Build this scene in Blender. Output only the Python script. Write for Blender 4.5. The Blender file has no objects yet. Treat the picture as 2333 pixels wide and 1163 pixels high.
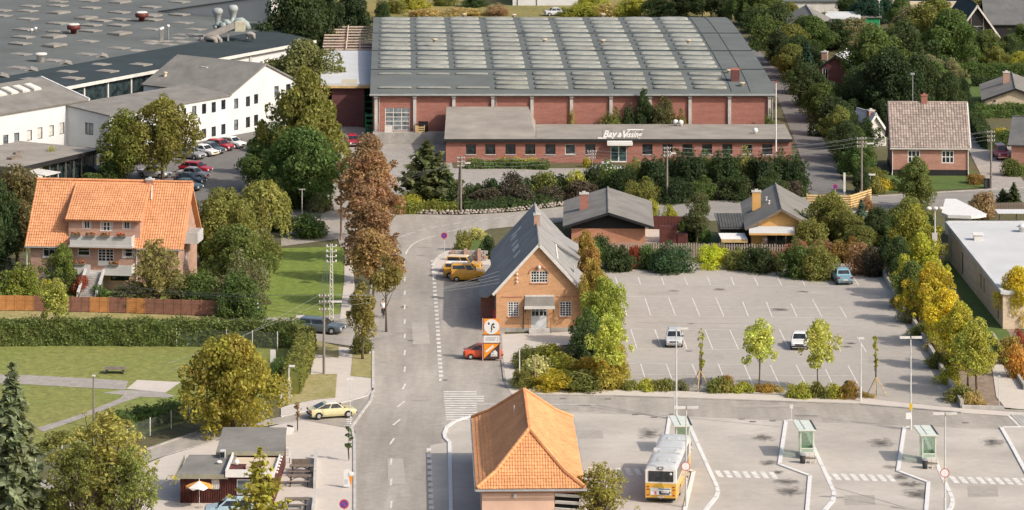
import bpy, math, random
import numpy as np
from mathutils import Vector, Matrix
random.seed(7)
SC = bpy.context.scene
COL = SC.collection
PI = math.pi
# ---------------------------------------------------------------- camera, sky, sun, exposure
F, HC, YH, CX = 8800.0, 75.0, -1015.0, 1166.5      # focal length in photo pixels, camera height, horizon row, centre column
cd = bpy.data.cameras.new('camera'); cam = bpy.data.objects.new('camera', cd); COL.objects.link(cam)
cam.location = (0, 0, HC); cam.rotation_euler = (PI / 2, 0, 0)
cd.sensor_width = 36; cd.lens = 36 * F / 2333; cd.shift_y = (YH - 581.5) / 2333
cd.clip_start = 5; cd.clip_end = 6000
SC.camera = cam
SUN_AZ, SUN_EL = math.radians(33), math.radians(38)
SUN = Vector((math.cos(SUN_AZ) * math.cos(SUN_EL), -math.sin(SUN_AZ) * math.cos(SUN_EL), math.sin(SUN_EL)))
W = bpy.data.worlds.new('World'); SC.world = W; W.use_nodes = True
wn = W.node_tree.nodes; wl = W.node_tree.links
sky = wn.new('ShaderNodeTexSky'); sky.sky_type = 'NISHITA'; sky.sun_disc = False
sky.sun_elevation = SUN_EL; sky.sun_rotation = math.atan2(SUN.x, SUN.y); sky.air_density = 1.0; sky.dust_density = 4.5; sky.ozone_density = 0.8
bg = wn['Background']; bg.inputs['Strength'].default_value = 0.15
wl.new(sky.outputs['Color'], bg.inputs['Color'])
sl = bpy.data.lights.new('sun', 'SUN'); sl.energy = 3.6; sl.angle = math.radians(0.6); sl.color = (1.0, 0.91, 0.8)
so = bpy.data.objects.new('sun', sl); COL.objects.link(so); so.rotation_euler = SUN.to_track_quat('Z', 'Y').to_euler()
so.location = (60, 250, 120)
SC.view_settings.view_transform = 'Standard'; SC.view_settings.look = 'None'
SC.view_settings.exposure = 0.09; SC.view_settings.gamma = 1.0; SC.view_settings.use_curve_mapping = False

# ---------------------------------------------------------------- placing
def G(px, py, z=0.0):
    d = F * (HC - z) / (py - YH)
    return Vector(((px - CX) * d / F, d, z))
def hgt(py, pytop):                      # height of something whose foot is seen at row py and whose top is at row pytop
    d = F * HC / (py - YH)
    return HC - (pytop - YH) * d / F
def mpp(py, z=0):                        # metres per photo pixel at that row of the ground
    return (HC - z) / (py - YH)

# ---------------------------------------------------------------- mesh builder
SPLIT = {'verge_board','gutter','downpipe','fascia','handrail','bracket','string_course','leg','cross_arm','flourish','kerb_stone','stair_wall','wheel_arch','curtain'}
class MB:
    def __init__(s): s.v = []; s.f = []; s.m = []; s.cm = 0; s.mx = None
    def add(s, vs, fs):
        o = len(s.v)
        if s.mx is not None: vs = [tuple(s.mx @ Vector(v)) for v in vs]
        s.v += [tuple(v) for v in vs]; s.f += [tuple(i + o for i in f) for f in fs]; s.m += [s.cm] * len(fs); return s
    def box(s, x0, y0, z0, x1, y1, z1):
        return s.add([(x0,y0,z0),(x1,y0,z0),(x1,y1,z0),(x0,y1,z0),(x0,y0,z1),(x1,y0,z1),(x1,y1,z1),(x0,y1,z1)],
              [(0,3,2,1),(4,5,6,7),(0,1,5,4),(1,2,6,5),(2,3,7,6),(3,0,4,7)])
    def poly(s, pts): return s.add(pts, [tuple(range(len(pts)))])
    def prism(s, pts, z0, z1):
        n = len(pts)
        return s.add([(p[0],p[1],z0) for p in pts] + [(p[0],p[1],z1) for p in pts],
              [tuple(range(n))[::-1], tuple(range(n, 2*n))] + [(i,(i+1)%n,n+(i+1)%n,n+i) for i in range(n)])
    def slab(s, pts, t):                 # thick sheet below a planar polygon
        P = [Vector(p) for p in pts]; nn = Vector((0,0,0))
        for i in range(len(P)): nn += P[i].cross(P[(i+1) % len(P)])
        nn.normalize()
        if nn.z < 0: P = P[::-1]; nn = -nn
        n = len(P)
        return s.add(P + [p - nn*t for p in P], [tuple(range(n)), tuple(range(n, 2*n))[::-1]] + [(i, n+i, n+(i+1)%n, (i+1)%n) for i in range(n)])
    def tube(s, pts, rs, n=6):
        P = [Vector(p) for p in pts]
        if not isinstance(rs, (list, tuple)): rs = [rs] * len(P)
        vs = []; fs = []
        for i, p in enumerate(P):
            t = (P[min(i+1, len(P)-1)] - P[max(i-1, 0)]).normalized()
            a = t.cross(Vector((0,0,1)) if abs(t.z) < .9 else Vector((1,0,0))).normalized(); b = t.cross(a)
            for k in range(n):
                q = 2*PI*k/n; vs.append(p + (a*math.cos(q) + b*math.sin(q)) * rs[i])
        for i in range(len(P)-1):
            for k in range(n): fs.append((i*n+k, i*n+(k+1)%n, (i+1)*n+(k+1)%n, (i+1)*n+k))
        fs.append(tuple(range(n))[::-1]); fs.append(tuple(range((len(P)-1)*n, len(P)*n)))
        return s.add(vs, fs)
    def lathe(s, prof, n=12, c=(0,0,0)):
        vs = []; fs = []
        for r, z in prof:
            for k in range(n): q = 2*PI*k/n; vs.append((c[0]+r*math.cos(q), c[1]+r*math.sin(q), c[2]+z))
        for i in range(len(prof)-1):
            for k in range(n): fs.append((i*n+k, i*n+(k+1)%n, (i+1)*n+(k+1)%n, (i+1)*n+k))
        fs.append(tuple(range(n))[::-1]); fs.append(tuple(range((len(prof)-1)*n, len(prof)*n)))
        return s.add(vs, fs)
    def ball(s, c, rx, ry, rz, nu=10, nv=6):
        pr = [(math.sin(PI*i/nv), -math.cos(PI*i/nv)) for i in range(nv+1)]
        vs = []; fs = []
        for r, z in pr:
            for k in range(nu): q = 2*PI*k/nu; vs.append((c[0]+rx*max(r,.01)*math.cos(q), c[1]+ry*max(r,.01)*math.sin(q), c[2]+rz*z))
        for i in range(nv):
            for k in range(nu): fs.append((i*nu+k, i*nu+(k+1)%nu, (i+1)*nu+(k+1)%nu, (i+1)*nu+k))
        return s.add(vs, fs)
    def mesh(s, name, mats, smooth=False):
        me = bpy.data.meshes.new(name); me.from_pydata(s.v, [], s.f)
        for m in (mats if isinstance(mats, (list, tuple)) else [mats]): me.materials.append(m)
        if any(s.m): me.polygons.foreach_set('material_index', s.m)
        if smooth: me.polygons.foreach_set('use_smooth', [True]*len(s.f))
        me.update(); return me
    def build(s, name, mats, parent=None, smooth=False, loc=None, rz=0):
        if name in SPLIT and len(s.f) > 1:                      # each loose piece becomes a part of its own
            par = list(range(len(s.v)))
            def root(i):
                while par[i] != i: par[i] = par[par[i]]; i = par[i]
                return i
            for f in s.f:
                for i in f[1:]: par[root(i)] = root(f[0])
            gr = {}
            for f, m in zip(s.f, s.m): gr.setdefault(root(f[0]), []).append((f, m))
            if len(gr) > 1:
                for fs in gr.values():
                    q = MB(); mp = {}
                    for f, m in fs:
                        q.f.append(tuple(mp.setdefault(i, len(mp)) for i in f)); q.m.append(m)
                    q.v = [s.v[i] for i in mp]; last = link(name, q.mesh(name, mats, smooth), parent, loc, rz)
                return last
        return link(name, s.mesh(name, mats, smooth), parent, loc, rz)

def link(name, me, parent=None, loc=None, rz=0, sc=None):
    o = bpy.data.objects.new(name, me); COL.objects.link(o)
    if parent is not None: o.parent = parent
    if loc is not None: o.location = loc
    if rz: o.rotation_euler = (0, 0, rz)
    if sc is not None: o.scale = sc
    return o
def tag(o, label=None, cat=None, group=None, kind=None):
    if label: o['label'] = label
    if cat: o['category'] = cat
    if group: o['group'] = group
    if kind: o['kind'] = kind
    return o
def thing(name, label, cat, loc=(0,0,0), rz=0, group=None):
    o = link(name, None, None, loc, rz); o.empty_display_size = .3
    return tag(o, label, cat, group)
def structure(o): o['kind'] = 'structure'; return o
def stuff(o): o['kind'] = 'stuff'; return o
def dup_tree(root, loc, rz=0, label=None, group=None):
    r = root.copy(); COL.objects.link(r); r.location = loc; r.rotation_euler = (0,0,rz)
    if label: r['label'] = label
    if group: r['group'] = group
    for ch in list(root.children):
        c = ch.copy(); COL.objects.link(c); c.parent = r
        for g in list(ch.children):
            e = g.copy(); COL.objects.link(e); e.parent = c
    return r

# ---------------------------------------------------------------- materials
def newmat(name):
    m = bpy.data.materials.new(name); m.use_nodes = True
    return m, m.node_tree.nodes, m.node_tree.links, m.node_tree.nodes['Principled BSDF']
def coords(n, l, mode):
    if mode == 'pos':
        g = n.new('ShaderNodeNewGeometry'); return g.outputs['Position']
    t = n.new('ShaderNodeTexCoord'); return t.outputs['Object']
def noise(n, l, vec, scale, detail=4, rough=.55, dist=0):
    t = n.new('ShaderNodeTexNoise'); t.inputs['Scale'].default_value = scale; t.inputs['Detail'].default_value = detail
    t.inputs['Roughness'].default_value = rough; t.inputs['Distortion'].default_value = dist; l.new(vec, t.inputs['Vector']); return t.outputs['Fac']
def ramp(n, l, fac, stops):
    r = n.new('ShaderNodeValToRGB'); e = r.color_ramp.elements
    while len(e) < len(stops): e.new(.5)
    for i, (p, c) in enumerate(stops):
        e[i].position = p; e[i].color = (c, c, c, 1) if not isinstance(c, (tuple, list)) else (*c[:3], 1)
    l.new(fac, r.inputs['Fac']); return r.outputs['Color']
def mixc(n, l, a, b, fac, mode='MIX'):
    m = n.new('ShaderNodeMix'); m.data_type = 'RGBA'; m.blend_type = mode
    for sock, val in ((m.inputs[6], a), (m.inputs[7], b)):
        if isinstance(val, (tuple, list)): sock.default_value = (*val[:3], 1)
        else: l.new(val, sock)
    if isinstance(fac, (int, float)): m.inputs[0].default_value = fac
    else: l.new(fac, m.inputs[0])
    return m.outputs[2]
def bump(n, l, b, h, strength=.3, dist=.05):
    k = n.new('ShaderNodeBump'); k.inputs['Strength'].default_value = strength; k.inputs['Distance'].default_value = dist
    l.new(h, k.inputs['Height']); l.new(k.outputs['Normal'], b.inputs['Normal'])
def mat(name, c, rough=.8, var=.25, scale=2.0, fine=18, mode='obj', metal=0, spec=.3, bmp=0, island=0):
    """plain weathered surface: large blotches and fine grain over one base colour"""
    m, n, l, b = newmat(name); v = coords(n, l, mode)
    f1 = ramp(n, l, noise(n, l, v, scale, 5), [(.3, 1-var), (.7, 1+var*.6)])
    f2 = ramp(n, l, noise(n, l, v, fine, 3), [(.3, 1-var*.5), (.7, 1+var*.4)])
    col = mixc(n, l, mixc(n, l, c, f1, 1, 'MULTIPLY'), f2, 1, 'MULTIPLY')
    if island:
        g = n.new('ShaderNodeNewGeometry'); col = mixc(n, l, col, ramp(n, l, g.outputs['Random Per Island'], [(0, 1-island), (1, 1+island*.7)]), 1, 'MULTIPLY')
    l.new(col, b.inputs['Base Color']); b.inputs['Roughness'].default_value = rough; b.inputs['Metallic'].default_value = metal
    b.inputs['Specular IOR Level'].default_value = spec
    if bmp: bump(n, l, b, noise(n, l, v, fine, 3), bmp, .03)
    return m
def mat_brick(name, c1, c2, mortar, sc=1.0, dirt=.25):
    m, n, l, b = newmat(name); v = coords(n, l, 'obj')
    s = n.new('ShaderNodeSeparateXYZ'); l.new(v, s.inputs[0])
    a = n.new('ShaderNodeMath'); a.operation = 'ADD'; l.new(s.outputs[0], a.inputs[0]); l.new(s.outputs[1], a.inputs[1])
    cb = n.new('ShaderNodeCombineXYZ'); l.new(a.outputs[0], cb.inputs[0]); l.new(s.outputs[2], cb.inputs[1])
    t = n.new('ShaderNodeTexBrick'); l.new(cb.outputs[0], t.inputs['Vector']); t.inputs['Scale'].default_value = sc
    t.inputs['Brick Width'].default_value = .24; t.inputs['Row Height'].default_value = .075; t.inputs['Mortar Size'].default_value = .011
    t.inputs['Color1'].default_value = (*c1, 1); t.inputs['Color2'].default_value = (*c2, 1); t.inputs['Mortar'].default_value = (*mortar, 1)
    mp = n.new('ShaderNodeMapping'); l.new(cb.outputs[0], mp.inputs[0]); mp.inputs['Scale'].default_value = (.35, 1.6, 1)
    st = ramp(n, l, noise(n, l, mp.outputs[0], 1.4, 6, .65), [(.25, 1-dirt), (.75, 1+dirt*.6)])
    st2 = ramp(n, l, noise(n, l, mp.outputs[0], 9, 3, .6), [(.3, 1-dirt*.55), (.7, 1+dirt*.45)])
    l.new(mixc(n, l, mixc(n, l, t.outputs['Color'], st, 1, 'MULTIPLY'), st2, 1, 'MULTIPLY'), b.inputs['Base Color'])
    b.inputs['Roughness'].default_value = .9; b.inputs['Specular IOR Level'].default_value = .2
    bump(n, l, b, t.outputs['Fac'], -.25, .02); return m
def mat_ground(name, c, c2, scale=.12, patch=.5, grain=.12, streak=None, crack=0, fine=6.0, rough=.9, stain=0):
    """ground sheets: two tones in large patches, optional streaks along the traffic, cracks and stains; position space"""
    m, n, l, b = newmat(name); v = coords(n, l, 'pos')
    col = mixc(n, l, c, c2, ramp(n, l, noise(n, l, v, scale, 6, .6, .6), [(.5-patch*.5, 0), (.5+patch*.5, 1)]))
    if streak:
        mp = n.new('ShaderNodeMapping'); l.new(v, mp.inputs[0]); mp.inputs['Scale'].default_value = streak
        col = mixc(n, l, col, ramp(n, l, noise(n, l, mp.outputs[0], 1, 5, .6), [(.25, .74), (.75, 1.16)]), 1, 'MULTIPLY')
    col = mixc(n, l, col, ramp(n, l, noise(n, l, v, fine, 3, .7), [(.25, 1-grain), (.75, 1+grain)]), 1, 'MULTIPLY')
    col = mixc(n, l, col, ramp(n, l, noise(n, l, v, 1.2, 4, .6), [(.3, 1-grain*.8), (.7, 1+grain*.6)]), 1, 'MULTIPLY')
    if crack:
        t = n.new('ShaderNodeTexVoronoi'); t.feature = 'DISTANCE_TO_EDGE'; t.inputs['Scale'].default_value = .11
        w = n.new('ShaderNodeVectorMath'); w.operation = 'ADD'
        nz = n.new('ShaderNodeTexNoise'); nz.inputs['Scale'].default_value = .3; nz.inputs['Detail'].default_value = 4; l.new(v, nz.inputs['Vector'])
        sc_ = n.new('ShaderNodeVectorMath'); sc_.operation = 'SCALE'; l.new(nz.outputs['Color'], sc_.inputs[0]); sc_.inputs['Scale'].default_value = 7
        l.new(v, w.inputs[0]); l.new(sc_.outputs[0], w.inputs[1]); l.new(w.outputs[0], t.inputs['Vector'])
        col = mixc(n, l, col, ramp(n, l, t.outputs['Distance'], [(.0, 1-crack), (.012, 1)]), 1, 'MULTIPLY')
    if stain:
        col = mixc(n, l, col, ramp(n, l, noise(n, l, v, .55, 5, .65), [(.66, 1), (.78, 1-stain)]), 1, 'MULTIPLY')
    l.new(col, b.inputs['Base Color']); b.inputs['Roughness'].default_value = rough; b.inputs['Specular IOR Level'].default_value = .2
    bump(n, l, b, noise(n, l, v, fine, 3, .7), .25, .03); return m
def mat_paint(name, c, rough=.35, metal=0, coat=.4):
    m, n, l, b = newmat(name); v = coords(n, l, 'obj')
    l.new(mixc(n, l, c, ramp(n, l, noise(n, l, v, 2.5, 4), [(.3, .88), (.7, 1.06)]), 1, 'MULTIPLY'), b.inputs['Base Color'])
    b.inputs['Roughness'].default_value = rough; b.inputs['Metallic'].default_value = metal; b.inputs['Coat Weight'].default_value = coat
    return m
def mat_glass(name, c=(.02,.025,.03), rough=.08):
    m, n, l, b = newmat(name); v = coords(n, l, 'obj')
    l.new(mixc(n, l, c, ramp(n, l, noise(n, l, v, 1.3, 3), [(.35, .5), (.7, 2.2)]), 1, 'MULTIPLY'), b.inputs['Base Color'])
    b.inputs['Roughness'].default_value = rough; b.inputs['Specular IOR Level'].default_value = .6; return m
def mat_foliage(name, rough=.6, trans=.5):
    """leaf colour comes from each plant's own object colour; every leaf and every bough differs a little"""
    m, n, l, b = newmat(name); oi = n.new('ShaderNodeObjectInfo'); g = n.new('ShaderNodeNewGeometry')
    v = g.outputs['Position']
    c = mixc(n, l, mixc(n, l, oi.outputs['Color'], (1.42, 1.5, 1.36), 1, 'MULTIPLY'), ramp(n, l, g.outputs['Random Per Island'], [(0, .7), (.5, 1.05), (1, 1.65)]), 1, 'MULTIPLY')
    hs = n.new('ShaderNodeHueSaturation'); l.new(c, hs.inputs['Color'])
    mr = n.new('ShaderNodeMapRange'); l.new(noise(n, l, v, .55, 4, .6), mr.inputs[0]); mr.inputs[1].default_value = .3; mr.inputs[2].default_value = .7
    mr.inputs[3].default_value = .484; mr.inputs[4].default_value = .522; l.new(mr.outputs[0], hs.inputs['Hue'])
    c = mixc(n, l, hs.outputs[0], ramp(n, l, noise(n, l, v, 1.1, 4, .6), [(.3, .72), (.7, 1.25)]), 1, 'MULTIPLY')
    l.new(c, b.inputs['Base Color']); b.inputs['Roughness'].default_value = rough; b.inputs['Specular IOR Level'].default_value = .25
    tr = n.new('ShaderNodeBsdfTranslucent'); l.new(mixc(n, l, c, (1.25, 1.15, .6), 1, 'MULTIPLY'), tr.inputs['Color'])
    ms = n.new('ShaderNodeMixShader'); ms.inputs[0].default_value = trans
    l.new(b.outputs[0], ms.inputs[1]); l.new(tr.outputs[0], ms.inputs[2]); l.new(ms.outputs[0], n['Material Output'].inputs['Surface'])
    return m

FOL = mat_foliage('leaves'); BARK = mat('bark', (.12,.09,.065), .95, .4, 1.5); BARKW = mat('birch_bark', (.5,.45,.4), .9, .4, 1.2)
WOOD = mat('weathered_wood', (.2,.165,.135), .9, .3, 2); WOODY = mat('yellow_wood', (.56,.4,.19), .85, .2, 2, island=.15); WOODP = mat('pole_wood', (.23,.2,.17), .9, .3, 1)
WHITE = mat('white_paint', (.7,.69,.67), .55, .08, 1.5); OFFW = mat('off_white', (.62,.6,.56), .7, .15, 1); BLACK = mat('black_tar', (.02,.02,.022), .7, .2)
GREYM = mat('galvanised_metal', (.42,.44,.44), .45, .2, 3, metal=.4); DARKM = mat('dark_metal', (.05,.05,.055), .5, .2)
GLASS = mat_glass('window_glass'); GLASSL = mat_glass('window_glass_pale', (.12,.14,.15)); CURT = mat('net_curtain', (.55,.53,.5), .9, .3, 4)
RUBBER = mat('rubber', (.02,.02,.02), .8, .2); CHROME = mat('chrome', (.55,.55,.55), .25, .1, metal=.9)
CONC = mat('concrete', (.36,.34,.31), .9, .25, 1, mode='pos'); CONCW = mat('pale_concrete', (.5,.48,.45), .9, .2, 1, mode='pos')
LINE = mat('road_paint', (.66,.64,.6), .8, .25, 2, mode='pos')
REDM = mat('red_enamel', (.5,.03,.03), .4, .1); ORANGE = mat('orange_enamel', (.78,.27,.02), .45, .08)
# ---------------------------------------------------------------- ground, roads, paths (each sheet lies a few millimetres above the one below)
def sheet(name, pts, m, lvl, parent=None, px=True):
    z = .012 * lvl
    P = [G(*p, z) for p in pts] if px else [Vector((p[0], p[1], z)) for p in pts]
    me = bpy.data.meshes.new(name)
    from mathutils.geometry import tessellate_polygon
    tris = tessellate_polygon([P])
    me.from_pydata([tuple(p) for p in P], [], [tuple(t) for t in tris]); me.materials.append(m)
    for p in me.polygons:
        if p.normal.z < 0: p.flip()
    me.update()
    o = link(name, me, parent)
    if parent is None: structure(o)
    return o
EARTH = mat_ground('earth_and_weeds', (.10,.105,.045), (.13,.11,.065), .2, .5, .3)
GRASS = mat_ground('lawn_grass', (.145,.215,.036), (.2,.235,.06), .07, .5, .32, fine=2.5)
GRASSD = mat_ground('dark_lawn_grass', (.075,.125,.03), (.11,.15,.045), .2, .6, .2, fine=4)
DRYG = mat_ground('dry_meadow', (.30,.24,.09), (.17,.17,.06), .06, .4, .3, fine=2.5)
VERGE = mat_ground('worn_verge', (.25,.24,.08), (.36,.3,.16), .35, .5, .25, fine=4)
ASPH = mat_ground('old_asphalt', (.305,.278,.243), (.41,.378,.334), .06, .55, .12, (.55,.05,1), .1, stain=.06)
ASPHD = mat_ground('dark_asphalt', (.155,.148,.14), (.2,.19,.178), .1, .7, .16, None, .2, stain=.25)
ASPHN = mat_ground('street_asphalt', (.255,.24,.22), (.315,.3,.275), .1, .7, .1, (.05,.7,1), .08)
PLAZA = mat_ground('bus_square_concrete', (.42,.386,.342), (.5,.462,.412), .05, .55, .07, (.08,.1,1), .05, stain=.08)
PARKM = mat_ground('car_park_asphalt', (.34,.313,.28), (.42,.388,.348), .07, .5, .09, None, .07, stain=.12)
PAVE = mat_ground('paving_slabs', (.5,.455,.405), (.56,.51,.455), .15, .6, .08, None, 0)
GRAV = mat_ground('gravel', (.3,.275,.25), (.37,.345,.31), .25, .6, .22, fine=5)
BED = mat_ground('planting_soil', (.2,.15,.11), (.3,.24,.19), .4, .6, .3, fine=4)
TROAD = mat_ground('tarred_street', (.235,.225,.205), (.285,.27,.25), .12, .6, .1, (.9,.06,1), .08)

structure(sheet('ground', [(-900, 150), (900, 150), (1500, 2600), (-1500, 2600)], EARTH, -3, px=False))
sheet('meadow', [(640,40),(1700,40),(1760,-60),(560,-60)], DRYG, 0)
# lawns
LAWN2 = mat_ground('dry_park_grass', (.25,.235,.08), (.165,.215,.05), .05, .45, .32, fine=2.5)
sheet('park_lawn', [(-60,782),(440,784),(690,792),(668,880),(560,935),(440,958),(330,990),(250,1015),(100,1046),(-60,1075)], LAWN2, 0)
sheet('lawn', [(636,566),(790,562),(786,722),(585,728),(596,600)], GRASS, 0)
sheet('lawn', [(640,545),(700,480),(770,505),(765,546)], GRASS, 0)
sheet('lawn', [(150,600),(470,610),(500,690),(0,685),(0,640)], GRASS, 0)
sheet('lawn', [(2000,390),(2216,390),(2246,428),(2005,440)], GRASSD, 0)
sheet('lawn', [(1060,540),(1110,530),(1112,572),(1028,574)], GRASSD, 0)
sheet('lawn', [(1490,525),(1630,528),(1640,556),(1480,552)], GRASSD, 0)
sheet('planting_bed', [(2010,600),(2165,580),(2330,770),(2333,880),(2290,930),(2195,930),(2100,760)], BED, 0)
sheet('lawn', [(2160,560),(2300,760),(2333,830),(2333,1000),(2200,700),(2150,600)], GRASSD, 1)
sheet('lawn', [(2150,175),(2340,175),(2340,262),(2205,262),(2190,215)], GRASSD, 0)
sheet('grass_verge', [(-40,706),(300,714),(505,722),(690,732),(680,742),(300,734),(-40,728)], VERGE, 1)
# streets
MAIN = sheet('main_road', [(806,1260),(806,1000),(828,905),(848,890),(850,800),(838,700),(846,640),(866,560),(876,520),(905,488),(1050,490),(1170,484),(1290,470),(1300,505),(1200,514),(1115,522),(1060,545),(1026,572),(1012,600),(1130,600),(1150,760),(1148,868),(1162,888),(1400,892),(2190,928),(2400,938),(2400,1260)], ASPH, 2)
sheet('side_street', [(830,1000),(800,976),(690,958),(600,972),(492,1004),(375,1039),(200,1100),(-60,1190),(-60,1140),(200,1066),(333,1024),(450,987),(640,950),(760,925),(835,900)], ASPH, 1.5)
sheet('lane', [(860,802),(834,794),(712,776),(640,742),(500,725),(590,723),(700,725),(800,712),(850,700)], ASPH, 1.5)
sheet('yard_entrance', [(880,500),(860,560),(800,562),(776,564),(770,545),(640,562),(640,545),(700,500),(760,478),(790,470),(905,489)], ASPH, 1.5)
sheet('village_street', [(1288,470),(1490,460),(1680,452),(1835,448),(1925,446),(2000,447),(2200,434),(2400,424),(2400,468),(2150,474),(1990,480),(1840,492),(1600,502),(1298,509)], ASPHN, 2)
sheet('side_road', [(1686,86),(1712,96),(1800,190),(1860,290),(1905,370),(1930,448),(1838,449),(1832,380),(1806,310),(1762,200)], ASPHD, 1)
sheet('driveway', [(2203,262),(2228,262),(2262,320),(2320,330),(2300,365),(2345,432),(2252,434),(2196,320)], GRAV, 1)
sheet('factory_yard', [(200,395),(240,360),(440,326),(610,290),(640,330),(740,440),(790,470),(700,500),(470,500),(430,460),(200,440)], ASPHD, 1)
sheet('loading_yard', [(770,280),(852,296),(1014,318),(1040,410),(1000,440),(905,450),(905,489),(788,472),(745,480),(740,430)], GRAV, 1.25)
sheet('gravel_forecourt', [(1028,384),(1360,384),(1352,424),(1040,428)], GRAV, 2)
sheet('bus_square', [(986,1260),(980,1015),(1020,1008),(1016,985),(1034,964),(1092,948),(1300,938),(1530,948),(1800,960),(2400,984),(2400,1260)], PLAZA, 3)
PARK = sheet('car_park', [(1366,598),(1985,598),(2012,625),(2188,930),(1970,908),(1420,884),(1385,750)], PARKM, 3)
sheet('pavement', [(1148,866),(1190,884),(1420,886),(1970,908),(2190,931),(2400,945),(2400,955),(2190,941),(1960,922),(1400,903),(1166,900)], PAVE, 4)
sheet('forecourt', [(1142,762),(1310,756),(1300,785),(1190,796),(1190,884),(1150,868)], PAVE, 4)
sheet('pavement', [(786,556),(800,556),(808,650),(804,722),(774,728),(784,640)], PAVE, 4)
sheet('pavement', [(772,790),(850,800),(850,888),(828,907),(762,923),(640,948),(640,930),(700,905),(715,800)], PAVE, 4)
sheet('kiosk_forecourt', [(640,966),(690,958),(800,977),(806,1000),(806,1260),(-100,1260),(60,1170),(375,1040),(492,1005)], PAVE, 3)
sheet('grass_patch', [(712,774),(772,790),(772,816),(712,804)], VERGE, 6)
sheet('grass_patch', [(648,900),(706,853),(768,852),(764,906),(722,910),(640,926)], VERGE, 6)
sheet('grass_patch', [(804,806),(847,806),(848,862),(799,856)], VERGE, 6)
sheet('park_path', [(-60,851),(60,855),(200,862),(292,868),(286,888),(200,884),(60,876),(-60,872)], GRAV, 2)
sheet('paved_square', [(288,886),(313,866),(412,871),(377,895)], PAVE, 3)
sheet('park_path', [(233,896),(276,889),(345,889),(400,902),(378,907),(320,904),(286,915),(193,951),(100,984),(80,976),(165,951),(272,909),(282,900)], GRAV, 2)
sheet('terrace', [(1300,520),(1500,520),(1560,545),(1560,556),(1310,552)], PAVE, 2)
sheet('terrace', [(1640,535),(1800,535),(1800,566),(1640,562)], PAVE, 2)
sheet('pavement', [(985,640),(985,600),(1012,578),(1030,573),(1110,574),(1120,604),(1010,604)], PAVE, 4)
sheet('pavement', [(2255,800),(2290,838),(2400,925),(2400,940),(2290,929),(2270,905)], PAVE, 4.4)

# painted markings
class Paint(MB):
    def line(s, a, b, w=.12, z=.05):
        A = G(*a, z); B = G(*b, z); t = (B - A).normalized(); n_ = Vector((-t.y, t.x, 0)) * w * .5
        s.poly([A - n_, B - n_, B + n_, A + n_]); return s
    def bar(s, px, py, wx, wy, z=.05, sh=0):
        c = G(px, py, z); s.poly([c + Vector(p) for p in ((-wx/2 - sh, -wy/2, 0), (wx/2 - sh, -wy/2, 0), (wx/2 + sh, wy/2, 0), (-wx/2 + sh, wy/2, 0))])
pm = Paint()
for x, y in ((891,1150),(891,1099),(891,1052),(893,1006),(904,962),(913.5,921),(920.5,881),(922,842),(922,804),(922,766),(922,733),(922,700),(922,668),(922,636),(921.5,602)):
    sl_ = {962:.28, 921:.28, 881:.1, 1006:.15}.get(y, 0)
    pm.bar(x, y, .17, 2.3, sh=sl_)
pm.build('centre_line_dash', LINE, MAIN)
pm = Paint()
cv = [(924,580),(928,571),(937,560),(950,551),(970,543),(994,537)]
for a, b in zip(cv, cv[1:]): pm.line(a, b, .14)
cv = [(1018,529),(1040,524),(1062,519),(1085,515)]
for a, b in zip(cv, cv[1:]): pm.line(a, b, .14)
for x, y in ((902,548),(912,540),(925,536),(937,531),(962,524),(990,518),(1015,513),(1042,509),(1070,505),(1100,502),(1135,497),(1166,492)): pm.line((x-10, y+2.0), (x+9, y-2.0), .14)
pm.line((1085,921),(1356,922),.2); pm.line((600,971),(682,958),.14); pm.line((375,1038),(492,1004),.12); pm.line((782,754),(824,755),.12)
pm.build('edge_line', LINE, MAIN)
pm = Paint()
for k in range(31): pm.bar(986 + 19*k/30, 595 + 271*(k/30)**1.04, .38, 1.05)
for k in range(15): pm.bar(977 + .045*k*13, 1025 + k*13.2, .38, 1.15)
for k in range(6): pm.bar(839, 756 + k*5.4, .5, .5)
for k in range(8): pm.bar(796, 941 + k*5, .5, .45)
pm.build('dotted_line', LINE, MAIN)
pm = Paint()
for k in range(13):
    y = 893 + k*5.2; x0 = 1010 + k*.5; x1 = 1103 if 2 <= k <= 4 else 1086
    pm.line((x0, y), (x1, y+.2), .45)
for k in range(10): pm.line((2298 + k*7.5, 945), (2330 + k*7.5, 976), .4)
pm.build('crosswalk_stripe', LINE, MAIN)
pm = Paint()
for k in range(49):
    x = 1350 + k*20.6
    if any(a < x < b for a, b in ((1487,1600),(1762,1880),(2050,2168))): continue
    pm.bar(x, 1072.5 + (x-1345)*.0255, .43, 2.3, z=.05, sh=-.12)
pm.build('crosswalk_block', LINE, MAIN)
pm = Paint()
L = lambda *p: pm.line(p[:2], p[2:], .11)
for x0, x1 in zip((1402,1454,1507,1559,1612,1665,1718,1771,1824,1877,1944), (1408,1460,1513,1567,1619,1673,1727,1781,1834,1888,1957)): L(x0, 631.5, x1, 651)
L(1397,649,1958,653.5); L(1412,676,1622,678); L(1425,698,1922,702); L(1427,719.5,1930,725)
for a in ((1420,686,1427.5,719),(1469,678,1482.5,719),(1523,678,1539,719.5),(1577,679,1594,720),(1631,679,1649,721),(1692,688,1705,721),(1746,688,1759,722),(1802,692,1815.5,722),(1851,682,1873,723),(1913,698,1929,725)): L(*a)
L(1437,750,1680,752); L(1430,771,1960,777); L(1414,795,1685,797)
for a in ((1437,750,1451,794),(1492,751,1508,796),(1550,751,1565,796),(1606,751,1624,796),(1663,753,1683,797),(1776,751,1798,797),(1836,752,1858,799),(1900,768,1915,801),(1953,768,1974,803)): L(*a)
L(1415,828,1700,831); L(1418,853,1960,857)
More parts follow.
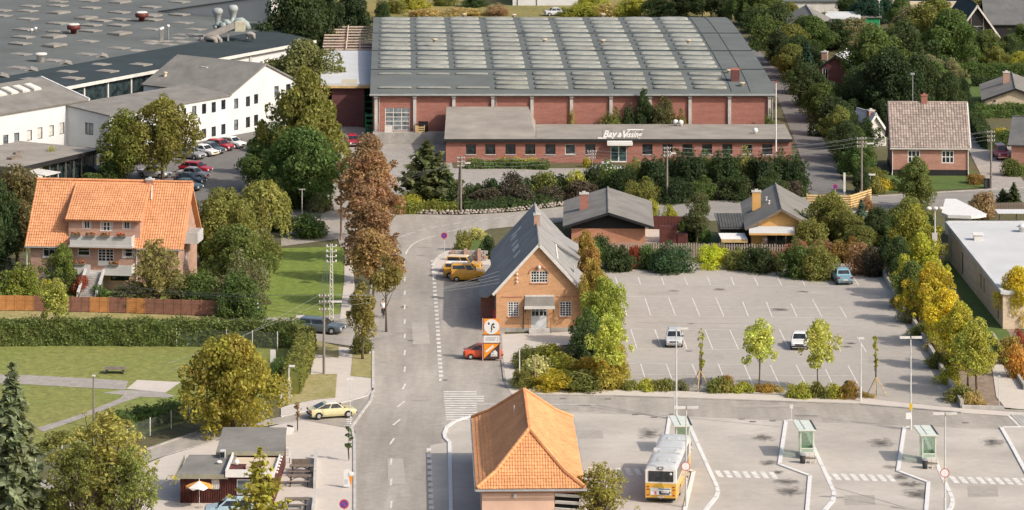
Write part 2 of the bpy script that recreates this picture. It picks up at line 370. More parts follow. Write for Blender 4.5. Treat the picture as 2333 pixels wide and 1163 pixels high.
for a in ((1459,828,1473,873),(1518,829,1534,873),(1577,830,1593,870),(1636,829,1650,863),(1695,831,1717,882),(1755,832,1778,882),(1814,832,1839,883),(1881,842,1900,882),(1932,833,1957,880)): L(*a)
pm.build('parking_line', LINE, PARK)
pm = Paint()
for ln in (((1358,923),(1440,938),(1522,954)),((1940,960),(2000,966),(2058,977)),((1860,1107),(1905,1112),(2000,1138),(2060,1156)),((905,760),(980,757)),((1450,735),(1700,738),(1960,745)),((1220,938),(1500,946),(1800,975))):
    for a, b in zip(ln, ln[1:]): pm.line(a, b, .05)
for x, y in ((1283,908),(1385,909),(1447,945),(1490,951),(1532,944),(1690,955),(1715,961),(1760,959),(2105,974),(2200,963),(936,776),(1013,866),(1570,800)): pm.bar(x, y, .55, .45)
pm.build('tar_seam', mat('tar_seal', (.2,.185,.17), .8, .3, 1, mode='pos'), MAIN)
# oil and tyre stains where the buses stop
OIL = None
def stain(px, py, w, d, name='oil_stain'):
    global OIL
    if OIL is None:
        m, n, l, b = newmat('oil_stain'); t = n.new('ShaderNodeTexCoord'); v = t.outputs['Generated']
        mp = n.new('ShaderNodeMapping'); l.new(v, mp.inputs[0]); mp.inputs['Location'].default_value = (-1, -1, 0); mp.inputs['Scale'].default_value = (2, 2, 0)
        gr = n.new('ShaderNodeTexGradient'); gr.gradient_type = 'SPHERICAL'; l.new(mp.outputs[0], gr.inputs[0])
        nz = noise(n, l, coords(n, l, 'pos'), 1.3, 5, .7)
        mu = n.new('ShaderNodeMath'); mu.operation = 'MULTIPLY'; l.new(gr.outputs['Fac'], mu.inputs[0]); l.new(nz, mu.inputs[1])
        ad_ = n.new('ShaderNodeMath'); ad_.operation = 'ADD'; l.new(gr.outputs['Fac'], ad_.inputs[0]); l.new(noise(n, l, coords(n, l, 'pos'), .9, 6, .7, 1.2), ad_.inputs[1])
        m2_ = n.new('ShaderNodeMath'); m2_.operation = 'MULTIPLY_ADD'; l.new(noise(n, l, coords(n, l, 'pos'), .75, 6, .72, 1.5), m2_.inputs[0]); m2_.inputs[1].default_value = 2.2; l.new(gr.outputs['Fac'], m2_.inputs[2])
        a = ramp(n, l, m2_.outputs[0], [(.0, 0), (1, 0)]); rr_ = n.new('ShaderNodeMapRange'); l.new(m2_.outputs[0], rr_.inputs[0]); rr_.inputs[1].default_value = 1.32; rr_.inputs[2].default_value = 2.1; rr_.inputs[3].default_value = 0; rr_.inputs[4].default_value = .62
        mu2 = n.new('ShaderNodeMath'); mu2.operation = 'MULTIPLY'; l.new(rr_.outputs[0], mu2.inputs[0]); l.new(ramp(n, l, gr.outputs['Fac'], [(0, 0), (.3, 1)]), mu2.inputs[1]); a = mu2.outputs[0]
        b.inputs['Base Color'].default_value = (.05, .045, .04, 1); b.inputs['Roughness'].default_value = .6; l.new(a, b.inputs['Alpha']); OIL = m
    c = G(px, py, .045); mb = MB(); mb.poly([(c.x-w/2, c.y-d/2, c.z), (c.x+w/2, c.y-d/2, c.z), (c.x+w/2, c.y+d/2, c.z), (c.x-w/2, c.y+d/2, c.z)])
    return mb.build(name, OIL, MAIN)
for px, py, w, d in ((1478,988,3,6.5),(1738,997,2.6,4.5),(2008,1010,3.2,5.5),(2262,1008,3,5),(1790,1098,3,3.2),(1800,1120,3.4,5),(2075,1104,3,3),(2095,1126,4,5),(1750,1055,2.4,3),(1770,1076,1.6,2.2),(2030,1065,2.4,2.4),(2050,1086,1.8,3),(1640,600+60,2,2),(1830,665,2.2,1.6),(1535,663,1.8,1),(1775,706,3,2.5),(1937,783,1.8,1.8),(1930,790,1.8,1.4),(1470,900,5,.8),(920,700,1.2,1.6),(1575,738,1.4,1)): stain(px, py, w, d)
PATCHD = mat_ground('asphalt_repair', (.335,.308,.27), (.375,.345,.305), .4, .6, .14); PATCHL = mat_ground('pale_asphalt_repair', (.38,.352,.312), (.43,.4,.355), .4, .6, .1)
for i, (x, y, w, d, m) in enumerate(((955,560,62,9,0),(868,812,34,30,0),(960,905,50,16,0),(905,1075,40,60,1),(1075,690,70,26,0),(960,760,40,50,1),(1500,668,90,9,0),(1700,742,120,7,1),(1620,812,60,12,0),(1860,666,80,8,1),(2010,820,60,16,0),(1340,990,70,20,0),(1690,1000,60,16,1),(1960,1140,70,24,0),(1700,1130,70,30,1),(1250,930,90,8,0),(2060,1020,1,1,1),(1750,926,160,7,0),(2240,1120,70,26,0))):
    c = .0 ; sheet('asphalt_patch', [(x-w/2,y+d/2),(x+w/2,y+d/2-1),(x+w/2-d*.12,y-d/2),(x-w/2-d*.05,y-d/2+1)], PATCHL if m else PATCHD, 3.35, MAIN)
# raised bus islands with white kerbs
def island(outline, closed=True):
    P = [G(*p, 0) for p in outline]
    r = structure(link('bus_island', None))
    mb = MB(); mb.prism([(p.x, p.y) for p in P], .02, .11)
    mb.build('island_paving', PLAZA, r)
    kb = MB()
    for a, b in zip(P, P[1:] + P[:1]):
        if min(a.y, b.y) < 290: continue
        t = (b-a).normalized(); nn = Vector((-t.y, t.x, 0)) * .16; e = t*.05
        kb.prism([(q.x, q.y) for q in (a-nn-e, b-nn+e, b+nn+e, a+nn-e)], .0, .135)
    kb.build('kerb', WHITE, r); return r
for dx, dy, c in ((-265,-9,(1558,1082)), (0,0,None), (270,15,None)):
    o = [(1838-(dx<0)*28+dx,1240+dy)] if dx < 0 else [(1833+dx,1240+dy)]
    o += [(1845.5+dx,1087+dy),(1776+dx,1061+dy),(1791+dx,961+dy),(1808+dx,960+dy),(1819+dx,963+dy),(1831+dx,973+dy),(1841+dx,993+dy),(1853+dx,1021+dy),(1873+dx,1065+dy),(1893+dx,1109+dy),(1899+dx,1122+dy),(1900+dx,1133+dy),(1896+dx,1145+dy),(1878+dx,1166+dy),(1855+dx,1200+dy)]
    island(o)
island([(2281,976),(2306,1020),(2345,1092),(2420,1092),(2420,976)])
# kerbs
def kerb(pts, m=CONCW, w=.22, h=.12, name='kerb'):
    P = [G(*p) for p in pts]; mb = MB()
    for a, b in zip(P, P[1:]):
        t = (b-a).normalized(); nn = Vector((-t.y, t.x, 0))*w*.5; e = t*.03
        mb.prism([(q.x, q.y) for q in (a-nn-e, b-nn+e, b+nn+e, a+nn-e)], -.05, h)
    return structure(mb.build(name, m))
kerb([(1028,1200),(1026,1100),(1024,1010),(1014,1000),(1012,990),(1018,975),(1036,962),(1066,952),(1110,946)], WHITE, .3)
kerb([(800,976),(846,912),(850,888),(850,802)]); kerb([(850,888),(836,903),(800,914),(720,933),(640,951)], CONCW)
kerb([(333,1026),(390,1006),(450,987)], CONC); kerb([(808,1200),(808,1090),(807,1000),(802,978)])
kerb([(1150,868),(1144,820),(1141,766)], CONC); kerb([(1166,901),(1400,904),(1960,923),(2190,942)], CONC)
kerb([(1290,510),(1600,503),(1840,493),(1990,481)], CONC, .2); kerb([(2000,448),(2200,436),(2400,426)], CONC, .2); kerb([(985,602),(997,587),(1012,577),(1030,571)], CONCW)
# ---------------------------------------------------------------- building kit
def clip(poly, a, b, c):                 # keep a*s + b*z <= c
    out = []
    for i in range(len(poly)):
        p, q = poly[i], poly[(i+1) % len(poly)]; dp = a*p[0]+b*p[1]-c; dq = a*q[0]+b*q[1]-c
        if dp <= 0: out.append(p)
        if dp*dq < 0: t = dp/(dp-dq); out.append((p[0]+(q[0]-p[0])*t, p[1]+(q[1]-p[1])*t))
    return out
def wall(mb, A, U, L, H, holes=(), clips=(), rec=.14):
    A = Vector(A); U = Vector(U); N = U.cross(Vector((0,0,1)))
    S = sorted({0, L, *[h[0] for h in holes], *[h[2] for h in holes]}); Z = sorted({0, H, *[h[1] for h in holes], *[h[3] for h in holes]})
    pt = lambda s, z, r=0: A + U*s + Vector((0,0,z)) - N*r
    for s0, s1 in zip(S, S[1:]):
        for z0, z1 in zip(Z, Z[1:]):
            cs, cz = (s0+s1)/2, (z0+z1)/2
            if any(h[0] < cs < h[2] and h[1] < cz < h[3] for h in holes): continue
            p = [(s0,z0),(s1,z0),(s1,z1),(s0,z1)]
            for c in clips: p = clip(p, *c) if len(p) > 2 else p
            if len(p) > 2: mb.poly([pt(*q) for q in p])
    for s0, z0, s1, z1 in [h[:4] for h in holes]:
        for a, b in (((s0,z0),(s1,z0)),((s1,z0),(s1,z1)),((s1,z1),(s0,z1)),((s0,z1),(s0,z0))):
            mb.poly([pt(*a), pt(*b), pt(*b, rec), pt(*a, rec)])
def window(parent, A, U, r, cols=2, rows=1, rec=.14, fw=.07, mw=.045, frame=None, glass=None, sill=None, name='window', door=0, curtain=0):
    frame = frame or WHITE; glass = glass or GLASS
    A = Vector(A); U = Vector(U); N = U.cross(Vector((0,0,1))); s0, z0, s1, z1 = r[:4]
    mb = MB(); mb.mx = Matrix(((U.x, -N.x, 0, A.x), (U.y, -N.y, 0, A.y), (0, 0, 1, A.z), (0,0,0,1)))
    y0, y1 = rec-.09, rec-.02
    mb.box(s0, y0, z0, s0+fw, y1, z1); mb.box(s1-fw, y0, z0, s1, y1, z1); mb.box(s0+fw, y0, z1-fw, s1-fw, y1, z1); mb.box(s0+fw, y0, z0, s1-fw, y1, z0+fw)
    zb = z0+fw
    if door: mb.box(s0+fw, y0+.02, z0+fw, s1-fw, y1, z0+door); zb = z0+door
    for k in range(1, cols): x = s0+(s1-s0)*k/cols; w = mw/2 if (cols < 4 or k*2 != cols) else mw*.9; mb.box(x-w, y0+.012, zb, x+w, y1-.004, z1-fw)
    for k in range(1, rows): z = zb+(z1-fw-zb)*k/rows; mb.box(s0+fw, y0+.022, z-mw/2, s1-fw, y1-.008, z+mw/2)
    f = mb.build(name, frame, parent)
    gb = MB(); gb.mx = mb.mx; gb.poly([(s0+fw*.5, y1-.015, zb), (s1-fw*.5, y1-.015, zb), (s1-fw*.5, y1-.015, z1-fw*.5), (s0+fw*.5, y1-.015, z1-fw*.5)]); gb.build('pane', glass, f)
    if curtain:
        cb = MB(); cb.mx = mb.mx; w = (s1-s0)*.2
        for a, b in ((s0+fw, s0+fw+w), (s1-fw-w, s1-fw)): cb.box(a, y1-.022, zb, b, y1-.018, z1-fw)
        cb.build('curtain', CURT, f)
    if sill:
        sb = MB(); sb.mx = mb.mx; sb.box(s0-.06, -.07, z0-.1, s1+.06, y0-.004, z0-.002); sb.build('sill', sill, f)
    return f
def tiles(name, O, U, V, poly, tw, th, m, parent, lift=.05, jit=.012):
    """interlocking roof tiles over the planar polygon (in s along the eave, t up the slope); each tile a small curved pan"""
    O = Vector(O); U = Vector(U).normalized(); V = Vector(V).normalized(); N = U.cross(V); mb = MB(); rnd = random.Random(3)
    smin = min(p[0] for p in poly); smax = max(p[0] for p in poly); tmax = max(p[1] for p in poly); tmin = min(p[1] for p in poly)
    def inside(s, t):
        c = False
        for i in range(len(poly)):
            (x1, y1), (x2, y2) = poly[i], poly[(i+1) % len(poly)]
            if (y1 > t) != (y2 > t) and s < (x2-x1)*(t-y1)/(y2-y1)+x1: c = not c
        return c
    nj = max(1, round((tmax-tmin)/th)); ni = max(1, round((smax-smin)/tw)); th = (tmax-tmin)/nj; tw = (smax-smin)/ni
    for j in range(nj):
        for i in range(ni):
            s, t = smin+(i+.5)*tw, tmin+(j+.5)*th
            if not inside(s, t): continue
            j0 = rnd.uniform(-jit, jit); vs = []
            for dt, h in ((-.56*th, lift), (.5*th, .008)):
                for ds, k in ((-.5,.25),(-.25,.95),(0,.7),(.22,.12),(.5,.25)):
                    vs.append(O+U*(s+ds*tw)+V*(t+dt)+N*(h+k*tw*.17+j0))
            mb.add(vs, [(k, k+1, k+6, k+5) for k in range(4)] + [])
    return stuff(mb.build(name, m, parent))
def ridge_caps(mb, a, b, r=.13, step=.36):
    a, b = Vector(a), Vector(b); n = max(1, int((b-a).length/step)); t = (b-a)/n
    for i in range(n): mb.tube([a+t*i, a+t*(i+1.06)], [r*1.06, r*.94], 6)
def chimney(parent, x, y, z0, z1, w, d, m, cap=CONCW, name='chimney'):
    mb = MB(); mb.box(x-w/2, y-d/2, z0, x+w/2, y+d/2, z1); c = mb.build(name, m, parent)
    kb = MB(); kb.box(x-w/2-.06, y-d/2-.06, z1, x+w/2+.06, y+d/2+.06, z1+.12); kb.box(x-w*.2, y-d*.2, z1+.12, x+w*.2, y+d*.2, z1+.3); kb.build('chimney_cap', cap, c); return c
BR_RED = mat_brick('red_brick', (.385,.125,.09), (.31,.1,.075), (.36,.25,.21)); BR_YEL = mat_brick('yellow_brick', (.62,.315,.145), (.54,.265,.12), (.55,.39,.26), dirt=.2)
BR_PINK = mat_brick('pale_red_brick', (.44,.2,.145), (.38,.165,.12), (.44,.32,.27)); BR_ROSE = mat_brick('rose_brick', (.46,.27,.2), (.41,.235,.175), (.46,.34,.28)); BR_ORG = mat_brick('orange_brick', (.52,.2,.11), (.43,.17,.095), (.45,.3,.22))
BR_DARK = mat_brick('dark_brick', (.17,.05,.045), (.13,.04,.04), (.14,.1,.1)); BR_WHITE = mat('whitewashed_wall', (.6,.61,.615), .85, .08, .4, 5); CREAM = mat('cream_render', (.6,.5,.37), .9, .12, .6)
OCHRE = mat('ochre_render', (.62,.36,.13), .9, .1, .8); SALMON = mat('salmon_render', (.62,.42,.32), .9, .12, .6); PLANKRED = mat('red_brown_planks', (.105,.035,.03), .8, .3, 2, island=.2)
FELT = mat('grey_roof_felt', (.125,.14,.134), .9, .16, .25, 9, mode='pos', bmp=.2); FELTD = mat('dark_roof_felt', (.035,.05,.056), .9, .18, .25, 9, mode='pos', bmp=.2); FELTL = mat('light_roof_felt', (.125,.138,.134), .9, .2, .15, 8, mode='pos', bmp=.2)
ETER = mat('grey_fibre_cement', (.21,.202,.184), .9, .22, .5, 7, mode='pos', bmp=.3); ETERG = mat('brownish_slate', (.275,.27,.262), .85, .22, .5, 7, mode='pos', bmp=.3); ETERD = mat('dark_fibre_cement', (.125,.13,.13), .9, .22, .5, 7, mode='pos', bmp=.3); ETERB = mat('pale_gravel_roof', (.295,.268,.232), .95, .22, .35, 6, mode='pos', bmp=.3)
TILE_O = mat('orange_clay_tile', (.66,.305,.15), .8, .16, .5, 4, island=.12); TILE_O2 = mat('old_orange_clay_tile', (.68,.32,.145), .78, .14, .4, 4, island=.1); TILE_G = mat('grey_clay_tile', (.33,.27,.235), .85, .15, .5, 4, island=.25)
DOME = mat('weathered_acrylic', (.275,.285,.255), .65, .22, .7, 4, mode='pos', spec=.5); DOMED = mat('dirty_acrylic', (.25,.255,.225), .65, .25, .6, 5, mode='pos'); SKYL = mat('dusty_skylight', (.265,.25,.225), .8, .2, .8, 5, mode='pos'); ZINC = mat('zinc', (.34,.36,.36), .55, .2, 1)
WHROOF = mat('white_roof_sheet', (.54,.555,.56), .75, .1, .3, 5, mode='pos'); PALEROOF = mat('pale_grey_roof', (.52,.53,.54), .8, .1, .2, 5, mode='pos')

# ---------------------------------------------------------------- the red brick warehouse with rows of domed skylights
WX, WD = -17.75, 493.0                      # front left corner
SK = -.03                                   # its long sides run slightly to the left of the view
def wq(x, y, z): return (x + SK*y, y, z)
wh = thing('warehouse', 'long red brick warehouse under a vast grey roof with rows of domed skylights', 'warehouse', (WX, WD, 0))
WL = 51.0; WDEP = 79.0
prof = [(-.6,6.15),(.4,6.35),(6,6.9),(14,7.25),(28,7.5),(48,7.7),(60,7.6),(68,7.4),(74,7.05),(79.6,6.1)]
def wroof(y):
    for (a, za), (b, zb) in zip(prof, prof[1:]):
        if a <= y <= b: return za+(zb-za)*(y-a)/(b-a)
    return 6.1
mb = MB(); hg = (1.55, 1.45, 4.7, 4.35)
wall(mb, (0,0,0), (1,0,0), WL, 6.1, [hg])
mb.build('front_wall', BR_RED, wh)
mb = MB()
for x, s in ((0,1),(WL,-1)):
    vs = [wq(x, y, 0) for y, z in prof[1:-1]] + [wq(x, y, z-.2) for y, z in prof[1:-1]][::-1]; mb.poly(vs)
mb.poly([wq(0,WDEP,0), wq(WL,WDEP,0), wq(WL,WDEP,6), wq(0,WDEP,6)]); mb.build('wall', BR_RED, wh)
mb = MB()
for (a, za), (b, zb) in zip(prof, prof[1:]): mb.slab([wq(-.35,a,za), wq(WL+.35,a,za), wq(WL+.35,b,zb), wq(-.35,b,zb)], .28)
wr = mb.build('roof', FELT, wh)
mb = MB(); mb.box(-.4, -.68, 5.98, WL+.4, -.6, 6.2); mb.build('gutter', ZINC, wh)
for k, px in enumerate((857,945,1034,1123,1212,1302,1392,1481,1572,1662,1753)):
    x = (px-CX)*WD/F - WX; mb = MB(); mb.box(max(x-.2,-.1), -.28, 0, x+.2, -.003, 5.7); mb.box(max(x-.26,-.15), -.5, 5.7, x+.26, -.006, 6.02); mb.build('column', CONCW, wh)
    if k in (0, 3, 10): q = MB(); q.tube([(x+.38,-.1,0),(x+.38,-.1,5.9)], .06, 6); q.build('downpipe', GREYM, wh)
window(wh, (0,0,0), (1,0,0), hg, 3, 5, .14, .09, .09, OFFW, GLASSL)
# a skylight: long blown dome on a low kerb, rounded at both ends
def dome_mesh(L_, D_, H_, m):
    mb = MB(); n = 8; prf = [(-.5,.0),(-.47,.55),(-.40,.85),(-.2,1),(.2,1),(.40,.85),(.47,.55),(.5,0)]
    for px_, k in prf:
        for j in range(7):
            a = PI*j/6; mb.v.append((px_*L_, -math.cos(a)*D_*.5*(.62+.38*k), .04+math.sin(a)*H_*max(k,.1)))
    for i in range(len(prf)-1):
        for j in range(6): mb.f.append((i*7+j, (i+1)*7+j, (i+1)*7+j+1, i*7+j+1)); mb.m.append(0)
    mb.box(-L_*.5, -D_*.5, -.12, L_*.5, D_*.5, .04)
    return mb.mesh('skylight', m, True)
DM1 = dome_mesh(4.2, 1.75, .24, DOME); DM2 = dome_mesh(4.2, 1.75, .2, DOMED)
cols = [900,988.5,1077,1166,1255.5,1344,1435,1524,1614.5]
def row_y(py):
    lo, hi = 0, 78
    for _ in range(40):
        m = (lo+hi)/2
        if YH+F*(HC-wroof(m)-.1)/(WD+m) > py: lo = m
        else: hi = m
    return lo
rows = [row_y(v) for v in (198.5,188.5,178.5,167, 151,142,132,121, 110,100.5,91,80.5, 70,60.5,51.5,43)]
mb = MB()                                                       # welted seams and low fire walls across the roof
for y in (row_y(157.5), row_y(115), row_y(75)): mb.box(-.3+SK*y, y-.1, wroof(y)-.05, WL+.3+SK*y, y+.1, wroof(y)+.1)
for x in (45.8, 48.2): 
    for (a, za), (b, zb) in zip(prof[1:-1], prof[2:-1]): mb.tube([wq(x,a,za+.01), wq(x,b,zb+.01)], .05, 4)
mb.build('roof_seam', FELTD, wr)
for ci, px in enumerate(cols):
    x = (px-CX)*(WD+5)/F - WX + .15
    for ri, y in enumerate(rows):
        if ci < 3 and ri in (1, 2): continue
        low = ci < 3 and ri < 4
        o = link('skylight', DM2 if (low or ri < 4 or (ri > 7 and ri < 11 and (ci*5+ri) % 3 == 0)) else DM1, wr, wq(x, y, wroof(y)+.05))
        o.scale = (1 + .01*math.sin(ci*3+ri), (1.3 if ri % 4 == 3 else 1.0) + .06*math.sin(ci*7+ri*3) if not low else .75, .5 if low else 1+.15*math.sin(ri*5+ci))
mb = MB(); x = 46.6; mb.box(x-.55,5.9,6.3,x+.55,7.0,8.35); c = mb.build('chimney', BR_DARK, wr); mb = MB(); mb.box(x-.62,5.83,8.35,x+.62,7.07,8.5); mb.build('chimney_cap', BR_RED, c)
mb = MB(); mb.lathe([(.22,0),(.22,.3),(.42,.38),(.42,.46),(.1,.5)], 12); vent = mb.mesh('roof_vent', CREAM, True)
for px, y in ((1057,66),(1373,66),(1373,35),(1568,35),(1240,36),(990,36),(1660,12),(1690,3.4),(1170,65)):
    x = (px-CX)*(WD+y)/F - WX - SK*y; link('roof_vent', vent, wr, wq(x, y, wroof(y)+(.6 if y > 20 and px < 1650 else 0)))
# loading dock
mb = MB(); mb.box(.05,-2.0,0,9.2,-.3,1.42); mb.build('loading_dock', CONC, wh)
# ---- low office wing
lw = thing('office_wing', 'low red brick office wing with white lettering and a glazed entrance', 'office', ((1016-CX)*476/F, 476, 0))
LWL = (1803-1016)*476/F; P2X = lambda px: (px-1016)*476/F
H0, H1 = 1.05, 2.3
wins = [(P2X(p)-.62, H0, P2X(p)+.62, H1) for p in (1073,1117,1163,1208,1254,1299,1345,1475,1521,1566,1611,1657,1703,1748)]
door = (P2X(1391), .08, P2X(1428), 2.15)
mb = MB(); wall(mb, (0,0,0), (1,0,0), LWL, 2.8, wins+[door]); wall(mb, (LWL,0,0), (0,1,0), 12.5, 2.75); wall(mb, (0,12.5,0), (0,-1,0), 12.5, 2.75)
mb.poly([(LWL,12.5,0),(0,12.5,0),(0,12.5,2.75),(LWL,12.5,2.75)])
mb.poly([(.003,0,2.7),(.003,15.6,2.7),(.003,15.6,4.4)]); mb.build('wall', BR_RED, lw)
for i, w in enumerate(wins): window(lw, (0,0,0), (1,0,0), w, 1, 1, .16, .06, .05, WHITE if i in (5,12) else DARKM, GLASS, CONCW)
window(lw, (0,0,0), (1,0,0), door, 2, 1, .12, .09, .14, WHITE, mat_glass('green_glass', (.03,.07,.07)), name='door', door=.14)
XJ = P2X(1222)
mb = MB(); mb.slab([(XJ,-.35,2.98),(LWL+.1,-.35,2.98),(LWL+.1,13,2.85),(XJ,13,2.85)], .2)
mb.slab([(-.2,-.35,2.98),(XJ,-.35,2.98),(XJ-.9,16.2,4.62),(-.2,16.2,4.62)], .2); mb.poly([(XJ-.002,-.3,2.8),(XJ-.02,16,2.8),(XJ-.9,16.15,4.5)])
lr = mb.build('roof', ETERB, lw)
mb = MB(); mb.box(-.22,-.44,2.62,LWL+.14,-.36,2.99); mb.build('fascia', BLACK, lw)
mb = MB(); mb.box(P2X(1383),-1.3,2.32,P2X(1441),-.02,2.62); mb.box(P2X(1383),-.7,2.66,P2X(1440),-.46,2.8); mb.build('entrance_canopy', WHITE, lw)
mb = MB(); mb.lathe([(.22,0),(.22,.2),(.34,.3),(.3,.6),(.1,.72)], 10); v2 = mb.mesh('roof_vent', WHITE, True)
for p, y in ((1726,4.5),(1548,11.6),(1560,11.2)): link('roof_vent', v2, lr, (P2X(p), y, 2.93))
def text(name, s, size, m, parent, loc, rot=(PI/2,0,0), shear=0, ext=.05, sx=1, align='CENTER', bold=0):
    c = bpy.data.curves.new(name, 'FONT'); c.body = s; c.size = size; c.shear = shear; c.extrude = ext; c.align_x = align; c.offset = bold; c.resolution_u = 3
    t = bpy.data.objects.new('tmp', c); COL.objects.link(t); dg = bpy.context.evaluated_depsgraph_get()
    me = bpy.data.meshes.new_from_object(t.evaluated_get(dg)); bpy.data.objects.remove(t); me.name = name; me.materials.clear(); me.materials.append(m)
    o = link(name, me, parent, loc); o.rotation_euler = rot; o.scale = (sx,1,1); return o
sg = thing('roof_sign', 'white slanted letters Bay & Vissing standing on the office roof edge', 'sign', ((1366-CX)*476/F, 476.2, 3.0))
SIGNW = mat('white_enamel', (.86,.85,.82), .5, .05)
zx = .054
sg.scale = (1.14,1,1.12)
text('lettering', 'Bay', 1.05, SIGNW, sg, (.35,0,.12), shear=.35, ext=.07, sx=.92, align='LEFT', bold=.018)
text('lettering', '&', .72, SIGNW, sg, (1.92,0,.12), shear=.3, ext=.07, sx=.95, align='LEFT', bold=.018)
text('lettering', 'V', 1.15, SIGNW, sg, (2.3,0,.05), shear=.35, ext=.07, sx=1.0, align='LEFT', bold=.02)
text('lettering', 'issing', .92, SIGNW, sg, (2.88,0,.12), shear=.35, ext=.07, sx=.82, align='LEFT', bold=.015)
mb = MB(); mb.box(-.2,-.06,-.02,.75,.06,.07); mb.box(.95,-.06,-.14,1.5,.06,-.06); mb.box(3.3,-.06,-.16,4.4,.06,-.07); mb.box(3.0,-.06,.9,4.75,.06,1.0); mb.build('flourish', SIGNW, sg)
mb = MB()
for x in (.3,1.3,2.4,3.4,4.4): mb.tube([(x,.07,-.05),(x,.5,-.05)], .02, 4); mb.tube([(x,.5,-.05),(x,.07,.9)], .02, 4)
mb.build('bracket', DARKM, sg)
# ---- white roofed annex with open rafters to the left of the warehouse
ax = thing('annex', 'brick annex with a white flat roof and open timber rafters behind', 'building', ((735-CX)*506/F, 506, 0))
AXL = (849-735)*506/F
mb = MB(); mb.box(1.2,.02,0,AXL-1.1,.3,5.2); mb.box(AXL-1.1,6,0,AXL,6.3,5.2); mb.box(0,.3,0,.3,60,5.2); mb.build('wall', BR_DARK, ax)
mb = MB(); mb.slab([(-.3,-.6,5.75),(AXL,-.6,5.75),(AXL-1.1,33,5.75),(-1.6,33,5.75)], .28); mb.build('roof', WHROOF, ax)
mb = MB(); mb.box(-.3,-.68,5.15,AXL-.05,-.6,5.48); mb.build('fascia', WOODY, ax)
mb = MB(); mb.box(2.4,-.5,5.755,4.5,3.4,5.77); mb.build('roof_patch', mat('buff_sheet',(.5,.45,.33),.8,.1), ax)
for k in range(9):
    y = 34.5+k*3.2; b_ = MB(); b_.box(-1.7-.03*(y-33),y,5.62,AXL-1.2-.03*(y-33),y+.3,5.8); b_.build('rafter', mat('rafter_timber',(.62,.5,.4),.9,.15) if k == 0 else bpy.data.materials['rafter_timber'], ax)
mb = MB(); mb.tube([(1.6,34,5.95),(.8,60,5.95)], .1, 4); mb.tube([(AXL-3,34,5.2),(AXL-4,60,5.2)], .1, 4); mb.build('purlin', bpy.data.materials['rafter_timber'], ax)
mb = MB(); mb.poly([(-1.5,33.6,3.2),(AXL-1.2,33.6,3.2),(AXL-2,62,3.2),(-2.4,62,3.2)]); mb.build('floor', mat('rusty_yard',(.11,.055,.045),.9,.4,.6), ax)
# green steel racks beside the warehouse, pallets and a cage on the dock
GREEN = mat('green_enamel', (.02,.25,.10), .5, .2)
def rack(px, py, w, h, n, label, name='steel_rack', m=None, d=1.0):
    p = G(px, py); t = thing(name, label, 'rack', p)
    for i, (x, y) in enumerate(((-w/2,0),(w/2,0),(w/2,d),(-w/2,d))): q = MB(); q.box(x-.05,y-.05,0,x+.05,y+.05,h); q.build('upright', m or GREEN, t)
    for k in range(n): z = h*(k+.5)/n; q = MB(); q.box(-w/2+.05,-.04,z,w/2-.05,d+.04,z+.1); q.build('shelf', m or GREEN, t)
rack(842, 306, 1.05, 2.6, 4, 'front green steel rack leaning by the warehouse corner', d=1.5); rack(839.5, 286, 1.0, 4.3, 5, 'tall green steel rack behind the front one in the alley', d=3)
def crate(name, label, px, z, w, d, h, m, n=4, cat='crate', dist=491.6):
    t = thing(name, label, cat, ((px-CX)*dist/F, dist, z))
    for x0 in (-w/2, w/2-.08):
        for y0 in (0, d-.08): q = MB(); q.box(x0,y0,0,x0+.08,y0+.08,h); q.build('post', m, t)
    for k in range(n):
        z0 = h*(k+.12)/n; q = MB(); q.box(-w/2,-.03,z0,w/2,-.002,z0+h/n*.62); q.box(-w/2,d+.002,z0,w/2,d+.03,z0+h/n*.62); q.build('slat', m, t)
        q = MB(); q.box(-w/2-.03,0,z0,-w/2-.002,d,z0+h/n*.62); q.box(w/2+.002,0,z0,w/2+.03,d,z0+h/n*.62); q.build('slat', m, t)
    return t
crate('pallet_crate', 'pale wooden slatted crate on the loading dock', 956.5, 1.42, 1.2, .8, .85, WOODY, 3, dist=491.4)
mb = MB(); mb.box(-.7,0,0,.5,.5,1.25); mb.slab([(-.75,-.05,1.34),(.55,-.05,1.34),(.4,.55,1.2),(-.6,.55,1.2)],.1); o = mb.build('dark_box', BLACK, None, loc=((966-CX)*492.2/F, 492.2, 1.42)); tag(o, 'black covered box behind the wooden crate on the dock', 'box')
t = thing('wire_cage', 'rusty wire cage trolley at the left end of the loading dock', 'cage', ((869-CX)*491.6/F, 491.6, 1.42))
for x in (-.4,0,.4): q = MB(); q.tube([(x,0,0),(x,0,1.1)], .025, 4); q.tube([(x,.5,0),(x,.5,1.1)], .025, 4); q.build('upright', BR_PINK, t)
q = MB()
for z in (.1,.45,.8,1.1): q.tube([(-.4,0,z),(.4,0,z),(.4,.5,z),(-.4,.5,z),(-.4,0,z)], .02, 4)
q.build('rail', BR_PINK, t)
mb = MB(); mb.box(-.5,0,0,.5,.06,.8); mb.box(-.5,.06,0,-.4,.5,.1); mb.box(.4,.06,0,.5,.5,.1); o = mb.build('panel_cart', OFFW, None, loc=((885-CX)*491.7/F, 491.7, 1.42)); tag(o, 'pale grey panel cart in front of the warehouse gate', 'cart')

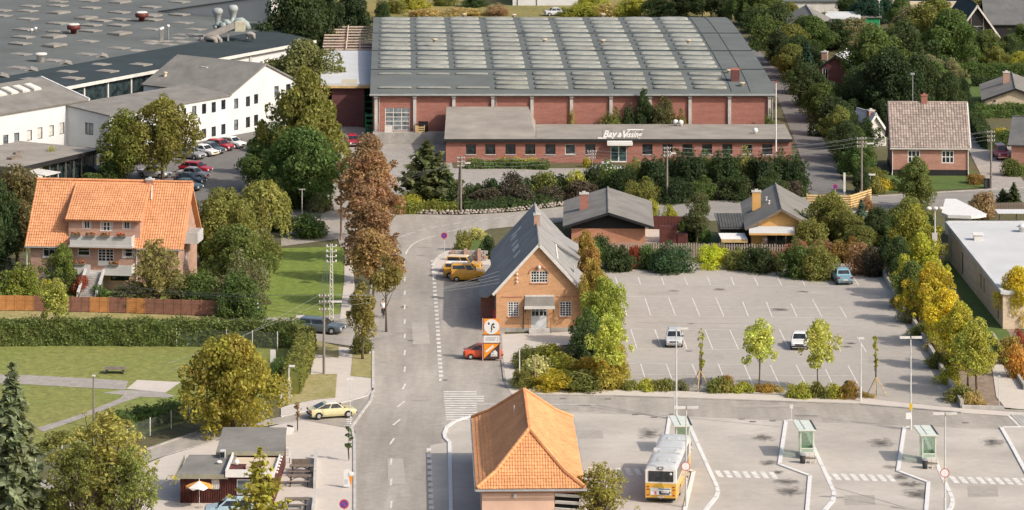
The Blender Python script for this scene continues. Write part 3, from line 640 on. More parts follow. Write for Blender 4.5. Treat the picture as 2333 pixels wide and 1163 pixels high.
# ---------------------------------------------------------------- white factory, upper left
u = Vector((.596,.803,0)); nb = Vector((-.803,.596,0))
fa = thing('white_office_block', 'white two storey office block with gabled end and two rows of dark windows', 'office', (-50.0, 479.7, 0))
fa.rotation_euler = (0,0,math.atan2(u.y,u.x))
def s_of(px, X0=-50.0, D0=479.7, ux=u): k = (px-CX)/F; return (k*D0 - X0)/(ux.x - k*ux.y)
def z_at(px, py): s = s_of(px); d = 479.7+u.y*s; return HC-(py-YH)*d/F
S1 = s_of(525); S2 = s_of(604); S3 = S2+(S2-S1)
holes = []
for px, a, b in ((302,271,291),(397,252,275),(419.5,247,270),(442.5,242,265),(465,237,260),(487,233,257),(509,228,250),(538,225,248),(565,220,243),(583.5,215,237)):
    s = s_of(px); holes.append((s-.42, z_at(px,b), s+.42, z_at(px,a)))
for px, a, b in ((443,299,324),(465,294,318),(487,289,313),(509,283,307),(538,273,297),(565,267,291),(583.5,262,287)):
    s = s_of(px); holes.append((s-.42, max(.3,z_at(px,b)), s+.42, z_at(px,a)))
for s in (S3-2.2, S3-4.6): holes += [(s-.45,1.2,s+.45,2.6),(s-.45,4,s+.45,5.4)]
# the window rows share grid lines row by row: build the wall in two strips so holes never collide
mb = MB()
lo = [h for h in holes if h[3] < 3.6]; hi = [h for h in holes if h[3] >= 3.6]
zc = 2.95
wall(mb, (0,0,0), (1,0,0), S3, zc, [h for h in lo]); 
sl_ = (8.5-5.45)/(S2-S1)
mbx = MB(); wall(mbx, (0,0,zc), (1,0,0), S1, 5.3-zc, [(h[0],h[1]-zc,h[2],h[3]-zc) for h in hi if h[2] < S1])
wall(mbx, (S1,0,zc), (1,0,0), S3-S1, 9-zc, [(h[0]-S1,h[1]-zc,h[2]-S1,h[3]-zc) for h in hi if h[0] > S1], [(-sl_,1,5.45-zc),(sl_,1,8.5-zc+sl_*(S2-S1))])
mb.v += []; mb.add(mbx.v, mbx.f)
ew = (1.4, 2.3, 2.9, 4.1); wall(mb, (0,7.2,0), (0,-1,0), 7.2, 5.3, [(7.2-2.9-1.2,2.6,7.2-1.5-1.2,4.1)]); mb.poly([(0,7.2,5.3),(0,0,5.3),(0,7.2,5.95)])
mb.poly([(S3,0,0),(S3,15,0),(S3,15,5.3),(S3,0,5.3)]); mb.poly([(S1,0,5.3),(S1,15,5.3),(S1,15,2),(S1,0,2)]); mb.poly([(0,7.2,0),(S1,7.2,0),(S1,7.2,5.9),(0,7.2,5.9)])
mb.poly([(S1,15,0),(S3,15,0),(S3,15,5.3),(S2,15,8.4),(S1,15,5.3)])
mb.build('wall', BR_WHITE, fa)
for h in holes: window(fa, (0,0,0), (1,0,0), h, 1, 1, .16, .07, .05, DARKM, GLASSL if (h[0]*7) % 3 < 1 else GLASS, None)
window(fa, (0,7.2,0), (0,-1,0), (7.2-2.9-1.2,2.6,7.2-1.5-1.2,4.1), 2, 1, .16, .07, .05, DARKM, GLASSL)
mb = MB(); mb.slab([(-.2,-.25,5.35),(S1,-.25,5.35),(S1,7.4,6.05),(-.2,7.4,6.05)], .18)
mb.slab([(S1-.3,-.25,5.42),(S2,-.25,8.62),(S2,15.2,8.62),(S1-.3,15.2,5.42)], .2); mb.slab([(S2,-.25,8.62),(S3+.3,-.25,5.42),(S3+.3,15.2,5.42),(S2,15.2,8.62)], .2)
fr = mb.build('roof', ETER, fa)
mb = MB(); mb.lathe([(.25,0),(.2,.5),(.3,.55),(.25,.7)],8,(S1+2,13,6.3)); mb.build('roof_vent', CREAM, fr)
mb = MB(); mb.box(S1+4.6,8.0,7.55,S1+5.6,9.2,7.72); mb.build('roof_hatch', OFFW, fr)
# left wing, gabled, with a row of skylights on the far slope
o0 = Vector((-50.0,479.7,0)) + nb*7.2
lf = thing('white_factory_wing', 'white gabled factory wing with tall windows and a row of ridge skylights', 'factory', o0); lf.rotation_euler = fa.rotation_euler
sE = 3.4; Lw = 34
hl = []
for px, a, b in ((13,308,333),(38,303,327),(67,297,321),(91,291,317),(117,286,311),(141,280,306)):
    k = (px-CX)/F; s = (k*o0.y-o0.x)/(u.x-k*u.y); d = o0.y+u.y*s; hl.append((s-.45+Lw, HC-(b-YH)*d/F, s+.45+Lw, HC-(a-YH)*d/F))
mb = MB()
ztop = max(h[3] for h in hl); 
wall(mb, (-Lw,0,0), (1,0,0), Lw+sE, 6.25, hl); wall(mb, (sE,0,0), (0,1,0), 16, 8.6, [], [(-2.1/8,1,6.25),(2.1/8,1,8.35+2.1)]); mb.build('wall', BR_WHITE, lf)
for i, h in enumerate(hl): window(lf, (-Lw,0,0), (1,0,0), h, 1, 1, .16, .07, .05, DARKM, CURT if i in (2,3,4,5) else GLASSL)
mb = MB(); mb.slab([(-Lw,-.3,6.3),(sE+.3,-.3,6.3),(sE+.3,8,8.45),(-Lw,8,8.45)], .2); mb.slab([(-Lw,8,8.45),(sE+.3,8,8.45),(sE+.3,16.3,6.3),(-Lw,16.3,6.3)], .2); lr2 = mb.build('roof', ETER, lf)
mb = MB(); mb.box(sE+.3,-.3,6.1,sE+.42,8,6.34); mb.v = mb.v[:]; 
vb = MB(); vb.slab([(sE+.28,-.35,6.42),(sE+.5,-.35,6.42),(sE+.5,8,8.57),(sE+.28,8,8.57)], .3); vb.slab([(sE+.28,8,8.57),(sE+.5,8,8.57),(sE+.5,16.3,6.42),(sE+.28,16.3,6.42)], .3); vb.build('verge_board', WHITE, lf)
q = MB(); q.box(-.65,-1.0,0,.65,1.0,.22); q.prism([(-.55,-.9),(.55,-.9),(.55,.9),(-.55,.9)], .22, .3); skm = q.mesh('skylight', OFFW)
for i in range(9):
    o = link('skylight', skm, lr2, (-.6-i*2.05, 5.4, 7.76)); o.rotation_euler = (math.atan2(2.15,8.3),0,0)
# low flat roofed pavilion with dark glazing
k0 = G(228,340,3.2); k1 = G(54,380,3.2); uu = (k0-k1); lenp = uu.length; uu.normalize()
pv = thing('glazed_pavilion', 'low flat roofed pavilion with black fascia and dark glazing', 'building', (k1.x,k1.y,0)); pv.rotation_euler = (0,0,math.atan2(uu.y,uu.x))
mb = MB(); mb.slab([(-1,-.1,3.2),(lenp,-.1,3.2),(lenp,12,3.3),(-1,12,3.3)], .12); mb.slab([(-16,6,3.2),(-1,6,3.2),(-1,12,3.3),(-16,12,3.3)], .12); mb.build('roof', ETERB, pv)
mb = MB(); mb.box(-1.05,-.2,2.72,lenp+.05,-.1,3.24); mb.box(-16,5.9,2.72,-1.1,6,3.24); mb.box(lenp+.06,-.1,2.72,lenp+.15,12,3.24); mb.build('fascia', BLACK, pv)
for bb_ in ((-16,6.4,0,-1,6.6,2.7),(-1,1.2,0,lenp*.35,1.4,2.7),(lenp-.3,.4,0,lenp-.1,12,2.7)): mb = MB(); mb.box(*bb_); mb.build('wall', OFFW, pv)
for i in range(6):
    x = lenp*.36+i*lenp*.105; q = MB(); q.box(x,.6,.35,x+lenp*.09,.66,2.6); q.build('window', mat_glass('teal_glass',(.02,.032,.034)) if i == 0 else bpy.data.materials['teal_glass'], pv)
    q = MB(); q.box(x-.12,.2,0,x-.02,.3,2.7); q.build('post', WOOD, pv)
mb = MB(); mb.slab([(-.5,-3.5,2.5),(2.5,-3.5,2.5),(2.5,-.25,2.65),(-.5,-.25,2.65)], .1); mb.tube([(-.3,-3.3,0),(-.3,-3.3,2.4)],.05,5); mb.tube([(2.3,-3.3,0),(2.3,-3.3,2.4)],.05,5); mb.build('canopy', OFFW, pv)
mb = MB(); mb.box(3,4,3.24,5,4.7,3.5); mb.box(6.5,6,3.26,8,6.4,3.5); mb.build('roof_debris', WOOD, pv)
# great hall behind: flat roof in two tones, skylights, ducts
hv = Vector((-29.6+47.7, 546-517, 0)).normalized(); hn = Vector((-hv.y, hv.x, 0))
ha = thing('factory_hall', 'sprawling factory hall with a grey felt roof dotted with skylights', 'factory', (-47.7,517,0)); ha.rotation_euler = (0,0,math.atan2(hv.y,hv.x))
R = Matrix.Rotation(math.atan2(hv.y,hv.x),4,'Z'); Ri = (Matrix.Translation((-47.7,517,0)) @ R).inverted()
ZH = 6.0
mb = MB(); mb.slab([(-60,-.3,ZH),(37,-.3,ZH),(41,10.5,ZH+.5),(-60,10.5,ZH+.5)], .25); mb.build('roof_apron', FELTD, ha)
mb = MB(); mb.slab([(-170,10.5,ZH+.5),(46,10.5,ZH+.5),(46,24,ZH+.9),(-170,24,ZH+.9)], .25); mb.slab([(-170,24,ZH+.9),(46,24,ZH+.9),(46,34,ZH+.93),(46,120,ZH+1.2),(-170,120,ZH+1.2)], .25); mb.slab([(46,34.5,ZH+.95),(110,34.5,ZH+.95),(110,120,ZH+1.2),(46,120,ZH+1.2)], .25); hr = mb.build('roof', FELTL, ha)
mb = MB(); mb.box(-60,.2,0,37,.4,1.2); mb.box(9,.2,1.2,37,.42,ZH-.3); mb.box(-60,10,0,-59.8,120,6); mb.box(36.8,.4,0,37,10.5,ZH-.1); mb.build('wall', BR_WHITE, ha)
mb = MB(); mb.box(-60,-.42,ZH-.38,37,-.3,ZH+.04); mb.build('fascia', OFFW, ha)
for i in range(7):
    q = MB(); q.box(-30+i*5,.22,1.22,-25.3+i*5,.3,ZH-.32); q.build('window', bpy.data.materials['teal_glass'], ha)
    q = MB(); q.box(-25.3+i*5,.05,0,-25.05+i*5,.42,ZH-.3); q.build('column', OFFW, ha)
for s in (13.5, 21.5): q = MB(); q.box(s,.0,0,s+.5,.19,ZH-.3); q.build('column', CONCW, ha)
for s in (26,29.6): 
    q = MB(); q.box(s,.1,2.6,s+.9,.19,4.2); f_ = q.build('window', DARKM, ha); q = MB(); q.box(s+.08,.07,2.7,s+.82,.1,4.1); q.build('pane', GLASSL, f_)
def hall(px, py, z): return Ri @ G(px, py, z)
q = MB(); q.box(-1.0,-1.0,-.1,1.0,1.0,.06); q.lathe([(.85,.06),(.7,.12),(.3,.16),(.05,.17)],8); s_flat = q.mesh('skylight', SKYL, False)
q = MB(); q.prism([(-1.5,-1.1),(1.5,-1.1),(1.5,1.1),(-1.5,1.1)], -.1, .14); q.prism([(-1.3,-.95),(1.3,-.95),(1.3,.95),(-1.3,.95)], .14, .22); s_big = q.mesh('skylight', SKYL, False)
flat = [(68,14),(62,25),(63,43),(131,4),(132,13),(202,2),(206,18),(132,53),(132,72),(56,67),(53,84),(46,99),(48,120),(207,57),(206,70),(199,91),(197,117),(272,28),(273,44),(270,57),(270,103),(343,16),(343,36),(345,45),(346,64),(344,88),(416,50),(417,74),(345,34),(408,4),(2,24),(3,36),(120,131),(40,147),(230,47),(445,62),(409,33)]
for px, py in flat:
    p = hall(px, py, ZH+1.05); link('skylight', s_flat, hr, (p.x, p.y, (ZH+1.05) if p.y > 24 else ZH+.5+.4*max(0,(p.y-10.5))/13.5), sc=(1.0,1.35,1))
for px, py in ((134,29),(274,5),(273,76),(123,83),(124,103),(196,41)):
    p = hall(px, py, ZH+1.05); link('skylight', s_big, hr, (p.x, p.y, ZH+1.0))
q = MB(); q.slab([(-1.3,-1.6,.1),(0,-1.6,.5),(0,1.6,.5),(-1.3,1.6,.1)],.08); q.slab([(0,-1.6,.5),(1.3,-1.6,.1),(1.3,1.6,.1),(0,1.6,.5)],.08); q.box(-1.1,-1.4,-.1,1.1,1.4,.1); s_ridge = q.mesh('skylight', SKYL)
for px, py in ((70,161),(149,146),(232,130),(3,175)): p = hall(px, py, ZH+.4); link('skylight', s_ridge, hr, (p.x, p.y, ZH+.3), rz=-.9)
for px, py in ((70,181),(150,164),(165,177),(227,148),(244,161),(308,119),(320,146),(340,104),(370,99),(404,92),(380,105),(412,99),(440,84),(455,91)): p = hall(px, py, ZH+.3); link('skylight', s_flat, hr, (p.x, p.y, ZH+.03*max(p.y,0)+.12), sc=(1,1.3,1))
q = MB(); q.lathe([(.4,0),(.45,.5),(.95,.62),(1.0,1.0),(.85,1.25),(.4,1.3)],12); red_v = q.mesh('roof_ventilator', [mat('maroon_enamel',(.13,.03,.025),.5,.2)], True)
for px, py in ((168,76),(323,48)):
    p = hall(px, py, ZH+1); o = link('roof_ventilator', red_v, hr, (p.x, p.y, ZH+.95)); w_ = MB(); w_.lathe([(.88,1.26),(.7,1.42),(.1,1.45)],12); w_.build('ventilator_cap', OFFW, o)
q = MB(); q.lathe([(.55,0),(.5,1.0),(.62,1.02),(.9,1.1),(.9,1.3),(.2,1.4)],12); p = hall(92,142,ZH+.6); q.build('roof_ventilator', OFFW, hr, True, (p.x,p.y,ZH+.5))
for px, py, h in ((366,92,1.5),(370,90,1.5),(383,88,1.7),(81,74,.5),(72,76,.4)):
    p = hall(px, py, ZH+.8); q = MB(); q.lathe([(.12,0),(.12,h),(.24,h+.04),(.24,h+.3),(.06,h+.36)],8); q.build('roof_pipe', WHITE, hr, True, (p.x,p.y,ZH+.7))
# duct plant on the hall roof
DUCT = mat('duct_sheet', (.3,.355,.35), .55, .2, 1.2); DUCTG = mat('lagged_duct', (.3,.28,.26), .8, .25, 1.2)
dp = hall(520, 88, ZH+.6); du = thing('roof_duct_plant', 'tangle of grey ventilation ducts with two capped stacks on the factory roof', 'ductwork', ha.matrix_world @ dp if False else G(520,92,ZH+.55))
def dpt(px, py, dz=0): p = G(520,92,ZH+.55); return ((px-520)*p.y/F, dz*0, (92-py)*p.y/F)
def duct(name, pts, r, m, dy=0, n=10): 
    q = MB(); q.tube([(dpt(*a)[0], dy+(a[2] if len(a) > 2 else 0), dpt(*a)[2]) for a in pts], r, n); return q.build(name, m, du, True)
q = MB(); a = dpt(464,93); b = dpt(538,70)
q.slab([(a[0],-1.0,a[2]+.9),(b[0],-.4,b[2]+1.3),(b[0],.9,b[2]+1.3),(a[0],.3,a[2]+.9)], .85); q.box(a[0]+1,-.5,-.4,a[0]+1.2,-.2,.5); q.box(b[0]-1.2,-.2,-.1,b[0]-1,.2,1.3); q.build('main_duct', DUCTG, du)
q = MB(); q.box(b[0]-.1,-.5,b[2]-.1,b[0]+1.25,1.2,b[2]+1.25); q.build('fan_housing', mat('ivory_enamel',(.52,.49,.37),.5,.15), du)
duct('bend', [(470,85,-1.1),(485,85,-1.2),(492,88,-1.2),(493,94,-1.2),(493,105,-1.2)], .33, DUCTG); duct('bend', [(480,82,-.7),(497,84,-.7),(503,90,-.7),(504,103,-.7)], .3, DUCTG)
duct('bend', [(562,92,.4),(563,80,.4),(570,77,.4),(577,80,.4),(578,90,.4)], .3, DUCTG); duct('drum', [(462,92,-1.0),(468,91,.2)], .55, DUCTG)
duct('riser', [(508,72,.6),(508,52,.6)], .52, DUCT); duct('elbow', [(509,52,.6),(517,52,.6),(526,60,.6),(528,72,.6)], .42, DUCT); duct('elbow', [(507,55,.7),(492,56,.7),(488,60,.7),(490,66,.7)], .32, DUCT)
duct('elbow', [(527,52,1.4),(550,50,1.4),(560,58,1.4),(564,70,1.4)], .46, DUCT); duct('header', [(524,49,1.3),(530,52,1.3)], .5, DUCT)
for px, top, bot in ((494,22,50),(529,15,45)):
    q = MB(); z0 = dpt(0,bot)[2]; z1 = dpt(0,top)[2]; h = z1-z0
    q.lathe([(.34,-1.2),(.36,0),(.62,h*.55),(.74,h*.6),(.72,h*.86),(.45,h),(.1,h*1.02)],12,(dpt(px,0)[0],1.6,z0)); q.build('exhaust_stack', ZINC, du, True)
# tall white hall closing the view behind the ducts, its long wall on the hall's right hand end
tw = thing('tall_white_hall', 'tall white hall with plain sloping wall behind the roof ducts', 'factory', ha.location); tw.rotation_euler = ha.rotation_euler
WCL = mat('white_cladding',(.5,.49,.46),.8,.06,.3)
mb = MB(); mb.poly([(46.1,14,0),(46.1,34.2,0),(46.1,34.2,7.0),(46.1,14,10.6)]); mb.poly([(46.1,14,0),(46.1,14,10.6),(56,14,10.6),(56,14,0)]); mb.poly([(56,14,0),(56,14,10.6),(56,34.2,7),(56,34.2,0)]); mb.poly([(46.1,34.2,0),(56,34.2,0),(56,34.2,7),(46.1,34.2,7)]); mb.build('wall', WCL, tw)
mb = MB(); mb.slab([(45.9,13.8,10.75),(56.2,13.8,10.75),(56.2,34.5,7.1),(45.9,34.5,7.1)], .2); mb.build('roof', FELTL, tw)
mb = MB(); mb.box(41.2,6.5,0,45.9,13.9,6.2); mb.build('side_bay', BR_WHITE, tw)
# white building beyond the meadow
bb = thing('far_white_shed', 'long white shed at the far end of the meadow', 'shed', (G(1168,13).x, G(0,13).y, 0)); L_ = 150*G(0,13).y/F
mb = MB(); mb.box(0,0,0,L_,12,4); mb.build('wall', BR_WHITE, bb); mb = MB(); mb.slab([(-.3,-.4,4.1),(L_+.3,-.4,4.1),(L_+.3,13,4.6),(-.3,13,4.6)],.2); mb.build('roof', FELTL, bb); mb = MB(); mb.tube([(.8,-.05,0),(.8,-.05,3.9)],.06,5); mb.tube([(4,-.05,0),(4,-.05,3.9)],.06,5); mb.build('downpipe', DARKM, bb)
# ---------------------------------------------------------------- houses
def gable_house(name, label, loc, rz, Wd, Dp, ze, rise, axis, wm, rm, over=.5, holes=(), rholes=(), lholes=(), roof_t=.2, gable_m=None, cat='house', front_h=None, verge=None, zoff=0):
    """axis 'y': ridge runs away from the front, gable in front; axis 'x': eave in front"""
    h = thing(name, label, cat, loc, rz); mb = MB()
    if axis == 'y':
        k = rise/(Wd/2); cl = [(-k,1,ze),(k,1,ze+2*rise)]
        if gable_m:
            wall(mb, (0,0,0), (1,0,0), Wd, front_h, holes); g = MB(); wall(g, (0,.06,front_h), (1,0,0), Wd, ze+rise-front_h, [], [(-k,1,ze-front_h),(k,1,ze-front_h+2*rise)]); g.build('gable_boards', gable_m, h)
        else: wall(mb, (0,0,0), (1,0,0), Wd, ze+rise, holes, cl)
        wall(mb, (Wd,Dp,0), (-1,0,0), Wd, ze+rise, [], cl); wall(mb, (Wd,0,0), (0,1,0), Dp, ze, rholes); wall(mb, (0,Dp,0), (0,-1,0), Dp, ze, lholes)
        zt = .12; zo = ze-k*over+zt
        A = [(-over,-over,zo),(Wd/2,-over,ze+rise+zt),(Wd/2,Dp+over,ze+rise+zt),(-over,Dp+over,zo)]; B = [(Wd/2,-over,ze+rise+zt),(Wd+over,-over,zo),(Wd+over,Dp+over,zo),(Wd/2,Dp+over,ze+rise+zt)]
    else:
        k = rise/(Dp/2); cl = [(-k,1,ze),(k,1,ze+2*rise)]
        wall(mb, (0,0,0), (1,0,0), Wd, ze, holes); wall(mb, (Wd,Dp,0), (-1,0,0), Wd, ze); wall(mb, (Wd,0,0), (0,1,0), Dp, ze+rise, rholes, cl); wall(mb, (0,Dp,0), (0,-1,0), Dp, ze+rise, lholes, cl)
        zt = .12; zo = ze-k*over+zt
        A = [(-over,-over,zo),(Wd+over,-over,zo),(Wd+over,Dp/2,ze+rise+zt),(-over,Dp/2,ze+rise+zt)]; B = [(-over,Dp/2,ze+rise+zt),(Wd+over,Dp/2,ze+rise+zt),(Wd+over,Dp+over,zo),(-over,Dp+over,zo)]
    mb.build('wall', wm, h)
    rb = MB(); rb.slab(A, roof_t); rb.slab(B, roof_t); r = rb.build('roof', rm, h)
    q = MB(); ridge_caps(q, Vector(A[1 if axis == 'y' else 3])+Vector((0,0,.02)), Vector(A[2])+Vector((0,0,.02)), .1, 1.2); q.build('ridge', rm, r)
    if verge:
        q = MB()
        if axis == 'y':
            for s0, s1 in ((A[0],A[1]),(B[1],B[0])): q.slab([Vector(s0)+Vector((0,-.03,.03)), Vector(s1)+Vector((0,-.03,.03)), Vector(s1)+Vector((0,.16,.03)), Vector(s0)+Vector((0,.16,.03))], .26)
        else:
            for s0, s1 in ((A[1],A[2]),(A[0],A[3])): q.slab([Vector(s0)+Vector((-.02,0,.03)), Vector(s1)+Vector((-.02,0,.03)), Vector(s1)+Vector((.14,0,.03)), Vector(s0)+Vector((.14,0,.03))], .26)
        q.build('verge_board', verge, r)
    return h, r, k, zt
# ---- yellow brick gable house in the middle
p0 = G(1130.5,757); GW = 8.25; GD = 22
r1 = (6.15-8.25/2*0,0,0)
fx = lambda px: (px-1130.5)*p0.y/F
fz = lambda py: (757-py)*p0.y/F
hs = [(fx(1157),fz(722),fx(1182),fz(688)),(fx(1275),fz(722),fx(1302),fz(688)),(fx(1210),fz(750),fx(1247),fz(696)),(fx(1209),fz(645),fx(1248),fz(618))]
gh, ghr, gk, gzt = gable_house('gable_house', 'yellow brick house with steep grey gable roof and white muntin windows', p0, 0.012, GW, GD, 4.05, 4.45, 'y', BR_YEL, ETERG, .42, hs, verge=OFFW)
for h in hs[:2]: window(gh, (0,0,0), (1,0,0), h, 4, 6, .12, .07, .05, WHITE, GLASS, BR_ORG)
window(gh, (0,0,0), (1,0,0), hs[3], 6, 4, .12, .07, .05, WHITE, GLASS, BR_ORG)
window(gh, (0,0,0), (1,0,0), hs[2], 4, 2, .12, .08, .06, mat('pale_grey_paint',(.6,.62,.63),.6,.08), GLASS, None, name='door', door=1.25)
mb = MB(); mb.box(-.06,-.05,0,hs[2][0]-.1,-.003,.42); mb.box(hs[2][2]+.1,-.05,0,GW+.06,-.003,.42); mb.box(GW,-.05,0,GW+.05,GD,.42); mb.build('plinth', CONC, gh)
for k in range(4): q = MB(); q.box(fx(1205)-.0,-1.3+.27*k,0,fx(1252),-1.04+.27*k,.1*(k+1)); q.build('step', CONCW, gh)
q = MB()
for x in (fx(1204)-.05, fx(1253)+.05): q.tube([(x,-1.3,0),(x,-1.3,.95),(x,-.05,1.35)], .025, 5)
q.build('handrail', DARKM, gh)
q = MB(); q.slab([(fx(1195),-1.15,fz(700)+.25),(fx(1263),-1.15,fz(700)+.25),(fx(1262),-.005,fz(676)),(fx(1196),-.005,fz(676))], .14); aw = q.build('porch_roof', ETER, gh)
q = MB(); q.box(fx(1195)-.03,-1.22,fz(702)+.1,fx(1263)+.03,-1.16,fz(698)+.22); q.box(fx(1196),-.08,fz(676)-.02,fx(1262),-.006,fz(674)+.05); q.build('porch_edge', OFFW, aw)
q = MB()
for x in (fx(1197), fx(1261)): q.tube([(x,-1.0,fz(700)+.15),(x,-.02,fz(712))], .04, 5)
q.tube([(fx(1196)-.15,-.08,.3),(fx(1196)-.15,-.08,fz(700))], .04, 6); q.build('bracket', DARKM, gh)
q = MB(); cxm = fx(1228.5)
for i in range(10):
    a0 = PI*.12+PI*.76*i/9; a1 = PI*.12+PI*.76*(i+1)/9 if i < 9 else None
    if a1: 
        for rr in (.98,): q.slab([(cxm+rr*math.cos(a0),-.05,fz(632)+rr*math.sin(a0)),(cxm+rr*math.cos(a1),-.05,fz(632)+rr*math.sin(a1)),(cxm+(rr+.13)*math.cos(a1),-.05,fz(632)+(rr+.13)*math.sin(a1)),(cxm+(rr+.13)*math.cos(a0),-.05,fz(632)+(rr+.13)*math.sin(a0))], .045)
q.build('window_arch', BR_ORG, gh)
q = MB(); q.box(fx(1143),-.045,fz(678),fx(1190),-.004,fz(678)+.1); q.box(fx(1268),-.045,fz(678),fx(1316),-.004,fz(678)+.1); q.build('string_course', BR_ORG, gh)
q = MB(); q.ball((cxm,-.22,fz(609)), .15,.15,.2); q.tube([(cxm,0,fz(606)),(cxm,-.22,fz(605))],.03,5); q.build('wall_lamp', WHITE, gh)
q = MB()
for z in (3.95,4.3,4.7,5.1): q.ball((fx(1178)-.0,-.12,z+.9), .11,.1,.1,6,4)
q.build('insulator', WHITE, gh)
q = MB(); q.tube([(GW+.12,-.12,.4),(GW+.12,-.12,3.6),(GW+.45,-.4,3.85)], .05, 6); q.tube([(-.12,-.12,.4),(-.12,-.12,3.6)], .05, 6); q.build('downpipe', DARKM, gh)
chimney(ghr, GW/2, 10.6, 7.4, 9.5, .6, .75, BR_ROSE, CONCW)
def on_left(s, y): x = s; return (x, y, 4.05+gk*x+gzt)
mb = MB()                                        # small roof windows on the left slope
for px, py in ((1147,523),(1140,542),(1144,561),(1146.5,576),(1148.5,583),(1151,602)):
    y = {523:17.5,542:16,561:12.4,576:10,583:8.9,602:5.6}[py]; s = (px-1092)/45*.8+.75; L_ = 1.3 if py == 523 else .85
    a, b = Vector(on_left(s-.0, y)), Vector(on_left(s+L_*.7, y)); n_ = Vector((-gk,0,1)).normalized()*.07
    q = MB(); q.slab([a+n_, b+n_, b+n_+Vector((0,.5,0)), a+n_+Vector((0,.5,0))], .08); q.build('roof_window', WHROOF, ghr)
q = MB(); q.slab([(-.3,4.6,3.85),(-1.75,4.6,2.55),(-1.55,13.5,2.55),(-.3,14.8,3.85)], .16); q.slab([(-.3,.3,3.8),(-1.0,2.0,3.0),(-1.75,4.6,2.55),(-.3,4.6,3.85)],.16); q.build('lean_to_roof', ETERG, gh)
q = MB(); q.box(-1.45,5,0,-.02,13,2.5); q.build('lean_to', BR_RED, gh)
q = MB(); q.slab([(GW*.62,9.8,7.35),(GW+.15,9.8,5.35),(GW+.15,17.5,5.35),(GW*.62,17.5,7.35)], .16); dr = q.build('dormer', ETERG, ghr)
q = MB(); q.poly([(GW*.66,9.95,7.0),(GW*.98,9.95,4.35),(GW-.02,9.95,5.3)]); q.poly([(GW-.02,9.95,4.4),(GW-.02,17.4,4.4),(GW-.02,17.4,5.3),(GW-.02,9.95,5.3)]); q.build('dormer_wall', ZINC, dr)
q = MB(); q.box(GW-.6,4.6,4.75,GW-.52,5.6,5.4); q.build('roof_window', WHROOF, ghr)
q = MB(); q.slab([(GW*.72,2.2,6.75),(GW*.735,2.2,6.65),(GW*.735,18,6.65),(GW*.72,18,6.75)],.05); q.build('snow_guard', OFFW, ghr)
q = MB(); q.box(-.28,.3,.9,-.02,.75,2.1); q.build('letter_box', REDM, gh)
# ---- orange tiled two storey house, left
ob = G(70,655); OR = math.radians(-7.2); OW = 15.35; OD = 9.4; oze, orise = 4.75, 5.4
U = Vector((math.cos(OR), math.sin(OR), 0))
def os(px): k = (px-CX)/F; return (k*ob.y-ob.x)/(U.x-k*U.y)
def oz(px, py): d = ob.y+U.y*os(px); return HC-(py-YH)*d/F
def rect(x0, y0, x1, y1): xm = (x0+x1)/2; return (os(x0), oz(xm,y1), os(x1), oz(xm,y0))
hs = [rect(98,553,138,586),rect(177,553,205,583),rect(223,554,259,606),rect(278,555,308,586),rect(341,553,377,592),rect(98,612,119,629),rect(252,620,294,640),rect(178,618,205,640)]
oh, ohr, okk, ozt = gable_house('villa', 'two storey pink brick villa with orange tiled roof, dormer and balcony', ob, OR, OW, OD, oze, orise, 'x', BR_ROSE, TILE_O, .5, hs, lholes=(), rholes=((3.2,5.6,4.6,7.6),(3.2,1.6,4.4,3.2)), verge=TILE_O)
for i, h in enumerate(hs[:6]):
    window(oh, (0,0,0), (1,0,0), h, *((3,2),(1,3),(4,6),(1,3),(3,2),(1,1))[i], .12, .08, .05, WHITE, GLASS, None if i == 2 else CONCW, name='door' if i == 2 else 'window', door=.5 if i == 2 else 0, curtain=i in (3,4))
for h in hs[6:]: window(oh, (0,0,0), (1,0,0), h, 2, 1, .4, .06, .05, DARKM, GLASS, None, name='basement_window')
for h in ((3.2,5.6,4.6,7.6),(3.2,1.6,4.4,3.2)): window(oh, (OW,0,0), (0,1,0), h, 2, 3, .12, .08, .05, WHITE, GLASS, None)
slope = math.hypot(OD/2+.5, okk*(OD/2+.5)); V = Vector((0,OD/2+.5,okk*(OD/2+.5))).normalized()
zo = oze-okk*.5+ozt
dz0, dz1 = os(155), os(318)                              # dormer span along the front
def tt(z): return (z-zo)/V.z
tp = tt(8.9); t0 = tt(5.9)
tiles('roof_tiles', (-.5,-.5,zo), (1,0,0), V, [(0,0),(os(166)+.5,0),(dz0+.6,t0+.9),(dz0+.5,t0+1.2),(dz0+.5,slope),(0,slope)], .25, .34, TILE_O, ohr)
tiles('roof_tiles', (-.5,-.5,zo), (1,0,0), V, [(os(306)+.5,0),(OW+1.0,0),(OW+1.0,slope),(dz1+.55,slope),(dz1+.55,t0-.3),(os(306)+.5,t0-.3)], .25, .34, TILE_O, ohr)
q = MB(); ridge_caps(q, (-.5,OD/2,oze+orise+ozt+.07), (OW+.5,OD/2,oze+orise+ozt+.07), .15); q.build('ridge_tiles', TILE_O, ohr)
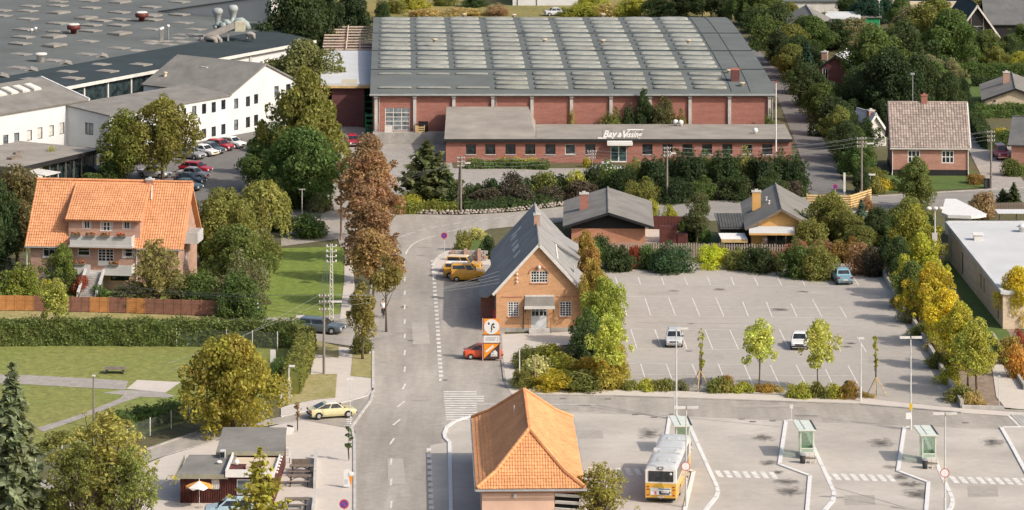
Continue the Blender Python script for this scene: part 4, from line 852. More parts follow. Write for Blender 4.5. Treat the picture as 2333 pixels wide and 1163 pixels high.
# dormer: shed roof from the ridge out to the balcony front
dyf = .25; dzf = 7.05
q = MB(); q.slab([(dz0-.25,-.25,dzf),(dz1+.25,-.25,dzf),(dz1+.25,OD/2-.1,oze+orise+.06),(dz0-.25,OD/2-.1,oze+orise+.06)], .16); dr = q.build('dormer_roof', TILE_O, oh)
Vd = Vector((0,OD/2+.15,oze+orise-dzf)); tiles('roof_tiles', (dz0-.25,-.25,dzf+.01), (1,0,0), Vd, [(0,0),(dz1-dz0+.5,0),(dz1-dz0+.5,Vd.length),(0,Vd.length)], .25, .34, TILE_O, dr)
dh = [rect(186,496,207,523),rect(227,498,256,528),rect(277,499,298,524)]
dh = [(a-dz0, b, c-dz0, d) for a, b, c, d in dh]
q = MB(); wall(q, (dz0,dyf,4.6), (1,0,0), dz1-dz0, dzf-4.6, [(a,b-4.6,c,d-4.6) for a,b,c,d in dh]); q.poly([(dz0,dyf,4.6),(dz0,dyf,dzf-.1),(dz0,OD/2-.3,oze+orise-.2),(dz0,1,4.6)]); q.poly([(dz1,dyf,4.6),(dz1,dyf,dzf-.1),(dz1,OD/2-.3,oze+orise-.2),(dz1,1,4.6)]); q.build('dormer_wall', BR_ROSE, oh)
for i, h in enumerate(dh): window(oh, (dz0,dyf,0), (1,0,0), h, 2 if i != 1 else 4, (1,3,1)[i], .12, .08, .06, WHITE, GLASS, None, curtain=1)
PARA = mat('grey_render', (.5,.49,.48), .9, .12, .7)
bx0, bx1 = os(166), os(306)
q = MB(); q.box(bx0-.1,-1.35,4.45,bx1+.1,.2,4.68); q.box(bx0,-1.3,4.68,bx1,-1.15,5.6); q.box(bx0,-1.15,4.68,bx0+.12,.2,5.55); q.box(bx1-.12,-1.15,4.68,bx1,.2,5.55); q.build('balcony', PARA, oh)
q = MB(); q.box(os(178),-1.7,1.72,os(214),0-.01,1.9); q.box(os(178),-1.7,1.9,os(214),-1.58,2.75); q.box(os(178),-1.58,1.9,os(178)+.12,-.01,2.7); q.box(os(248),-1.7,1.72,os(308),-.01,1.9); q.box(os(248),-1.7,1.9,os(308),-1.58,2.75); q.box(os(308)-.12,-1.58,1.9,os(308),-.01,2.7); q.box(os(214),-1.7,1.72,os(248),-.01,1.9); q.build('terrace', PARA, oh)
for x, y, z in ((os(180),-1.4,5.6),(os(213),-1.4,5.6),(os(246),-1.4,5.6),(os(283),-1.4,5.6),(os(192),-1.75,2.75),(os(268),-1.75,2.75)):
    q = MB(); q.box(x-.5,y-.12,z-.02,x+.5,y+.12,z+.18); fb = q.build('flower_box', WOOD, oh); q = MB(); rr = random.Random(int(x*10))
    for _ in range(26): q.ball((x+rr.uniform(-.5,.5),y+rr.uniform(-.15,.12),z+.2+rr.uniform(-.02,.2)),.09,.09,.07,5,3); q.cm = rr.randint(0,1)
    q.build('flowers', [mat('red_petals',(.5,.1,.04),.8,.3), mat('flower_leaves',(.08,.12,.03),.8,.3)], fb)
s0, s1 = os(206), os(243); nst = 11
for k in range(nst): q = MB(); q.box(s0,-1.72-.3*(k+1),0,s1,-1.72-.3*k,1.72-.157*k); q.build('step', CONC, oh)
q = MB(); L_ = .3*nst
for x in (s0-.22, s1+.0): q.poly([(x,-1.7,0),(x,-1.7,2.35),(x,-1.72-L_,.6),(x,-1.72-L_,0)]); q.slab([(x,-1.7,2.4),(x+.22,-1.7,2.4),(x+.22,-1.75-L_,.62),(x,-1.75-L_,.62)],.3)
q.build('stair_wall', PARA, oh)
q = MB(); q.box(OW+.01,2.6,4.35,OW+1.5,5.4,4.55); q.box(OW+1.38,2.6,4.55,OW+1.5,5.4,5.5); q.box(OW+.01,2.6,4.55,OW+1.38,2.72,5.5); q.box(OW+.01,5.28,4.55,OW+1.38,5.4,5.5); q.build('side_balcony', PARA, oh)
chimney(ohr, os(332)-.6, OD/2, oze+orise-.3, oze+orise+.32, .75, .6, BR_PINK, WHROOF)
q = MB()
for x in (os(62), os(163), os(312)): q.tube([(x,-.12,.1),(x,-.12,oze-.3),(x,-.45,oze-.25)], .05, 6)
q.build('downpipe', WHITE, oh); q = MB(); q.box(-.5,-.62,zo-.12,dz0+.2,-.52,zo); q.box(dz1-.2,-.62,zo-.12,OW+.5,-.52,zo); q.build('gutter', ZINC, oh)
q = MB(); q.tube([(os(338)-.4,OD/2-1.5,oze+orise-1.45),(os(334)-.4,OD/2-.4,oze+orise-.2)],.07,5); q.build('flashing', OFFW, ohr)
# ---- orange hipped building in the foreground
fb0 = G(1086,1115,3.5); FW, FL = 8.3, 24.3; fz0 = 3.5
fh = thing('station_building', 'salmon walled building with a hipped orange tile roof and flared eaves', 'building', (fb0.x, fb0.y, 0), .025)
A0, B0, C0, D0 = (0,0,fz0),(FW,0,fz0),(FW,FL,fz0),(0,FL,fz0)
kk = 1.5; zk = fz0+.9; zr = 7.05
A1, B1, C1, D1 = (kk,kk,zk),(FW-kk,kk,zk),(FW-kk,FL-kk,zk),(kk,FL-kk,zk); Rf, Rb = (FW/2,4.3,zr),(FW/2,FL-6,zr)
mb = MB(); mb.box(.42,.5,0,FW*.72,FL-.5,fz0-.25); mb.box(FW*.72,2.2,0,FW-.4,FL-.5,fz0-.25); mb.build('wall', SALMON, fh)
mb = MB(); mb.box(.42,.42,fz0-.42,FW-.42,FL-.42,fz0-.1); mb.build('cornice', BR_PINK, fh)
rs = MB()
for p in ((A0,B0,B1,A1),(B0,C0,C1,B1),(C0,D0,D1,C1),(D0,A0,A1,D1),(A1,B1,Rf),(B1,C1,Rb,Rf),(C1,D1,Rb),(D1,A1,Rf,Rb)): rs.poly(p)
rs.poly([A0,D0,C0,B0]); rs.cm = 0
frf = rs.build('roof', TILE_O2, fh)
def plane_tiles(pts, m, parent, tw=.215, th=.33, lift=.05):
    O = Vector(pts[0]); Uu = (Vector(pts[1])-O).normalized(); nn = Uu.cross(Vector(pts[2])-O).normalized(); Vv = nn.cross(Uu)
    if Vv.z < 0: Vv = -Vv
    tiles('roof_tiles', O, Uu, Vv, [((Vector(p)-O).dot(Uu), (Vector(p)-O).dot(Vv)) for p in pts], tw, th, m, parent, lift)
for p in ((A0,B0,B1,A1),(B0,C0,C1,B1),(D0,A0,A1,D1),(A1,B1,Rf),(B1,C1,Rb,Rf),(D1,A1,Rf,Rb),(C1,D1,Rb)): plane_tiles(p, TILE_O2, frf)
q = MB()
for a, b in ((A0,A1),(A1,Rf),(B0,B1),(B1,Rf),(Rf,Rb),(Rb,D1),(D1,D0),(Rb,C1),(C1,C0)): ridge_caps(q, Vector(a)+Vector((0,0,.1)), Vector(b)+Vector((0,0,.1)), .16)
q.build('ridge_tiles', TILE_O2, frf)
q = MB(); q.box(-.08,-.14,fz0-.16,FW+.08,-.04,fz0-.02); q.box(-.16,-.1,fz0-.16,-.06,FL,fz0-.02); q.box(FW+.06,-.1,fz0-.16,FW+.16,FL,fz0-.02); q.build('gutter', ZINC, fh)
q = MB(); q.box(3.2,14.2,5.95,3.28,14.28,6.75); q.slab([(3.1,13.4,5.95),(3.2,13.4,6.05),(3.2,15,6.05),(3.1,15,5.95)],.05); q.tube([(3.24,14.24,6.0),(3.9,14.24,6.9)],.03,5); q.build('roof_hook', WHROOF, frf)
q = MB(); q.lathe([(.14,0),(.16,.12),(.1,.25)],8); wl_ = q.mesh('wall_lamp', OFFW); o = link('wall_lamp', wl_, fh, (2.9,.42,2.75)); 
q = MB()
for z in (1.2,1.75,2.3,2.85): q.slab([(FW*.72+.03,.5,z+.2),(FW-.3,.5,z+.05),(FW-.3,.62,z-.2),(FW*.72+.03,.62,z-.05)],.05)
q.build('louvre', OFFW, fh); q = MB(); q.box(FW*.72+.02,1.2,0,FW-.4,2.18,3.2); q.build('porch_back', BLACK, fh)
# ---- grey roofed bungalow behind the picket fence
b1 = G(1302,562); W1 = (1470-1302)*b1.y/F
h1, r1, k1_, zt1 = gable_house('bungalow', 'bungalow of orange brick with black gable boards and low grey roof', b1, -.02, W1, 15.0, 2.45, 1.25, 'y', BR_ORG, ETER, .95, (), gable_m=BLACK, front_h=1.95, verge=BLACK)
chimney(r1, W1*.17, 6.6, 2.6, 4.6, .95, .8, BR_RED); q = MB(); q.slab([(W1*.3,6.2,3.18),(W1*.45,6.2,3.5),(W1*.45,6.45,3.52),(W1*.3,6.45,3.2)],.05); q.build('roof_ladder', WHROOF, r1)
# ---- ochre bungalow with awnings
b2 = G(1712,568); W2 = (1848-1712)*b2.y/F
h2, r2, k2_, zt2 = gable_house('ochre_house', 'ochre rendered house with grey roof, tall yellow chimney and white awning', b2, -.03, W2, 15.5, 2.6, 1.75, 'y', OCHRE, ETER, .75, ((1.6,.1,4.8,2.0),), verge=WOOD)
window(h2, (0,0,0), (1,0,0), (1.6,.1,4.8,2.0), 3, 1, .14, .08, .06, WOODY, GLASS)
chimney(r2, W2*.12, 7.2, 3.0, 5.0, .95, .8, OCHRE)
q = MB(); q.slab([(-.3,-1.9,2.05),(4.6,-1.9,2.05),(4.6,-.05,2.5),(-.3,-.05,2.5)],.08); q.build('awning', WHROOF, h2); q = MB(); q.box(-.3,-1.98,1.85,4.6,-1.92,2.05); q.build('awning_edge', OCHRE, h2)
for y, x in ((9,W2*.3),(6,W2*.33)): q = MB(); q.lathe([(.16,0),(.08,.1),(.08,.3),(.15,.34),(.08,.4)],8,(x,y,2.6+k2_*x+zt2)); q.build('roof_vent', OFFW, r2)
an = thing('tiled_annex', 'small annex with dark tiled lean roof beside the ochre house', 'shed', G(1640,560)); LA = 72*G(0,560).y/F
q = MB(); q.box(.2,.3,0,LA,4,1.9); q.build('wall', BLACK, an); q = MB(); q.slab([(0,-.3,1.95),(LA,-.3,1.95),(LA-.25,5.4,2.6),(-.35,5.4,2.6)],.12); ar = q.build('roof', ETERD, an)
tiles('roof_tiles', (0,-.3,1.96), (1,0,0), (0,5.7,.65), [(0,0),(LA-.1,0),(LA-.1,5.6),(0,5.6)], .3, .4, ETERD, ar)
fa2 = thing('sun_awning', 'small white awning with yellow edge in front of the tiled annex', 'awning', G(1643,572)); LA = 60*G(0,572).y/F
q = MB(); q.slab([(0,-.3,1.3),(LA,-.3,1.3),(LA-.2,1.8,1.6),(-.2,1.8,1.6)],.07); q.build('cloth', WHITE, fa2); q = MB(); q.box(0,-.38,.95,LA,-.31,1.3); q.build('valance', WOODY, fa2)
q = MB()
for x in (.1,LA-.1): q.tube([(x,-.25,0),(x,-.25,1.25)],.03,5); q.tube([(x-.1,1.7,0),(x-.1,1.7,1.5)],.03,5)
q.build('frame', GREYM, fa2)
# ---- pink brick house, right
b3 = G(2034,400); W3 = (2204-2034)*b3.y/F; f3 = lambda px: (px-2034)*b3.y/F; z3 = lambda py: (400-py)*b3.y/F
hs = [(f3(2068),z3(372),f3(2096),z3(343)),(f3(2145),z3(372),f3(2173),z3(343))]
h3, r3, k3_, zt3 = gable_house('pink_brick_house', 'pink brick house with brown tiled saddle roof and black plinth', b3, -.03, W3, 9.2, z3(335)+.1, 4.55, 'x', BR_PINK, TILE_G, .3, hs, lholes=((3.4,1.0,4.6,2.2),(4.2,3.8,5.0,5)), verge=OFFW)
for h in hs: window(h3, (0,0,0), (1,0,0), h, 3, 2, .1, .11, .1, WHITE, GLASS, None)
window(h3, (0,9.2,0), (0,-1,0), (3.4,1.0,4.6,2.2), 2, 1); window(h3, (0,9.2,0), (0,-1,0), (4.2,3.8,5.0,5), 1, 1)
q = MB(); q.box(-.05,-.06,0,W3+.05,-.004,.7); q.box(-.06,-.05,0,-.004,9.2,.7); q.build('plinth', BLACK, h3)
V3 = Vector((0,9.2/2+.3,k3_*(9.2/2+.3))); tiles('roof_tiles', (-.3,-.3,z3(335)+.1-k3_*.3+zt3), (1,0,0), V3, [(0,0),(W3+.6,0),(W3+.6,V3.length),(0,V3.length)], .33, .38, TILE_G, r3, .06)
q = MB(); q.tube([(-.1,-.25,.05),(-.05,-.12,.5),(-.05,-.12,z3(338))],.06,6); q.tube([(W3+.1,-.25,.05),(W3+.05,-.12,.5),(W3+.05,-.12,z3(338))],.06,6); q.build('downpipe', OFFW, h3)
q = MB(); zz = z3(335)+.1-k3_*.3+zt3; q.box(-.35,-.42,zz-.16,W3+.35,-.32,zz-.02); q.build('gutter', OFFW, h3)
chimney(r3, f3(2112), 4.6, z3(335)+4.2, z3(335)+5.55, .75, .6, BR_RED, BR_RED)
q = MB(); q.tube([(f3(2086),4.7,z3(335)+4.3),(f3(2086),4.7,z3(335)+8.3)],.05,5); q.box(f3(2083)-.1,4.5,z3(335)+8.1,f3(2090),4.9,z3(335)+8.3); q.build('aerial_mast', GREYM, h3)
# ---- yellow bungalow far right
b4 = G(2243,262); W4 = 8.2
h4, r4, k4_, zt4 = gable_house('yellow_bungalow', 'yellow rendered bungalow with low grey roof and brick chimney at right edge', b4, -.10, W4, 15.0, 2.0, 1.5, 'y', CREAM, ETER, .4, ((3.0,.35,4.6,1.65),), lholes=((6,.8,8,1.8),(9,.8,11,1.8),(12,.5,14,1.8)), verge=BLACK)
window(h4, (0,0,0), (1,0,0), (3.0,.35,4.6,1.65), 2, 1, .14, .08, .05, DARKM, GLASS); 
for h in ((6,.8,8,1.8),(9,.8,11,1.8),(12,.5,14,1.8)): window(h4, (0,15,0), (0,-1,0), h, 2, 1, .14, .08, .05, DARKM, GLASS)
chimney(r4, W4*.38, 8, 2.9, 4.6, .9, .8, BR_ROSE); q = MB(); q.ball((1.4,-.1,1.9),.12,.08,.15); q.build('wall_lamp', DARKM, h4)
# ---- smaller houses half hidden among the trees
def small(name, label, px, py, W_, D_, ze, rise, axis, wm, rm, rz=0, ch=None, over=.5, holes=(), verge=None, cm=BR_ROSE):
    h, r, k, zt = gable_house(name, label, G(px,py), rz, W_, D_, ze, rise, axis, wm, rm, over, holes, verge=verge)
    for w in holes: window(h, (0,0,0), (1,0,0), w, 2, 1, .12, .07, .05, WHITE, GLASS)
    if ch: chimney(r, ch[0], ch[1], ze+rise*.5, ze+rise+ch[2], .8, .7, cm)
    return h, r
ha_, ra_ = small('a_frame_house', 'dark A frame house with glazed gable at the top right', 2178,88, 6.6,14, .5,4.6, 'y', BLACK, FELTD, .05, None, .4, ((2.2,.4,4.4,1.9),), OFFW)
for x in (2.3,4.2): q = MB(); q.box(x,-.08,.2,x+.14,-.005,3.4); q.build('post', WOOD, ha_)
q = MB(); q.box(.5,-2.2,.2,6,-.1,.35); q.box(.5,-2.2,.35,6,-2.1,1.0); q.build('balcony', CREAM, ha_)
small('grey_roofed_house', 'long dark grey roofed house running right behind the A frame', 2250,86, 12,9, 2.2,3.2, 'x', BLACK, ETERD, 0, None, .4)
small('hip_roofed_house', 'house with a broad weathered grey roof behind the treetops left of the red lean-to', 1792,112, 8.6,17, 2.2,2.3, 'y', BLACK, ETER, .0, None, .8, ((5,.6,6.4,1.8),))
small('pink_shed', 'low shed with white curved roof and red wall in the back gardens', 1884,66, 5,7, 1.6,.5, 'x', BR_ORG, WHROOF, -.1, None, .3)
small('flat_shed', 'grey flat shed with pale edge in the back gardens', 1944,64, 4.2,4, 1.7,.2, 'x', GREEN, ETER, .05, None, .3)
small('red_cottage', 'small dark red cottage with white roof and stone chimney among the trees', 1866,190, 5.0,6.5, 2.1,1.9, 'y', BR_DARK, WHROOF, -.3, (.3,2.4,.1), .3, ((.5,.6,1.3,2.2),), BLACK, BR_ROSE)
small('white_roofed_house', 'house with white verges and pink chimney tucked against the trees', 1968,336, 3.2,4.5, 1.9,2.2, 'y', OFFW, WHROOF, .4, (1.5,1.0,.3), .35, (), WHITE, BR_PINK)
small('slate_house', 'house with slate grey roof and rosy wall cut by the right edge', 2304,372, 9,9, 2.4,2.6, 'x', BR_PINK, ETERD, -.25, None, .4)
small('back_house', 'pale flat house with ribbon window at the very top', 2042,18, 14,8, 2.2,.3, 'x', CREAM, FELTL, 0, None, .3, ((1,1.0,11,1.7),))
small('beige_house', 'narrow beige house wall at the top between dark conifers', 2002,42, 2.6,6, 4.2,.6, 'y', CREAM, FELTL, 0, None, .3)
small('distant_flat_house', 'white rimmed flat house beside the broad grey roof', 1745,30, 12,8, 1.9,.15, 'x', OFFW, FELTL, 0, None, .3)
# ---- long flat roofed beige building at the right edge
b5 = G(2285,750); FL5 = 43; H5 = 3.55
fl5 = thing('flat_roofed_hall', 'long buff brick hall with pale flat roof at the right edge', 'building', b5)
vL = (G(2160,592) - b5); L5 = vL.length; vL.normalize()
mb = MB(); ll = [(2.6,.4,3.3,2.9),(11.6,1.2,12.3,2.7),(13.6,1.2,14.3,2.7),(26,.3,27,2.6)]
BUFF = mat_brick('buff_brick', (.66,.54,.4), (.6,.48,.35), (.62,.52,.4))
hl = [(L5-b,c,L5-a,d) for a,c,b,d in ll]; e = vL*L5
wall(mb, (e.x,e.y,0), -vL, L5, H5, hl); wall(mb, (0,0,0), (1,0,0), 12, H5); mb.build('wall', BUFF, fl5)
for h in hl: window(fl5, (e.x,e.y,0), -vL, h, 1, 1, .16, .07, .05, DARKM, GLASS)
mb = MB(); mb.slab([(-.15,-.2,H5+.1),(13,-.2,H5+.1),(e.x+18,e.y+.3,H5+.35),(e.x-.2,e.y+.3,H5+.35)], .3); fr5 = mb.build('roof', PALEROOF, fl5)
mb = MB(); mb.slab([(-.25,-.25,H5+.22),(.1,-.25,H5+.22),(e.x+.15,e.y+.3,H5+.47),(e.x-.25,e.y+.3,H5+.47)], .35); mb.slab([(e.x,e.y+.1,H5+.5),(e.x+18,e.y+.1,H5+.5),(e.x+18,e.y+.5,H5+.5),(e.x,e.y+.5,H5+.5)],.4); mb.build('roof_edge', WHROOF, fr5)
p = G(2228,548,H5+.25)-b5; mb = MB(); mb.box(p.x-.42,p.y-.4,H5+.2,p.x+.42,p.y+.4,H5+.85); v5 = mb.build('roof_vent', OFFW, fr5); mb = MB(); mb.box(p.x-.55,p.y-.5,H5+.85,p.x+.55,p.y+.5,H5+1.0); mb.build('vent_cap', WHITE, v5)
p = G(2330,530,H5+.25)-b5; mb = MB(); mb.lathe([(.4,0),(.4,.5),(.65,.6),(.2,.9)],10,(p.x,p.y,H5+.25)); mb.build('roof_vent', WHITE, fr5, True)
wa = thing('white_canopy', 'white rounded canopy roof behind the flat hall', 'canopy', G(2150,560)); w_ = 100*G(0,560).y/F
mb = MB(); mb.prism([(0,2),(.5,.5),(3,0),(w_-1,.3),(w_,1.2),(2.6,11),(1.4,11)], 2.9, 3.25); mb.build('roof', WHITE, wa); mb = MB(); mb.prism([(.4,2.2),(.9,1),(3,.4),(3,8),(1.4,8)], .9, 2.9); mb.build('wall', OFFW, wa); mb = MB(); mb.box(1.8,.2,0,2.1,.6,.9); mb.box(1.6,6,0,1.9,6.3,.9); mb.build('pier', DARKM, wa)
# ---- kiosk
kb = G(402,1150); KW = 228*kb.y/F
ki = thing('kiosk', 'dark red plank kiosk with grey flat roofs and white fascia', 'kiosk', kb, -.02)
fk = lambda px: (px-402)*kb.y/F
zk_ = 2.05
q = MB(); q.box(.25,.4,0,KW-.2,6.4,zk_); q.box(2.75,6.4,0,7.6,13.2,zk_+.55); q.build('wall', PLANKRED, ki)
q = MB(); n_ = 40
for k in range(n_):
    x = .27+(KW-.5)*k/n_; q.box(x,.33,.02,x+.07,.4,zk_-.02)
stuff(q.build('wall_batten', PLANKRED, ki))
q = MB(); q.slab([(0,0,zk_+.32),(fk(520),0,zk_+.32),(fk(524),6.4,zk_+.4),(.35,6.4,zk_+.4)], .1); q.slab([(2.55,6.0,zk_+.75),(8.05,6.0,zk_+.75),(7.65,13.6,zk_+1.0),(2.4,13.6,zk_+1.0)], .1); kr = q.build('roof', ETER, ki)
q = MB(); q.box(-.05,-.08,zk_,fk(520),-.005,zk_+.34); q.box(-.08,-.08,zk_,-.005,6.4,zk_+.34); q.box(2.55,5.92,zk_+.45,8.05,5.99,zk_+.78); q.build('fascia', mat('grey_green_board',(.27,.26,.2),.8,.15), ki)
ex0, ex1 = fk(514), fk(626)                           # roofless terrace framed in white boards
q = MB(); q.box(ex0,-.15,zk_+.15,ex1,-.02,zk_+.75); q.box(ex0,-.02,zk_+.3,ex0+.1,5.8,zk_+.75); q.box(ex1-.1,-.02,zk_+.3,ex1,5.8,zk_+.6); q.build('white_fascia', WHITE, ki)
q = MB(); q.box(ex0+.12,.1,zk_+.28,ex1-.12,5.8,zk_+.34); q.build('terrace_roof', CREAM, kr); q = MB(); q.box(ex0+.12,.3,zk_+.345,fk(590),3.4,zk_+.38); q.build('roof_pit', PLANKRED, kr)
q = MB(); q.ball((fk(531),3.0,zk_+.6),.22,.22,.24,8,6); q.build('roof_globe', WHITE, kr, True); q = MB(); q.ball((fk(490),3.4,zk_+.52),.26,.2,.14,8,6); q.build('roof_globe', WHITE, kr, True)
q = MB(); q.box(fk(556),1.6,zk_+.38,fk(577),2.3,zk_+.62); q.build('roof_box', CREAM, kr); q = MB(); q.box(fk(487),5.1,zk_+.42,fk(499),5.7,zk_+1.0); c_ = q.build('chimney', WHROOF, kr); q = MB(); q.box(fk(488),5.05,zk_+.5,fk(498),5.1,zk_+.92); q.build('flue', BLACK, c_)
for a, b, z0, z1 in ((539,570,.75,1.95),(571,586,1.1,1.95)):
    q = MB(); q.box(fk(a),.3,z0,fk(b),.38,z1); f_ = q.build('window', WHITE, ki); q = MB(); q.box(fk(a)+.08,.27,z0+.08,fk(b)-.08,.3,z1-.1); q.build('pane', GLASSL, f_)
q = MB(); q.box(fk(481),.3,1.15,fk(498),.38,1.95); f_ = q.build('window', OFFW, ki); q = MB()
for k in range(4): x = fk(482)+.1*k*1.6; q.box(x,.27,1.2,x+.11,.3,1.9)
q.build('pane', CURT, f_)
q = MB()
for k in range(6): q.ball((KW-.02,.8+k*.95,zk_+.35+.02*k),.09,.09,.09,6,4)
q.build('string_light', WHITE, ki)
pa = thing('parasol', 'white and orange parasol in front of the kiosk wall', 'parasol', G(454,1158)); 
for i in range(8):
    a0, a1 = 2*PI*i/8, 2*PI*(i+1)/8; q = MB(); am = (a0+a1)/2
    q.poly([(0,0,2.15),(1.1*math.cos(a0),1.1*math.sin(a0),1.75),(1.1*math.cos(a1),1.1*math.sin(a1),1.75)]); q.poly([(1.1*math.cos(a0),1.1*math.sin(a0),1.75),(1.1*math.cos(am)*.97,1.1*math.sin(am)*.97,1.6),(1.1*math.cos(a1),1.1*math.sin(a1),1.75)]); q.build('canopy_panel', WHITE if i in (5,6,1,2) else mat_paint('orange_cloth',(.7,.3,.06),.8,coat=0), pa)
q = MB(); q.tube([(0,0,0),(0,0,2.3)],.025,6); q.build('pole', WHITE, pa); q = MB(); q.lathe([(.3,0),(.3,.08),(.05,.12)],10); q.build('base', CONC, pa)
# ---------------------------------------------------------------- vehicles
TYRE = RUBBER; RIM = mat('wheel_rim', (.45,.45,.44), .4, .2, metal=.4); LAMPR = mat('tail_lamp', (.3,.02,.02), .4, .1); LAMPW = mat('head_lamp', (.6,.6,.58), .25, .1); TRIM = mat('black_trim', (.025,.025,.028), .6, .2)
def wheel_meshes(r, w):
    q = MB(); q.mx = Matrix.Rotation(PI/2,4,'X'); q.lathe([(r*.62,-w/2),(r*.95,-w/2),(r,-w*.3),(r,w*.3),(r*.95,w/2),(r*.62,w/2)],18); a = q.mesh('wheel', TYRE, False)
    q = MB(); q.mx = Matrix.Rotation(PI/2,4,'X'); q.lathe([(r*.62,-w*.46),(r*.5,-w*.53),(r*.25,-w*.5),(r*.2,-w*.56),(.01,-w*.56)],14); b = q.mesh('rim', RIM, False)
    q = MB(); q.mx = Matrix.Rotation(PI/2,4,'X'); q.lathe([(.01,w*.56),(r*.2,w*.56),(r*.25,w*.5),(r*.5,w*.53),(r*.62,w*.46)],14); c = q.mesh('rim', RIM, False); return a, b, c
WHS = {}
def car(label, cat, loc, rz, paint, L=3.9, Wd=1.6, H=1.38, style='hatch', name='car', group=None, bump_m=None, roof_m=None, load=False):
    """x forward; lower body lofted through stations, cabin above it, glass set a little proud"""
    t = thing(name, label, cat, loc, rz, group); hw = Wd/2; zb = H*.62; x0 = -L/2; x1 = L/2
    P = {'hatch': (.02,.16,.60,.76,.74), 'fast': (.06,.34,.60,.75,.74), 'saloon': (.20,.31,.58,.73,.74), 'wagon': (.01,.07,.58,.72,.74), 'van': (.0,.03,.60,.74,.76), 'beetle': (.1,.3,.56,.66,.8)}[style]
    rb, rt, ft, fb, hd = P; X = lambda f: x0+L*f
    zt = H*.965
    st = [(x0+.02,.38*H,.60*H,.86),(x0+.10,.22,zb-.02,.95),(X(rb)+.12 if rb < .15 else X(.14),.2,zb,1.0),(X(.5),.2,zb,1.0),(X(fb),.2,zb-.01,1.0),(X(.88),.21,zb-.07,.97),(x1-.08,.24,zb-.14,.92),(x1-.01,.36,zb-.24,.84)]
    if style == 'beetle': st = [(x0+.02,.35,.5,.6),(x0+.25,.25,.78,.85),(X(.22),.22,zb,.97),(X(.5),.2,zb,1),(X(fb),.2,zb,.98),(X(.85),.22,zb-.1,.85),(x1-.12,.25,zb-.25,.7),(x1-.01,.35,.5,.5)]
    q = MB(); ring = lambda x, z0, z1, k: [(x,-hw*k*.9,z0),(x,-hw*k,z0+(z1-z0)*.3),(x,-hw*k,z0+(z1-z0)*.68),(x,-hw*k*.95,z1-.03),(x,-hw*k*.84,z1),(x,hw*k*.84,z1),(x,hw*k*.95,z1-.03),(x,hw*k,z0+(z1-z0)*.68),(x,hw*k,z0+(z1-z0)*.3),(x,hw*k*.9,z0)]
    vs = []; fs = []
    for s in st: vs += ring(*s)
    for i in range(len(st)-1):
        for k in range(10): fs.append((i*10+k, i*10+(k+1)%10, (i+1)*10+(k+1)%10, (i+1)*10+k))
    fs += [tuple(range(10)), tuple(range((len(st)-1)*10, len(st)*10))[::-1]]; q.add(vs, fs)
    yb, yr = hw*.9, hw*.74
    b4 = [(X(rb)+.06,-yb,zb-.02),(X(fb),-yb,zb-.02),(X(fb),yb,zb-.02),(X(rb)+.06,yb,zb-.02)]; r4 = [(X(rt),-yr,zt-.03),(X(ft),-yr,zt-.03),(X(ft),yr,zt-.03),(X(rt),yr,zt-.03)]
    rr4 = [(X(rt)+.12,-yr*.8,zt+.035),(X(ft)-.1,-yr*.8,zt+.035),(X(ft)-.1,yr*.8,zt+.035),(X(rt)+.12,yr*.8,zt+.035)]
    q.add(b4+r4, [(0,1,5,4),(1,2,6,5),(2,3,7,6),(3,0,4,7)]); q.cm = 1 if roof_m else 0; q.add(r4+rr4, [(0,1,5,4),(1,2,6,5),(2,3,7,6),(3,0,4,7),(4,5,6,7)])
    q.build('body', [paint, roof_m] if roof_m else paint, t)
    def lerp(a, b, k): return tuple(a[i]+(b[i]-a[i])*k for i in range(3))
    def glass(nm, a, b, c, d, u0, u1, v0, v1, off):
        p = lambda u_, v_: tuple(Vector(lerp(lerp(a,b,u_), lerp(d,c,u_), v_))+Vector(off))
        g = MB(); g.poly([p(u0,v0),p(u1,v0),p(u1,v1),p(u0,v1)]); return g.build(nm, GLASS, t)
    for sgn in (-1, 1):
        i = (0,1,5,4) if sgn < 0 else (3,2,6,7); A = [(b4+r4)[k] for k in i]; of = (0, sgn*.012, .006)
        glass('side_window', *A, .05, .46, .14, .9, of) if style != 'van' else glass('side_window', *A, .06, .6, .3, .88, of)
        glass('side_window', *A, .51 if style != 'van' else .66, .93, .14, .9, of)
    glass('windscreen', (b4+r4)[1], (b4+r4)[2], (b4+r4)[6], (b4+r4)[5], .06, .94, .1, .92, (.012,0,.01)); glass('rear_window', (b4+r4)[0], (b4+r4)[3], (b4+r4)[7], (b4+r4)[4], .08, .92, .22 if style != 'van' else .4, .9, (-.012,0,.01))
    key = round(L*.072,2)
    if key not in WHS: WHS[key] = wheel_meshes(key, .18)
    for wx in (X(.17), X(.81)):
        for sgn in (-1,1):
            w = link('wheel', WHS[key][0], t, (wx, sgn*(hw-.075), key)); link('rim', WHS[key][1 if sgn > 0 else 2], w)
    for sgn in (-1,1):
        q = MB()
        for wx in (X(.17), X(.81)):
            a = [(wx+key*1.18*math.cos(PI*k/8), sgn*(hw+.004), key+key*1.15*math.sin(PI*k/8)) for k in range(9)]; q.poly(a if sgn < 0 else a[::-1])
        q.build('wheel_arch', TRIM, t)
    bm_ = bump_m or CHROME
    q = MB(); q.box(x0-.07,-hw*.92,.36,x0+.06,hw*.92,.48); q.build('rear_bumper', bm_, t); q = MB(); q.box(x1-.06,-hw*.9,.34,x1+.06,hw*.9,.46); q.build('front_bumper', bm_, t)
    for sgn in (-1,1):
        q = MB(); q.box(x0-.02,sgn*hw*.82-.12,.55*H-.1,x0+.06,sgn*hw*.82+.12,.55*H+.06); q.build('tail_light', LAMPR, t)
        q = MB(); q.box(x1-.1,sgn*hw*.66-.11,zb-.4,x1+.02,sgn*hw*.66+.11,zb-.22); q.build('headlight', LAMPW, t)
